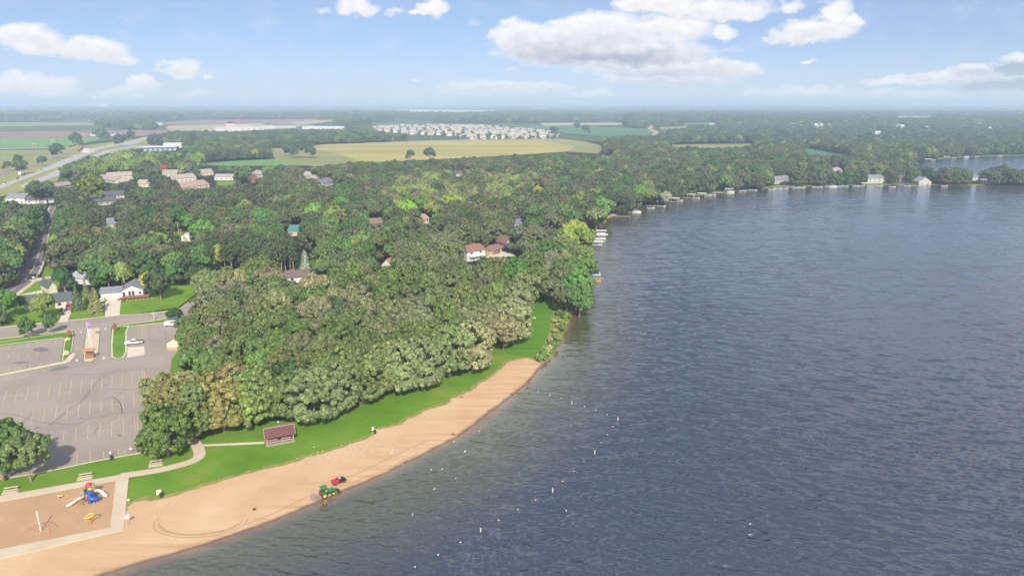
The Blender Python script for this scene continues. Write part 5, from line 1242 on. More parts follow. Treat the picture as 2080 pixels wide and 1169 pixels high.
shed_far((1088,223.6),(1110,223.4), 150, 18, 'white', 'white', 'white hall near the horizon right of centre', bays=3)
shed_far((1221,224.5),(1236,224.3), 130, 17, 'white', 'white', 'small white hall near the horizon above the dirt road', bays=2)
shed_far((182,311),(191,310.4), 18, 6, 'cream', 'white', 'cream roadside building between the highway and the lime trees', bays=2)
# power station at the horizon
pw = G(214, 219.5); M_st = mat('station_concrete', (.72,.70,.68), .8)
o = thing('power_station', 'pale power station block on the far left horizon', 'power station', (pw.x, pw.y, 0))
mb = MB(); mb.box(0, 0, 30, 90, 60, 60); mb.box(-20, 0, 45, 40, 50, 90); mb.build('block', M_st, o)
pw = G(195.5, 219.5); o = thing('chimney_stack', 'tall pale chimney stack left of the power station', 'chimney', (pw.x, pw.y, 0)); MB().lathe(0, 0, [(9,0),(6.5,90),(5,165)], 14).build('shaft', M_st, o)
# ---- the dense new subdivision beyond the golden meadow
SUB = [(752,262),(800,259),(860,257),(960,258),(1000,261),(1040,264),(1090,268),(1138,275),(1140,281),(1040,282.5),(960,283),(935,283),(930,278),(880,276),(820,272),(780,267)]
def small_house(wc, rc, w, d, h, rh):
    o = thing('house', '', 'house', (0,0,0)); wall_mb(w, d, h, rh, 'f').build('wall', wallm(wc), o); roof_mb(w, d, h, rh, 'f', over=.6, th=.3).build('roof', roofm(rc), o)
    for x in (-w*.3, w*.3): MB().box(x, -d/2-.05, h*.62, 1.8, .12, 1.5).build('window', M_glass, o)
    return o
PR = [(small_house('white','sand',13,10,6,3.2),'white','sand'), (small_house('white','pale grey',12,10,6.2,3.4),'white','pale grey'), (small_house('cream','sand',14,10,5.6,3.6),'cream','sand'), (small_house('beige','taupe',13,11,6,3.2),'beige','taupe'), (small_house('cream','pale grey',12,10,6,3.2),'cream','pale grey')]
used = [False]*5; cnt = 0; spots_ = []
y_ = 1490
while y_ < 2330:
    x_ = -460 + random.uniform(0, 20)
    while x_ < 170:
        xx, yy = x_ + random.uniform(-3, 3), y_ + random.uniform(-4, 4)
        if inpoly(*proj(xx, yy, 0.0), SUB) and random.random() < .86: spots_.append((xx, yy))
        x_ += 23
    y_ += 31 + (14 if int(y_ / 31) % 2 else 0)
spots_ = spots_[:255]
for (xx, yy) in spots_:
    k = random.randrange(5); p, wc, rc = PR[k]
    o = p if not used[k] else copy_tree(p); used[k] = True
    o.location = (xx, yy, 0); o.rotation_euler = (0, 0, random.choice((0, 0, .3, -.25, math.pi/2)) + random.uniform(-.1, .1)); o.scale = (1, 1, random.uniform(.9, 1.2))
    a, b = proj(xx, yy, 0.0); ew = 'western' if a < 880 else 'central' if a < 1010 else 'eastern'; ns = 'front rows next to the meadow' if yy < 1680 else 'middle rows' if yy < 1950 else 'back rows'
    o['label'] = f'{wc} subdivision house with {rc} roof in the {ew} {ns}'; o['group'] = 'houses of the far subdivision'; cnt += 1
# scattered roofs in the eastern woods
for i, (a, b) in enumerate([(1600,267),(1612,272),(1606,262),(1622,266),(1655,269),(1545,263),(1568,262),(1576,257),(1500,256),(1632,259),(1700,258),(1792,258),(1862,262),(1902,258),(1912,262),(1932,256),(2010,273),(2034,271),(2052,268),(2072,262),(1960,268),(1740,262),(1722,268),(1480,263),(1446,262),(1530,272),(1985,262),(1880,270)]):
    k = i % 5; p, wc, rc = PR[k]; o = copy_tree(p) if used[k] else p; used[k] = True
    q = G(a, b); o.location = (q.x, q.y, 0.0); o.rotation_euler = (0, 0, random.uniform(-.5, .5)); o.scale = (1.2, 1.2, 1.9)
    o['label'] = f'{wc} house with {rc} roof poking out of the eastern woods'; o['group'] = 'houses scattered in the eastern woods'
print('subdivision', cnt)
# ================================================================== VEHICLES
def paint(name, c, rough=.28): return mat('paint_' + name, c, rough, var=.03, spec=.6)
M_tyre = mat('tyre_rubber', (.025,.025,.027), .85, var=.2); M_rim = mat('wheel_rim', (.45,.45,.47), .35, metal=.8, var=.1)
M_black = mat('black_plastic', (.03,.03,.033), .6, var=.2); M_lamp = mat('lamp_glass', (.75,.75,.72), .15, var=.05); M_red = mat('red_lamp_glass', (.45,.02,.02), .25, var=.1)
M_steel = mat('galvanised_steel', (.42,.43,.44), .45, metal=.6, var=.15)
def wheel(parent, x, y, r, w, rim=None):
    a = MB(); wheel_x(a, x, y, r, r, w); o = a.build('wheel', M_tyre, parent, smooth=False)
    b = MB(); wheel_x(b, x, y, r, r*.6, w*1.06, 12); b.build('rim', rim or M_rim, o)
def vehicle(label, loc, rz, kind, pm, cat='car', name='parked_car', group=None, extras=None):
    o = thing(name, label, cat, loc, rz, group)
    if kind == 'pickup':
        L, hw = 5.7, .97; body = [(-2.85,.42),(-2.85,.98),(-.75,1.0),(1.15,1.02),(2.6,.96),(2.85,.75),(2.85,.42)]
        cab = [(-.78,1.0),(-.62,1.66),(.62,1.70),(1.22,1.02)]; wb = 1.8; glass = [(-.70,1.08),(-.58,1.56),(.56,1.60),(1.06,1.08)]
    elif kind == 'van':
        L, hw = 5.4, .98; body = [(-2.7,.40),(-2.7,1.15),(2.0,1.15),(2.6,1.0),(2.72,.7),(2.72,.40)]
        cab = [(-2.68,1.15),(-2.55,1.88),(.85,1.90),(1.85,1.15)]; wb = 1.7; glass = [(-.7,1.22),(-.65,1.72),(.82,1.74),(1.55,1.22)]
    elif kind == 'suv':
        L, hw = 4.7, .93; body = [(-2.3,.38),(-2.35,.98),(1.1,1.02),(2.2,.90),(2.36,.65),(2.34,.38)]
        cab = [(-2.25,.98),(-1.95,1.62),(.35,1.66),(1.15,1.02)]; wb = 1.42; glass = [(-2.0,1.06),(-1.8,1.50),(.3,1.54),(.98,1.06)]
    else:
        L, hw = 4.6, .90; body = [(-2.28,.34),(-2.3,.86),(-1.7,.92),(1.0,.92),(2.15,.76),(2.3,.58),(2.28,.34)]
        cab = [(-1.75,.90),(-1.1,1.40),(.2,1.43),(1.05,.90)]; wb = 1.36; glass = [(-1.55,.95),(-1.05,1.31),(.15,1.34),(.88,.95)]
    MB().prism(body, -hw, hw, inset=.06).build('body', pm, o, bevel=.03)
    c = MB(); c.prism(cab, -hw*.86, hw*.86, inset=.05); cb = c.build('cabin', pm, o, bevel=.03)
    g = MB()
    for s in (-1, 1): g.prism(glass, s*hw*.865 - .02, s*hw*.865 + .02)
    (x0, z0), (x1, z1) = cab[-1], cab[-2]; k = hw*.76
    g.add([(x0-.05+.03, -k, z0+.08), (x0-.05+.03, k, z0+.08), (x1+.07, k*.95, z1-.06), (x1+.07, -k*.95, z1-.06)], [(0,1,2,3)])
    (x0, z0), (x1, z1) = cab[0], cab[1]
    g.add([(x0-.01, -k, z0+.12), (x0-.01, k, z0+.12), (x1-.05, k*.95, z1-.08), (x1-.05, -k*.95, z1-.08)], [(3,2,1,0)])
    g.build('windows', M_glass, cb)
    if kind == 'pickup': MB().box(-1.85, 0, 1.005, 1.85, hw*1.62, .02).build('truck_bed', M_black, o); 
    for x in (-wb, wb):
        for y in (-hw+.06, hw-.06): wheel(o, x, y, .36 if kind in ('pickup', 'van') else .33, .24)
    for y in (-hw*.72, hw*.72):
        MB().box(body[-1][0]-.06, y, .68, .12, .32, .16).build('headlight', M_lamp, o); MB().box(-L/2+.03 if kind != 'sedan' else -2.27, y*1.12, .82, .10, .18, .26).build('tail_light', M_red, o)
    b = MB(); b.box(body[-1][0]+.02, 0, .45, .14, hw*1.8, .18); b.box(body[0][0]-.02, 0, .48, .14, hw*1.8, .18); b.build('bumper', M_black, o)
    if extras == 'rack':
        r = MB()
        for y in (-.7, .7): r.tube([(-2.4, y, 2.05), (.8, y, 2.05)], .035, 6)
        for x in (-2.2, -.8, .6): r.tube([(x, -.72, 2.0), (x, .72, 2.0)], .03, 6); r.box(x, -.7, 1.96, .05, .05, .14); r.box(x, .7, 1.96, .05, .05, .14)
        r.tube([(-2.6, -.25, 2.1), (1.4, -.25, 2.1)], .05, 4); r.tube([(-2.6, .15, 2.1), (1.4, .15, 2.1)], .05, 4)
        r.build('roof_rack', M_steel, o)
    return o
W_ = paint('white', (.74,.74,.73)); RED = paint('red', (.42,.025,.035)); DK = paint('dark', (.03,.032,.04)); SIL = paint('silver', (.48,.50,.52)); BLU = paint('blue_grey', (.13,.18,.22))
def at(px, py, z=0.05): q = G(px, py); return (q.x, q.y, z)
vehicle('white pickup truck with dark bed parked in the small side lot', at(272.5, 698), ang((288,697),(258,700)), 'pickup', W_, 'pickup truck', 'pickup_truck')
vehicle('white van with ladder rack parked beside the grove', at(350.5, 661), ang((335,662),(367,659.5)), 'van', W_, 'van', 'parked_van', extras='rack')
vehicle('blue grey car tucked behind the white van', at(360, 653), ang((345,654),(372,652)), 'suv', BLU)
vehicle('red car parked on the driveway of the cream house', at(139.5, 627), ang((137,640),(143,612)) + math.pi, 'suv', RED)
vehicle('red car driving down the side road', at(33, 574), ang((33,574),(20,590)), 'suv', RED, 'car', 'moving_car')
vehicle('silver white car beside the wide garage', at(209, 612), ang((209,612),(214,600)), 'suv', SIL)
vehicle('black car on the paved forecourt', at(1034, 526), ang((1026,527),(1044,523)), 'sedan', DK)
vehicle('dark car by the grass clearing above the shore', at(1127, 480), ang((1120,481),(1136,478)), 'sedan', BLU)
vehicle('dark parked car under the trees left of the willow', at(142, 533), ang((130,533),(150,533)), 'sedan', SIL)
# highway traffic: small copies of three kinds
def simple_car(pm, L, h, name='highway_car', cat='car'):
    o = thing(name, '', cat, (0,0,0))
    MB().prism([(-L/2,.35),(-L/2,h*.6),(L*.32,h*.6),(L/2,h*.5),(L/2,.35)], -.95, .95, inset=.05).build('body', pm, o)
    MB().prism([(-L*.42,h*.6),(-L*.34,h),(L*.12,h),(L*.26,h*.6)], -.8, .8).build('windows', M_glass, o); return o
def simple_truck():
    o = thing('highway_truck', '', 'truck', (0,0,0)); MB().box(-1.8, 0, 2.5, 11.5, 2.5, 2.9).build('cargo_box', W_, o)
    MB().prism([(4.3,.6),(4.3,2.9),(5.6,2.9),(6.4,1.6),(6.5,.6)], -1.2, 1.2).build('cab', RED, o)
    t = MB(); [wheel_x(t, x, y, .55, .55, .4) for x in (-6,-4.8,3.0,5.2) for y in (-1.05,1.05)]; t.build('wheels', M_tyre, o); return o
TYPES = {'w': simple_car(W_, 5.0, 1.7), 's': simple_car(SIL, 4.7, 1.5), 'd': simple_car(DK, 4.7, 1.5), 't': simple_truck()}
done = set(); HC = [('w',10,375,'white car leftmost on the far carriageway'),('d',36,364,'dark car second from the left on the far carriageway'),('s',51,354.5,'silver car beside the white truck on the far carriageway'),('t',45,356,'white truck on the far carriageway left end'),
 ('s',84,347,'silver car on the long straight of the far carriageway'),('w',155,318,'white car halfway up the far carriageway'),('w',168,313,'white car just above the halfway car on the far carriageway'),('s',178,307,'silver car near the highway junction'),
 ('w',195,303.5,'white car at the highway junction'),('d',214,299,'dark car beyond the highway junction'),('w',225,297,'white car beyond the highway junction'),('t',131,345,'white truck on the near carriageway where it leaves the trees'),
 ('w',219,307.5,'white car on the near carriageway by the roadside building'),('s',247,290.5,'silver car on the upper highway'),('w',270,287,'white car farthest up the highway'),('t',238,293,'white truck on the upper highway')]
for k, a, b, l in HC:
    o = TYPES[k] if k not in done else copy_tree(TYPES[k]); done.add(k); q = G(a, b); o.location = (q.x, q.y, .42)
    o.rotation_euler = (0, 0, ang((a-12, b+3.6), (a+12, b-3.6))); o['label'] = l; o['group'] = 'vehicles on the highway'
# ================================================================== BEACH MACHINES
GREEN = paint('tractor_green', (.03,.22,.05)); YEL_ = paint('wheel_yellow', (.75,.60,.04), .4); M_seat = mat('vinyl_seat', (.05,.05,.05), .6)
o = thing('tractor', 'green compact tractor with yellow wheels, canopy, loader bucket and rear rake', 'tractor', at(664, 1006, .05), ang((656,1010),(676,1003)))
hood = MB(); hood.prism([(.35,.75),(.35,1.32),(.9,1.36),(1.75,1.18),(1.85,.72)], -.34, .34, inset=.08); hood.build('hood', GREEN, o, bevel=.04)
ch = MB(); ch.box(.3, 0, .58, 2.9, .42, .34); ch.box(-.75, 0, .85, .9, .7, .3); ch.build('chassis', M_black, o)
for x, r, w, y in ((-.78, .62, .40, .74), (1.22, .42, .27, .66)):
    for s in (-1, 1):
        a = MB(); wheel_x(a, x, s*y, r, r, w); t = a.build('wheel', M_tyre, o)
        lg = MB()
        for i in range(14): an = i*math.pi/7; lg.box(x + math.cos(an)*r, s*y, r + math.sin(an)*r, .07, w*.9, .07, ry=-an)
        lg.build('tread', M_tyre, t); b = MB(); wheel_x(b, x, s*y, r, r*.62, w*1.08, 14); b.build('rim', YEL_, t)
f = MB()
for s in (-1, 1): f.prism([(-1.35,1.05),(-1.2,1.32),(-.75,1.42),(-.3,1.30),(-.12,1.0),(-.2,1.0),(-.4,1.2),(-.75,1.3),(-1.1,1.2)], s*.74-.2, s*.74+.2)
f.build('fender', GREEN, o)
s_ = MB(); s_.box(-.72, 0, 1.18, .5, .5, .14); s_.box(-.96, 0, 1.45, .12, .5, .5); s_.build('seat', M_seat, o)
st = MB(); st.tube([(.3,0,1.2),(.0,0,1.5)], .03, 6)
for i in range(12): a, b = i*math.pi/6, (i+1)*math.pi/6; st.tube([(.0+.08*math.cos(a), .2*math.sin(a), 1.5+.17*math.cos(a)), (.0+.08*math.cos(b), .2*math.sin(b), 1.5+.17*math.cos(b))], .02, 5)
st.build('steering_wheel', M_black, o)
rp = MB()
for s in (-1, 1): rp.tube([(-1.05, s*.5, .9), (-1.1, s*.5, 2.25)], .045, 6)
rp.tube([(-1.1,-.5,2.25),(-1.1,.5,2.25)], .045, 6); rp.build('roll_bar', GREEN, o)
MB().box(-.62, 0, 2.33, 1.45, 1.25, .13, taper=.88).build('canopy', GREEN, o, bevel=.03)
la = MB()
for s in (-1, 1): la.tube([(.25, s*.46, 1.25), (1.45, s*.46, 1.15), (2.25, s*.46, .5)], .07, 6); la.tube([(.5, s*.46, .75), (1.5, s*.46, 1.0)], .04, 6)
la.tube([(1.5,-.46,1.1),(1.5,.46,1.1)], .05, 6); la.build('loader_arm', GREEN, o)
bk = MB(); bk.prism([(2.2,.12),(2.2,.62),(2.3,.66),(2.32,.22),(2.95,.16),(2.95,.10)], -.76, .76)
for s in (-1, 1): bk.prism([(2.2,.12),(2.22,.64),(2.5,.5),(2.95,.14)], s*.76-.02, s*.76+.02)
bk.build('bucket', M_black, o)
RUST = mat('weathered_steel', (.36,.31,.26), .7, metal=.2, var=.25)
rk = MB()
for x in (-1.75, -2.25, -2.75): rk.box(x, 0, .42, .09, 2.2, .09)
for y in (-1.08, -.36, .36, 1.08): rk.box(-2.25, y, .42, 1.1, .08, .08)
for x in (-1.75, -2.25, -2.75):
    for i in range(11): rk.tube([(x, -1.05+i*.21, .42), (x-.08, -1.05+i*.21, .02)], .02, 4)
rk.tube([(-1.2,.25,.7),(-1.75,.3,.45)], .04, 6); rk.tube([(-1.2,-.25,.7),(-1.75,-.3,.45)], .04, 6); rk.tube([(-1.2,0,1.1),(-1.9,0,.5)], .035, 6)
rk = rk.build('rake', RUST, o)
rl = MB(); rl.tube([(-3.05,-1.1,.16),(-3.05,1.1,.16)], .15, 10); rl.box(-2.9, 0, .5, .5, 2.3, .06)
for y in (-.9, .9): rl.tube([(-2.4, y, .45), (-2.5, y, 1.15), (-2.9, y, 1.15), (-3.0, y, .45)], .035, 6)
rl.build('roller', RUST, rk)
MB().box(-1.45, .1, 1.0, .42, .5, .35).build('tool_box', paint('tool_red', (.42,.07,.05)), o)
o = thing('utility_vehicle', 'red open utility vehicle with cargo bed parked above the tractor', 'utility vehicle', at(688, 981, .05), ang((680,983),(698,976)))
MRED = paint('vehicle_red', (.48,.03,.06))
bd = MB(); bd.box(-.85, 0, .66, 1.25, 1.3, .08); [bd.box(-.85, s*.66, .86, 1.25, .06, .40) for s in (-1, 1)]; bd.box(-1.46, 0, .86, .06, 1.3, .40); bd.box(-.24, 0, .90, .06, 1.3, .48); bd.build('cargo_bed', MRED, o, bevel=.015)
hd = MB(); hd.prism([(.95,.45),(.95,1.0),(1.25,.98),(1.65,.70),(1.68,.45)], -.62, .62, inset=.06); hd.build('hood', M_black, o, bevel=.03)
fl = MB(); fl.box(.35, 0, .42, 1.3, 1.25, .12); fl.box(-.5, 0, .42, 1.8, .8, .2); fl.build('chassis', M_black, o)
s_ = MB()
for y in (-.32, .32): s_.box(.12, y, .70, .48, .5, .16); s_.box(-.12, y, 1.0, .12, .5, .5)
s_.build('seat', M_seat, o, bevel=.03)
st = MB(); st.tube([(.95,.32,.9),(.72,.32,1.12)], .025, 6); st.tube([(.74+.03*math.cos(a), .32+.17*math.sin(a), 1.12+.15*math.cos(a)) for a in [i*math.pi/6 for i in range(13)]], .02, 5); st.build('steering_wheel', M_black, o)
rb = MB()
for s in (-1, 1): rb.tube([(-.2, s*.58, .6), (-.2, s*.58, 1.75), (.55, s*.56, 1.78), (1.0, s*.56, 1.0)], .03, 6)
rb.tube([(-.2,-.58,1.75),(-.2,.58,1.75)], .03, 6); rb.tube([(.55,-.56,1.78),(.55,.56,1.78)], .03, 6); rb.build('roll_cage', M_steel, o)
for x in (-.95, 1.15):
    for y in (-.6, .6): wheel(o, x, y, .31, .24)
for y in (-.42, .42): MB().box(1.62, y, .70, .08, .2, .12).build('headlight', M_lamp, o)
# ================================================================== PARK FURNITURE
M_slat = mat('weathered_pale_timber', (.58,.50,.38), .85, var=.12, scale=3); M_post = mat('timber_post', (.42,.27,.15), .85, var=.15, scale=3)
def picnic_table(name='picnic_table'):
    o = thing(name, '', 'picnic table', (0,0,0))
    MB().box(0, 0, .74, 1.9, .75, .06).build('table_top', M_slat, o)
    for s in (-1, 1): MB().box(0, s*.78, .45, 1.9, .30, .06).build('bench', M_slat, o)
    for x in (-.68, .68):
        f = MB(); f.box(x, 0, .42, .07, 1.6, .09); f.box(x, 0, .68, .07, .7, .08)
        for s in (-1, 1): f.tube([(x, s*.62, 0), (x, s*.26, .70)], .045, 4)
        f.build('frame', M_post, o)
    return o
pt = picnic_table()
def bleacher():
    """low bench with a pale seat, back rail and concrete pad"""
    o = thing('park_bench', '', 'bench', (0,0,0))
    MB().box(0, 0, .04, 3.0, 1.7, .1).build('pad', M_conc, o)
    MB().box(0, .55, .78, 2.6, .42, .07).build('backrest', M_slat, o); MB().box(0, .02, .48, 2.6, .40, .07).build('seat', M_slat, o); MB().box(0, -.52, .26, 2.6, .36, .07).build('foot_board', M_slat, o)
    for x in (-1.0, 1.0): f = MB(); f.box(x, .55, .40, .08, .1, .72); f.box(x, .02, .25, .08, .1, .42); f.box(x, 0, .18, .08, 1.3, .07); f.build('leg', M_post, o)
    return o
bl = bleacher()
for i, (px, py, l) in enumerate(((173.5,970,'pale slatted bench on its pad between the puddle and the playground structure'), (317,943,'pale slatted bench beside the green corner oak'), (22,998,'pale slatted bench nearest the left corner tree'))):
    o = bl if i == 0 else copy_tree(bl); q = G(px, py); o.location = (q.x, q.y, 0); o.rotation_euler = (0, 0, ang((px-12, py+2), (px+12, py-1.5))); o['label'] = l; o['group'] = 'benches along the walk'
# picnic shelter
a, b = G(541,907), G(600,896); d = (b-a).normalized(); n = Vector((-d.y, d.x, 0)); W3, D3 = (b-a).length, 5.0; c = (a+b)/2 + n*D3/2
SH_RZ = math.atan2(d.y, d.x)
o = thing('picnic_shelter', 'open picnic shelter with maroon gable roof on the lawn', 'shelter', (c.x, c.y, 0), SH_RZ)
MB().box(0, 0, .06, W3, D3, .16).build('slab', mat('shelter_slab', (.36,.29,.23), .9), o)
M_maroon, Nn_, bb = nmat('maroon_shingles'); t = Nn_.node('ShaderNodeTexCoord').outputs['Object']; bb.inputs['Roughness'].default_value = .85
Nn_.link(Nn_.ramp(Nn_.noise(Nn_.mapping(t, scale=(1, 3, 3)), 3.0, 5, .7), [(.3,(.105,.040,.042)),(.7,(.185,.070,.070))]), bb.inputs['Base Color'])
rf = roof_mb(W3-.3, D3-.4, 2.35, 1.25, 'f', over=.35, th=.12).build('roof', M_maroon, o)
tr_ = MB(); L_ = (W3-.3)/2 + .37
tr_.box(0, 0, 3.63, 2*L_, .22, .05)
for s in (-1, 1):
    for q in (-1, 1): tr_.tube([(s*L_, 0, 3.58), (s*L_, q*(D3/2+.15), 2.16)], .05, 4)
tr_.build('roof_trim', mat('pinkish_trim', (.55,.40,.36), .7), rf)
lp = MB(); lp.tube([(0,0,3.6),(0,0,4.7)], .04, 6); lp.tube([(-.35,-.2,3.5),(0,0,4.1)], .03, 5); lp.tube([(.35,-.2,3.5),(0,0,4.1)], .03, 5); lp = lp.build('lamp_mast', M_steel, rf)
for x in (-1, 1):
    for y in (-1, 1): MB().box(x*(W3/2-.35), y*(D3/2-.35), 1.2, .2, .2, 2.35).build('post', M_post, o)
bm_ = MB(); [bm_.box(0, s*(D3/2-.35), 2.28, W3-.5, .14, .2) for s in (-1, 1)]; bm_.build('beam', M_post, o)
rl = MB()
for s in (-1, 1): rl.box(s*(W3/2-.35), 0, .85, .08, D3-.9, .1)
rl.box(-W3/2+.9, -D3/2+.35, .85, 1.0, .08, .1); rl.build('rail', M_post, o)
for i, (x, y, l) in enumerate(((-1.6, -1.1, 'left picnic table in the front of the shelter'), (1.3, -1.1, 'right picnic table in the front of the shelter'), (-1.4, 1.0, 'left picnic table in the back of the shelter'), (1.4, 1.0, 'right picnic table in the back of the shelter'))):
    k = pt if i == 0 else copy_tree(pt); v = Vector((c.x, c.y, .14)) + d*x + n*y; k.location = v; k.rotation_euler = (0, 0, SH_RZ + random.uniform(-.05, .05)); k.scale = (1.15, 1, 1); k['label'] = l; k['group'] = 'picnic tables under the shelter'
# tables hidden at the edge of the grove
for px, py, l in ((494,851,'dark weathered picnic table under the long trunked oak'), (905,762,'picnic table beside the slender trunked oak'), (738,817,'picnic table under the oaks at the middle of the lawn')):
    k = copy_tree(pt); q = G(px, py); k.location = (q.x, q.y, 0); k.rotation_euler = (0, 0, R(12)); k['label'] = l; k['group'] = 'picnic tables under the oaks'
lampb = MB().ball(0, 0, .18, .2, .2, .2).build('lamp_head', M_lamp, lp); lampb.location = (0, 0, 4.6)
# signs, bins
def sign(px, py, h, w, bh, label, col_=(.70,.70,.62), posts=1, panels=1, name='signpost', face=None, lines=True):
    q = G(px, py); rz = math.atan2(q.x, q.y) * -1 if face is None else face
    o = thing(name, label, 'sign', (q.x, q.y, 0), rz)
    for i in range(posts): x = 0 if posts == 1 else (-w/2 + .08 + (w-.16)*i/(posts-1)); MB().box(x, .04, h/2, .09, .09, h).build('post', M_steel if posts == 1 else M_post, o)
    m_ = mat('sign_%d' % int(sum(col_)*1000), col_, .5, var=.03)
    for i in range(panels):
        x = (i - (panels-1)/2) * (w/panels); MB().box(x, -.03, h - bh/2, w/panels - .05, .05, bh).build('panel', m_, o)
    return o
M_bin = mat('dark_bin', (.035,.04,.035), .7)
def bin_(px, py, label, col_=None):
    q = G(px, py); o = thing('litter_bin', label, 'bin', (q.x, q.y, 0))
    MB().lathe(0, 0, [(.26,.0),(.30,.1),(.32,.85),(.30,.92)], 14).build('barrel', col_ or M_bin, o); MB().lathe(0, 0, [(.33,.9),(.33,.98),(.2,1.08)], 14).build('lid', M_black, o); return o
sign(324, 1009, 1.75, .95, 1.1, 'two panelled pale notice sign where lawn meets sand', (.62,.66,.50), posts=2, panels=2); bin_(328, 1009, 'dark litter bin beside the two panelled sign')
sign(260.5, 1066, 2.3, .8, .75, 'white sign on a thin post beside the playground walk corner', (.75,.75,.74))
sign(261.5, 1019, .8, .5, .5, 'small pale yellow green marker sign at the lawn edge', (.62,.66,.42))
sign(758, 878, 1.6, .6, 1.0, 'pale double panelled sign beside the sand halfway along the beach', (.64,.66,.55), posts=2, panels=2); bin_(762, 880, 'dark litter bin beside the halfway beach sign')
q = G(770, 874); mb = MB(); [mb.ball(random.uniform(-1.2,1.2), random.uniform(-.5,.5), .12, .3, .25, .2, 7, 4) for i in range(14)]; k = mb.build('driftwood_pile', mat('pale_driftwood', (.45,.38,.28), .9, var=.2)); k.location = q; tag(k, 'pale heap of raked debris beside the halfway beach sign', 'debris pile')
sign(225.3, 929, 1.6, .45, .45, 'white parking sign leftmost on the bottom kerb of the lot', (.75,.75,.72)); bin_(227, 933, 'dark bin with pale base beside the leftmost parking sign')
sign(267, 921, 1.6, .45, .45, 'white parking sign in the middle of the bottom kerb', (.75,.75,.72))
sign(292, 917, 1.6, .45, .45, 'white parking sign rightmost near the corner oak', (.75,.75,.72)); bin_(289, 920, 'dark bin beside the rightmost parking sign')
bin_(13, 974, 'dark bin at the foot of the leftmost corner tree')
sign(69, 571, 2.2, .9, .6, 'white street name sign at the side road corner', (.75,.75,.72), name='street_sign')
sign(83, 547, 1.4, .4, .5, 'small white mailbox upper of the pair by the side road', (.7,.7,.68), name='mailbox'); sign(81, 554, 1.4, .4, .5, 'small white mailbox lower of the pair by the side road', (.7,.7,.68), name='mailbox')
# charcoal grill post on the open sand
q = G(520, 1035); o = thing('fire_ring_post', 'dark box and thin post standing alone on the open sand', 'post', (q.x, q.y, 0)); MB().tube([(0,0,0),(.02,0,1.7)], .035, 6).build('pole', M_post, o); MB().box(-.35, 0, .22, .5, .35, .4, taper=.85).build('box', mat('dark_red_box', (.10,.035,.03), .7), o)
# park entrance: banner pole, wooden kiosk, pale path and markers
sheet('entrance_path', [(180,668),(186,668),(189,706),(181,706)], M_conc2, .158)
q = G(181.5, 688); o = thing('banner_pole', 'white pole with purple banner at the park entrance', 'banner', (q.x, q.y, .15), 0)
MB().tube([(0,0,0),(-.1,0,3.2),(-.15,0,6.2)], [.09,.07,.05], 8).build('pole', M_trim, o)
bn = MB(); bn.add([(x, .04*math.sin(4*x), z - .25*(x)) for z in (6.1, 5.3, 4.6) for x in (-.1,.35,.8,1.3)], [(i*4+j, i*4+j+1, i*4+j+5, i*4+j+4) for i in range(2) for j in range(3)])
bn.build('banner', mat('purple_banner', (.36,.20,.55), .7), o).modifiers.new('thickness', 'SOLIDIFY').thickness = .02
q = G(183, 727); o = thing('kiosk', 'brown timber kiosk with pitched roof on the entrance island', 'kiosk', (q.x, q.y, .15), R(6))
M_tan = mat('stained_timber', (.24,.13,.07), .85, var=.2, scale=3); M_tan2 = mat('orange_timber', (.36,.20,.10), .85, var=.15, scale=3)
MB().box(.15, 0, .55, 2.6, 1.1, 1.1).build('planter', M_tan, o)
for x in (-1.1, 1.2):
    MB().box(x, .3, 1.4, .18, .18, 2.8).build('post', M_tan, o)
bd = MB(); bd.box(.05, .3, 2.0, 2.2, .14, 1.2); bd.build('board', M_tan, o)
for i in range(3): MB().box(.2, -.45 - .05*i, .35 + i*.33, 2.7, .16, .16).build('rail', M_tan2, o)
rr = roof_mb(2.9, 1.5, 2.75, .55, 'f', over=.25, th=.1); rr.build('roof', M_tan2, o)
for (px, py, s, l) in ((138,693,.5,'pale flowering bush on the verge beside the lower island kerb'), (135,722,.6,'taller pale flowering bush near the tip of the verge')):
    sp('shrub', px, py, s, (.42,.46,.28), l)
sp('maple', 142, 686, .17, (.26,.10,.05), 'reddish staked sapling left of the entrance lane', sh=.24); sp('maple', 234, 672, .16, (.26,.12,.05), 'reddish staked sapling on the tall grass island', sh=.24)
sign(171, 722, 1.1, .4, .4, 'orange tipped marker post beside the kiosk', (.62,.33,.15)); sign(184, 676, 2.4, .5, .3, 'black lamp topped post at the head of the entrance path', (.04,.04,.05))
for px, py in ((225,599),): sp('shrub', 201, 612, .5, (.05,.09,.03), 'small shrub at the garage corner')
for (px, py, s, l) in ((126,640,.45,'low shrub beside the red car driveway'), (8,656,.5,'dark low shrub on the leftmost lawn'), (252,612,.3,'small shrub at the foot of the deck steps')): sp('shrub', px, py, s, (.05,.08,.03), l)
# utility poles
M_pole = mat('weathered_pole', (.50,.44,.36), .9, var=.15)
def pole(base, top_py, label, arm=True, name='utility_pole', z=0.0, frame=False):
    q = G(*base); lo, hi = 2.0, 60.0
    for _ in range(30):
        mid = (lo+hi)/2
        if P(q.x, q.y, mid)[1] > top_py: lo = mid
        else: hi = mid
    h = (lo+hi)/2; r = max(.16, q.y*.00018)
    o = thing(name, label, 'utility pole', (q.x, q.y, 0))
    if frame:
        for s in (-1, 1): MB().tube([(s*2.6,0,0),(s*2.3,0,h)], r, 6).build('pole', M_pole, o)
        MB().box(0, 0, h*.88, 9.5, r*1.8, r*1.8).build('crossarm', M_pole, o)
    else:
        MB().tube([(0,0,0),(0,0,h)], r, 7, r1=r*.7).build('pole', M_pole, o)
        if arm: MB().box(0, 0, h-.8, 2.4, max(.14, r), max(.14, r)).build('crossarm', M_pole, o)
        if h > 8 and q.y < 900: MB().lathe(.35, 0, [(.2,h-2.6),(.24,h-2.5),(.24,h-1.8),(.1,h-1.7)], 8).build('transformer', M_steel, o)
    return o
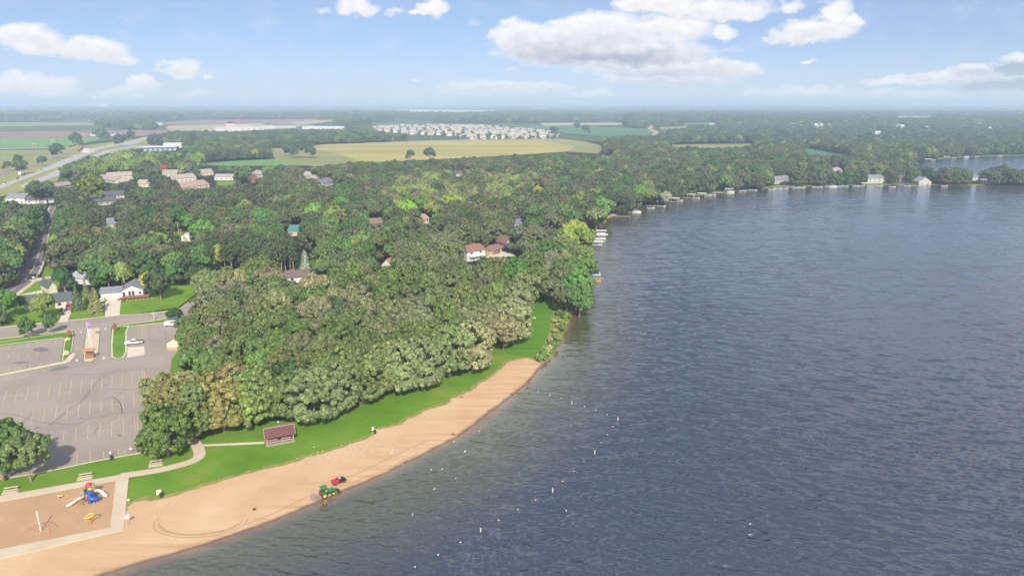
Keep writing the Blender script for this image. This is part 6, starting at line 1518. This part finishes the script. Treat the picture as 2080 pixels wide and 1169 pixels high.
for b_, t_, l in (((132,414.5),397.5,'pole at the far end of the side road'), ((363,476),450,'left pole of the pair by the white dome shed'), ((369.5,493),464.5,'right pole of the pair by the white dome shed'), ((336,548),524,'pole above the dark yellow topped tree'),
   ((792.7,513),482.5,'lone pole among fresh green trees'), ((1115,481),455.5,'pole by the grass clearing above the shore'), ((450,326.5),311,'pole at the foot of the left wood'), ((516,296),284,'pole at the gap in the far wood'),
   ((711,291.5),280.5,'leftmost pole along the golden meadow'), ((798,290),279.5,'middle pole along the golden meadow'), ((877,288.5),279.5,'right pole before the subdivision'), ((314,651.5),632,'thin dark post on the verge of the park road')): pole(b_, t_, l)
for b_, t_, l in (((70,303),291,'leftmost twin pole pylon in the yellow field'), ((109,298.5),283,'second twin pole pylon from the left'), ((143,293),279,'third twin pole pylon beside the lone field tree'), ((172,291),270,'tallest twin pole pylon'),
   ((199,286),266,'twin pole pylon right of the tallest'), ((285.5,271.5),256.5,'twin pole pylon on the upper highway'), ((483,255),242.5,'farthest twin pole pylon')): pole(b_, t_, l, name='power_pylon', frame=True)
# lone trees of the open country
for (x_, y_, s_, t_, l_) in ((36,322,1.1,(.035,.055,.03),'dark bush tree leftmost in the yellow field'),(14,335,1.0,(.035,.06,.03),'small dark conical bush at the left edge of the yellow field'),(40,335,1.5,(.05,.085,.03),'wide green tree beside the gravel track'),(115,303,1.9,(.035,.065,.035),'dark tree group beside the country road'),
  (85,325,1.1,(.05,.08,.03),'olive tree beside the railway bed'),(154,280,2.2,(.045,.085,.045),'lone square green tree in the crop field'),(203,268,2.6,(.08,.13,.07),'tall pale green tree by the white farm'),(214,273,1.6,(.045,.075,.045),'dark tree touching the white farm'),
  (241,282,1.9,(.04,.07,.04),'dark tree right of the grey farm roof'),(265,272,1.7,(.04,.07,.045),'dark tree near the upper highway bend'),(252,277,1.2,(.05,.08,.05),'small tree left of the upper highway bend'),(160,302,1.2,(.24,.17,.09),'rusty bush at the highway junction'),
  (833,313,1.3,(.05,.085,.04),'round tree left of the big meadow edge tree'),(873,311,1.6,(.055,.08,.045),'big round tree standing into the golden meadow'),(604,301,2.0,(.045,.075,.045),'dark clump at the left end of the golden meadow'),(630,304,1.7,(.045,.08,.045),'dark clump right part at the left end of the golden meadow'),
  (585,302,1.6,(.05,.08,.045),'dark clump left part at the left end of the golden meadow'),(1172,254,2.0,(.05,.08,.05),'small lone tree in the far green strip'),(1190,262,2.2,(.05,.08,.05),'bushy tree above the far green field'),(1125,264,2.0,(.05,.08,.05),'tree beyond the subdivision end')):
    sp('maple', x_, y_, s_, t_, l_, 'c')
# ================================================================== PLAYGROUND
BLUE = paint('slide_blue', (.015,.10,.52), .35); CREAM = paint('slide_cream', (.74,.70,.58), .4); PG = paint('post_green', (.10,.24,.05), .4); PR_ = paint('roof_red', (.60,.03,.08), .4); PY = paint('ring_yellow', (.80,.58,.06), .4); PO = paint('post_orange', (.62,.16,.06), .4); MAG = paint('panel_red', (.50,.05,.10), .4)
q = G(185, 1013); o = thing('playground_structure', 'playground tower with blue spiral slide, two cream slides and red roof', 'play structure', (q.x, q.y, .06), R(8))
def zz(x, y): return x, y
for x in (-.75, .75):
    for y in (-.75, .75): MB().tube([(x,y,0),(x,y,3.3)], .08, 8).build('post', PG, o)
for x, y in ((-.75,-2.1),(.75,-2.1)): MB().tube([(x,y,0),(x,y,2.3)], .08, 8).build('post', PG, o)
MB().box(0, 0, 1.55, 1.6, 1.6, .1).build('deck', mat('play_deck', (.16,.12,.10), .7), o); MB().box(0, -1.45, 1.05, 1.6, 1.3, .1).build('deck', mat('play_deck', (.16,.12,.10), .7), o)
MB().add([(-.7,-.7,3.25),(.7,-.7,3.25),(.7,.7,3.25),(-.7,.7,3.25),(0,0,3.95)], [(0,1,4),(1,2,4),(2,3,4),(3,0,4),(3,2,1,0)]).build('roof', PR_, o)
pn = MB(); pn.box(-.78, 0, 2.05, .06, 1.3, .8); pn.build('panel', BLUE, o); MB().box(.4, -2.12, 1.6, .7, .06, .8).build('panel', MAG, o); MB().box(-.4, .78, 2.0, .7, .06, .7).build('panel', PY, o); MB().box(0, -.8, 2.0, 1.3, .06, .3).build('panel', BLUE, o)
def trough(pts, w, h, m_, name='slide'):
    ps = smooth_line([Vector(p) for p in pts], 5); vs = []; k = 7
    for i, p in enumerate(ps):
        d_ = ps[min(i+1,len(ps)-1)] - ps[max(i-1,0)]; n_ = Vector((-d_.y, d_.x, 0)).normalized()
        for j in range(k): t_ = -1 + 2*j/(k-1); vs.append(p + n_*t_*w/2 + Vector((0,0,h*t_*t_)))
        for j in range(k): t_ = 1 - 2*j/(k-1); vs.append(p + n_*t_*(w/2+.05) + Vector((0,0,h*t_*t_-.07)))
    K = 2*k; fs = [(i*K+j, i*K+(j+1)%K, (i+1)*K+(j+1)%K, (i+1)*K+j) for i in range(len(ps)-1) for j in range(K)]
    MB().add(vs, fs).build(name, m_, o, smooth=True)
trough([(-.8,-1.3,1.15),(-1.5,-1.5,1.05),(-2.3,-2.0,.65),(-3.0,-2.5,.32),(-3.5,-2.8,.28)], .7, .22, CREAM)
trough([(.8,.2,1.6),(1.5,.4,1.5),(2.2,.3,1.0),(2.8,.0,.55),(3.1,-.2,.45)], .7, .24, CREAM)
trough([(-.8,.2,1.6),(-1.3,.4,1.5),(-1.7,.5,1.2),(-2.0,.5,.9)], .55, .18, CREAM)
sp_ = [(1.35 + math.cos(a)*.75, -1.6 + math.sin(a)*.75, 1.75 - .24*(a + 3.3)*.95) for a in [(-3.3 + i*.45) for i in range(16)]]
sp_ = [(x, y, max(.25, z)) for x, y, z in sp_]
tb = MB(); ps_ = smooth_line([Vector(p) for p in [(.3,-1.0,2.0),(.7,-.9,1.95)] + sp_], 3); tb.tube(ps_, .36, 12, cap=False); tb.build('spiral_slide', BLUE, o, smooth=True)
MB().tube([(1.35,-1.6,0),(1.35,-1.6,2.2)], .09, 8).build('post', BLUE, o)
cl = MB()
for i in range(5): cl.tube([(-.4+ i*0, .8+.16*i, 1.5-.3*i), (.4, .8+.16*i, 1.5-.3*i)], .035, 6)
cl.tube([(-.4,.8,1.6),(-.4,1.6,0)], .04, 6); cl.tube([(.4,.8,1.6),(.4,1.6,0)], .04, 6); cl.build('climber', PO, o)
MB().tube([(-1.5,-2.6,.0),(-1.2,-2.3,.9),(-.75,-2.1,1.1)], .05, 6).build('handrail', PO, o)
q = G(184.5, 1065); o = thing('ring_spinner', 'tilted yellow ring on an orange post in the play sand', 'spinner', (q.x, q.y, .06))
tb = MB(); tb.tube([(.85*math.cos(a), .85*math.sin(a), 1.95 + .22*math.cos(a)) for a in [i*math.pi/14 for i in range(29)]], .11, 8, cap=False); tb.build('ring', PY, o, smooth=True)
MB().tube([(.05,0,0),(.0,.0,1.1),(-.1,0,1.5)], .09, 8).build('post', PO, o)
sk = MB(); [sk.tube([(0,0,1.15),(.85*math.cos(a), .85*math.sin(a), 1.95 + .22*math.cos(a))], .04, 6) for a in (0.3, 2.4, 4.5)]; sk.build('spoke', PO, o)
q = G(83.5, 1078); o = thing('climbing_net', 'white mast with red climbing ropes spread over the play sand', 'climbing net', (q.x, q.y, .06))
MB().tube([(0,0,0),(-.12,0,4.3)], .11, 8).build('mast', CREAM, o)
rp = MB(); M_rope = mat('red_rope', (.55,.28,.20), .8)
anc = [(-3.4,-1.9),(-2.6,1.6),(.6,2.9),(3.0,1.0),(2.9,-1.6),(-.3,-3.1)]
for i, (ax, ay) in enumerate(anc):
    rp.tube([(-.1,0,2.6),(ax,ay,.03)], .022, 4); bx, by = anc[(i+1) % 6]
    for t_ in (.35,.55,.75,.95):
        za = 2.6*(1-t_)+.03; rp.tube([(ax*t_,ay*t_,za),(bx*t_,by*t_,za)], .014, 4)
    rp.tube([(-.1,0,2.6*.6),((ax+bx)*.45,(ay+by)*.45,.1)], .02, 4)
rp.build('rope_net', M_rope, o)
q = G(123, 1010); o = thing('spring_rider', 'small yellow rocker low in the play sand', 'spring rider', (q.x, q.y, .06), R(10)); MB().box(0,0,.42,1.1,.35,.16).build('seat', PY, o, bevel=.05); MB().lathe(0,0,[(.16,0),(.12,.2),(.16,.35)],10).build('spring', M_black, o)
# ================================================================== GULLS
M_gull = mat('gull_feathers', (.64,.64,.62), .7, var=.05); M_gullw = mat('gull_wing', (.45,.46,.48), .7, var=.05); M_beak = mat('beak', (.6,.4,.1), .6)
def gull():
    o = thing('gull', '', 'gull', (0,0,0))
    b = MB(); b.ball(0,0,.22,.25,.12,.12,10,6); b.ball(.2,0,.36,.09,.075,.08,8,5); b.tube([(.12,0,.26),(.2,0,.36)], .07, 7); b.add([(-.2,-.07,.24),(-.2,.07,.24),(-.42,.05,.25),(-.42,-.05,.25),(-.2,0,.19)], [(0,1,2,3),(0,3,4),(1,4,2),(2,4,3),(0,4,1)])
    for y in (-.04,.04): b.tube([(0,y,0),(.01,y,.14)], .014, 4)
    b.build('bird_body', M_gull, o, smooth=True)
    w = MB(); [w.ball(-.06, s*.1, .25, .24, .035, .08, 8, 5) for s in (-1, 1)]; w.build('wings', M_gullw, o, smooth=True); MB().tube([(.27,0,.35),(.36,0,.33)], .018, 5, r1=.006).build('beak', M_beak, o); return o
gl = gull(); first = True
GP = [z for z in [(1010,652),(1160,658),(1232,658),(1325,645),(1180,540),(935,727),(1115,640),(1143,622),(1218,590),(1262,583),(1220,612),(1305,627),(1345,618),(1258,642),(1352,590),(1390,577),(1412,600),(1415,568),(1455,520),(1438,583),(1480,585),(1535,525),(1538,545),(1540,512),
  (1595,553),(1605,575),(1620,600),(1640,578),(1655,540),(1680,570),(1665,590),(1690,545),(1680,630),(1760,540),(1755,570),(1815,508),(1815,550),(1830,520),(1850,575),(1885,572),(1915,540),(1920,565),(1960,560),(1965,580),(1975,575),(1978,603),(1955,590),(1990,465),(2020,560),(2065,600),
  (1945,605),(1970,555),(1965,715),(2035,710),(2070,715),(1660,482),(1700,515),(1580,500),(2050,655),(1375,580),(1295,600),(1510,625),(1330,650)]]
GP = [(400 + a/4.952, 800 + b/4.952) for a, b in GP] + [(828,905),(836,912),(846,903),(852,915),(862,906),(840,922),(833,928),(875,898),(851,890),(826,892)]
for i, (px, py) in enumerate(GP):
    k = gl if first else copy_tree(gl); first = False; q = G(px, py); k.location = (q.x, q.y, .03); k.rotation_euler = (0,0,random.uniform(-.8,1.6)); k.scale = (.62,)*3
    k['label'] = 'white gull standing in the flock on the sand'; k['group'] = 'gulls resting on the sand'
for px, py, l in ((944.5,918,'large white gull on the water off the beach'),(922,897,'gull swimming near the water line below the flock'),(973,876,'gull swimming farther off the sand'),(926,972,'gull swimming between the beach and the outer buoys'),(882,993,'gull swimming below the others off the beach'),(838,1045,'lone gull swimming near the bottom of the picture'),(1150,1037,'gull outside the buoy line'),(876,954,'left gull of a swimming pair'),(898,953,'right gull of a swimming pair')):
    k = copy_tree(gl); q = G(px, py); k.location = (q.x, q.y, -.10); k.scale = (1.3 if px > 944 and px < 945 else .85,)*3; k.rotation_euler = (0,0,random.uniform(0,3)); k['label'] = l; k['group'] = 'gulls on the water'
# washed up weed at the water line
M_weed = mat('washed_up_weed', (.09,.06,.04), .9, var=.3)
for i, (px, py, l) in enumerate(((1098,747,'topmost dark weed clump at the water line'),(1076,771,'second weed clump down the water line'),(1072,788,'dark floating weed clump off the water line'),(1039,800,'weed clump halfway down the narrow beach'),(992,834,'weed clump on the wet sand'),(938,806,'small dark clod at the lawn edge'),(921,882,'weed clump near the gull flock'))):
    q = G(px, py); mb = MB(); [mb.ball(random.uniform(-.35,.35), random.uniform(-.2,.2), .05, random.uniform(.12,.3), random.uniform(.1,.2), .12, 7, 4) for _ in range(7)]
    k = mb.build('weed_clump', M_weed); k.location = (q.x, q.y, .02); tag(k, l, 'weed clump', 'weed clumps along the shore')
for px, py, l in ((1085,645.5,'white flat marker stone on the mown strip'),(1029,699,'pale flat stone under the pale oaks')):
    q = G(px, py); k = MB().box(0,0,.1,1.3,.8,.2,taper=.9).build('marker_stone', mat('white_stone', (.66,.62,.56), .8), bevel=.03); k.location = (q.x, q.y, 0); tag(k, l, 'stone')
for px, py, s in ((515+10,0,0),): pass
# ================================================================== BUOYS
M_bw = mat('buoy_white', (.62,.60,.55), .5, var=.04); M_bo = mat('buoy_orange_band', (.70,.28,.05), .5); M_fr = mat('float_red', (.60,.06,.05), .5)
def tall_buoy():
    o = thing('swim_buoy', '', 'buoy', (0,0,0)); MB().lathe(0,0,[(.16,-.3),(.2,-.1),(.2,1.35),(.14,1.45)],12).build('float_body', M_bw, o)
    MB().lathe(0,0,[(.207,.85),(.207,.98)],12).build('band', M_bo, o); MB().lathe(0,0,[(.3,-.08),(.36,0),(.3,.08)],12).build('collar', mat('buoy_collar', (.25,.24,.12), .7), o); return o
tb_ = tall_buoy()
for i, (px, py, l) in enumerate(((1161.5,820,'tall white swim buoy farthest from the beach tractor, near the narrow beach'),(1255,853,'tall white swim buoy at the outer corner of the buoy line'),(1208,920,'tall white swim buoy between the outer corner and the middle one'),(1122.5,998,'tall white swim buoy in the middle of the outer line'),(976,1080,'tall white swim buoy lowest in the picture'))):
    k = tb_ if i == 0 else copy_tree(tb_); q = G(px, py); k.location = (q.x, q.y, 0); k['label'] = l; k['group'] = 'tall buoys of the swimming area'; k.scale = (.62,)*3
def small_float(m1):
    o = thing('line_float', '', 'float', (0,0,0)); MB().ball(0,0,.06,.2,.2,.17,10,6).build('float_body', m1, o, smooth=True); MB().lathe(0,0,[(.21,.0),(.235,.05),(.21,.1)],12).build('band', M_fr, o); return o
f1 = small_float(M_bw); FL = [(1093,795),(1117,802),(1140,809),(1187,825),(1210,833),(1233,842),(1245,866),(1234,882),(1221,899),(1186,937),(1165,957),(1143,977),(1088,1015),(1052,1034),(1013,1056),(935,1101),(890,1126),(843,1151)]
ORD = ['first','second','third','fourth','fifth','sixth','seventh','eighth','ninth','tenth','eleventh','twelfth','thirteenth','fourteenth','fifteenth','sixteenth','seventeenth','eighteenth']
for i, (px, py) in enumerate(FL):
    k = f1 if i == 0 else copy_tree(f1); q = G(px, py); k.location = (q.x, q.y, 0); k['label'] = f'{ORD[i]} small red and white float along the buoy line from the beach'; k['group'] = 'small floats of the buoy line'; k.scale = (.85,)*3
# ================================================================== BOATS AND DOCKS
M_hull = mat('white_hull', (.52,.52,.51), .35, var=.04); M_cvn = mat('navy_canvas', (.02,.025,.09), .8, var=.2); M_cvw = mat('pale_canvas', (.50,.48,.45), .8, var=.06); M_deck = mat('dock_timber', (.46,.41,.36), .85, var=.15); M_al = mat('aluminium', (.55,.56,.57), .4, metal=.5, var=.1)
def hull_mb(L, w, h, z=0.0):
    sec = [(-L/2, w*.46, h), (-L*.2, w/2, h), (L*.15, w*.48, h*1.05), (L*.36, w*.32, h*1.15), (L/2, .04, h*1.3)]
    vs = []
    for x, hw, hh in sec: vs += [(x, -hw, z+hh), (x, -hw*.75, z+.12), (x, 0, z-.1), (x, hw*.75, z+.12), (x, hw, z+hh)]
    fs = [(i*5+j, i*5+j+1, i*5+j+6, i*5+j+5) for i in range(4) for j in range(4)] + [(0,1,2,3,4), (20,24,23,22,21)] + [(i*5+4, i*5, i*5+5, i*5+9) for i in range(4)]
    return MB().add(vs, fs)
def motor_boat(cover=None, L=6.0):
    o = thing('motor_boat', '', 'boat', (0,0,0)); hull_mb(L, 2.2, .8).build('hull', M_hull, o)
    if cover: 
        MB().prism([(-L*.46,.8),(-L*.3,1.25),(-L*.02,1.7),(L*.12,1.5),(L*.38,.98),(L*.4,.85)], -.95, .95, inset=.3).build('cover', cover, o)
    else:
        MB().box(-.6, 0, .86, 2.6, 1.5, .06).build('cockpit', M_black, o); MB().prism([(.3,.85),(.6,1.4),(.66,1.4),(1.1,.9)], -.8, .8, inset=.15).build('windshield', M_glass, o)
    MB().box(-L/2-.2, 0, .7, .4, .45, .7).build('outboard_motor', M_black, o); return o
def pontoon(cl=M_cvw):
    o = thing('pontoon_boat', '', 'boat', (0,0,0)); 
    for s in (-1, 1): MB().tube([(-3.4,s*.9,.15),(3.0,s*.9,.15),(3.6,s*.9,.35)], [.3,.3,.08], 10).build('pontoon', M_al, o)
    MB().box(0,0,.5,6.8,2.5,.1).build('deck', M_hull, o); f = MB(); [f.box(0,s*1.2,.85,6.2,.05,.6) for s in (-1,1)]; [f.box(s*3.1,0,.85,.05,2.4,.6) for s in (-1,1)]; f.build('fence', M_hull, o)
    MB().box(-.8,0,2.25,2.8,2.3,.1).build('canopy', cl, o); p = MB(); [p.tube([(x,y,.55),(x*.9,y,2.25)], .03, 5) for x in (-2,.4) for y in (-1.1,1.1)]; p.build('canopy_frame', M_al, o)
    MB().box(-2.2,0,.75,.6,2.0,.4).build('bench', M_seat, o); return o
def boat_lift(L=8.0, cl=M_cvw):
    o = thing('boat_lift', '', 'boat lift', (0,0,0)); p = MB(); [p.tube([(x,y,-.6),(x,y,2.9)], .07, 6) for x in (-L*.36,L*.36) for y in (-1.6,1.6)]; [p.tube([(x,-1.6,.6),(x,1.6,.6)], .06, 5) for x in (-L*.36,L*.36)]; p.build('frame', M_al, o)
    MB().prism([(-1.75,2.75),(-1.7,3.0),(0,3.35),(1.7,3.0),(1.75,2.75),(1.6,2.75),(0,3.2),(-1.6,2.75)], -L/2, L/2, axis='x').build('canopy', cl, o); return o
def dock(L=14.0):
    o = thing('dock', '', 'dock', (0,0,0)); MB().box(0,0,.6,L,1.3,.14).build('deck', M_deck, o); p = MB(); [p.tube([(-L/2+.4+i*(L-.8)/4,y,-.8),(-L/2+.4+i*(L-.8)/4,y,1.0)], .06, 5) for i in range(5) for y in (-.6,.6)]; p.build('pile', M_al, o); return o
PB = {'lift': boat_lift(), 'dock': dock(), 'boat': motor_boat(), 'cov': motor_boat(M_cvn), 'pont': pontoon(), 'darklift': boat_lift(7.5, M_cvn)}
U_ = set(); CATS = {'lift':'boat lifts along the shore','dock':'docks along the shore','boat':'boats along the shore','cov':'boats along the shore','pont':'boats along the shore','darklift':'boat lifts along the shore'}
def put(kind, px, py, rz, label, s=1.0, z=0.0):
    k = PB[kind] if kind not in U_ else copy_tree(PB[kind]); U_.add(kind); q = G(px, py); k.location = (q.x, q.y, z); k.rotation_euler = (0, 0, rz); k.scale = (s, s, s); k['label'] = label; k['group'] = CATS[kind]
put('lift', 1221, 475.5, R(-4), 'farthest of the three pale canopied lifts beside the cottonwood clump', .85); put('lift', 1219, 486.5, R(-4), 'middle and longest of the three pale canopied lifts', 1.12); put('lift', 1211, 499.5, R(-4), 'nearest of the three pale canopied lifts')
put('pont', 1221, 476, R(-4), 'boat under the farthest of the three pale lifts', .8, .35); put('pont', 1219, 487, R(-4), 'boat under the middle of the three pale lifts', 1.0, .35); put('boat', 1212, 500, R(-4), 'boat under the nearest of the three pale lifts', 1.0, .45)
put('dock', 1200, 493, R(-4), 'dock between the nearest and the middle pale lifts'); put('boat', 1197, 549.5, R(-5), 'white boat above the navy covered boat', .9, .1); put('cov', 1203.5, 561.5, R(-5), 'navy canvas covered boat at the shore trees', 1.25, .5)
put('dock', 1197, 567, R(-5), 'dock beside the navy covered boat', .9)
hl = hull_mb(5.4, 1.7, .6); q = G(1207.5, 572); o = thing('rowing_boat', 'narrow orange yellow hulled boat below the navy covered boat', 'boat', (q.x, q.y, 0), R(-4)); hl.build('hull', mat('orange_hull', (.66,.36,.09), .5), o); MB().box(-.3,0,.64,3.4,1.0,.06).build('cockpit', mat('cockpit_tan', (.42,.25,.12), .7), o)
SL = [('dock',1261,441,8,'first dock below the eroded bank'),('dock',1279,432.5,4,'second dock reaching from the eroded bank to the cabin boat'),('pont',1293,431.5,0,'white cabin topped boat at the end of the second dock'),('boat',1322,423.5,10,'reddish boat behind the first small lift'),
 ('dock',1330,420,8,'third dock along the shore bend'),('lift',1343,416,8,'first pale lift on the shore bend'),('boat',1344,420,8,'boat beside the first pale lift on the bend'),('dock',1362,411,10,'dock by the pale silver bush tree'),('lift',1370,409,10,'lift by the pale silver bush tree'),
 ('boat',1380,408,10,'boat right of the pale silver bush tree'),('dock',1388,403,12,'long dock below the tall thin trees'),('lift',1403,401,12,'pale lift below the tall thin trees'),('boat',1414,403,12,'boat off the tall thin trees'),('lift',1425,399,12,'lift right of the tall thin trees'),
 ('boat',1438,397.5,14,'white boat left of a twin moored boat'),('boat',1447,396.5,14,'white boat right of a twin moored boat'),('dock',1459,393,10,'short dock before the big white canopy'),('lift',1480,389.5,4,'big white canopy lift halfway along the bend'),('pont',1484,391,4,'boat in front of the big white canopy lift'),
 ('cov',1508,388.5,6,'covered boat right of the big white canopy lift'),('dock',1520,388,6,'dock right of the covered boat'),('boat',1530,387.5,6,'boat at the end of the dock past the big canopy'),('darklift',1556,386,4,'dark canopy lift left of the white lakeside house'),('boat',1567,386,4,'boat beside the dark canopy lift'),
 ('boat',1580,384,4,'leftmost boat below the white lakeside house'),('cov',1593,383.5,4,'navy covered boat below the white lakeside house'),('darklift',1603,383,2,'dark lift below the white lakeside house'),('boat',1616,382,3,'right boat below the white lakeside house'),('boat',1628,382,3,'last boat of the row past the white lakeside house'),
 ('boat',1656,380.5,2,'first boat of the dense cluster on the far shore'),('cov',1664,380.5,2,'second boat of the dense cluster, navy covered'),('darklift',1673,380,2,'dark lift inside the dense cluster'),('boat',1682,380,2,'white boat inside the dense cluster'),('pont',1692,380,2,'last boat of the dense cluster'),
 ('cov',1705,379,0,'navy covered boat right of the dense cluster'),('boat',1716,379,0,'boat left of the long white house'),('darklift',1727,379,0,'dark lift left of the long white house'),('boat',1738,379,0,'second boat left of the long white house'),('cov',1749,378.5,0,'covered boat nearest the long white house'),('lift',1757,378.5,0,'pale lift at the long white house'),
 ('boat',1785,378.7,0,'white boat in front of the long white house'),('boat',1812,380.5,0,'small white boat moored off the brown cottage'),('darklift',1836,378.5,0,'dark lift between brown cottage and gabled cottage'),('boat',1842,379,0,'boat beside the lift of the gabled cottage'),('dock',1858,378.5,0,'dock left of the gabled cottage'),
 ('boat',1918,378.5,0,'boat off the peninsula trees'),('boat',1845,338,0,'leftmost boat on the second lake'),('lift',1884,328,0,'pale lift on the second lake'),('boat',1895,325,0,'boat right of the pale lift on the second lake'),('lift',1922,322.5,0,'larger lift on the second lake shore'),
 ('boat',1937,321,0,'boat beside the larger lift on the second lake'),('pont',1962,319.5,0,'pontoon boat on the second lake'),('boat',1984,318.3,0,'boat right of the pontoon boat on the second lake'),('boat',2031,317,0,'rightmost boat on the second lake')]
for kd, a, b, r_, l in SL: put(kd, a, b, R(-r_), l, 1.15 if a > 1500 else 1.0, .05)
# ================================================================== AIR
mb = MB(); mb.box(0, 12650, 49, 56000, 27600, 102)
hz = mb.build('haze', None); hm = bpy.data.materials.new('haze'); hm.use_nodes = True; Nz = NT(hm.node_tree); Nz.n.clear()
pv = Nz.node('ShaderNodeVolumePrincipled'); pv.inputs['Color'].default_value = (.64,.81,1,1); pv.inputs['Density'].default_value = .00021; pv.inputs['Anisotropy'].default_value = 0.0
ho = Nz.node('ShaderNodeOutputMaterial'); Nz.link(pv.outputs[0], ho.inputs['Volume']); hz.data.materials.append(hm); tag(hz, kind='stuff', label='thin blue haze over the far country', cat='haze')
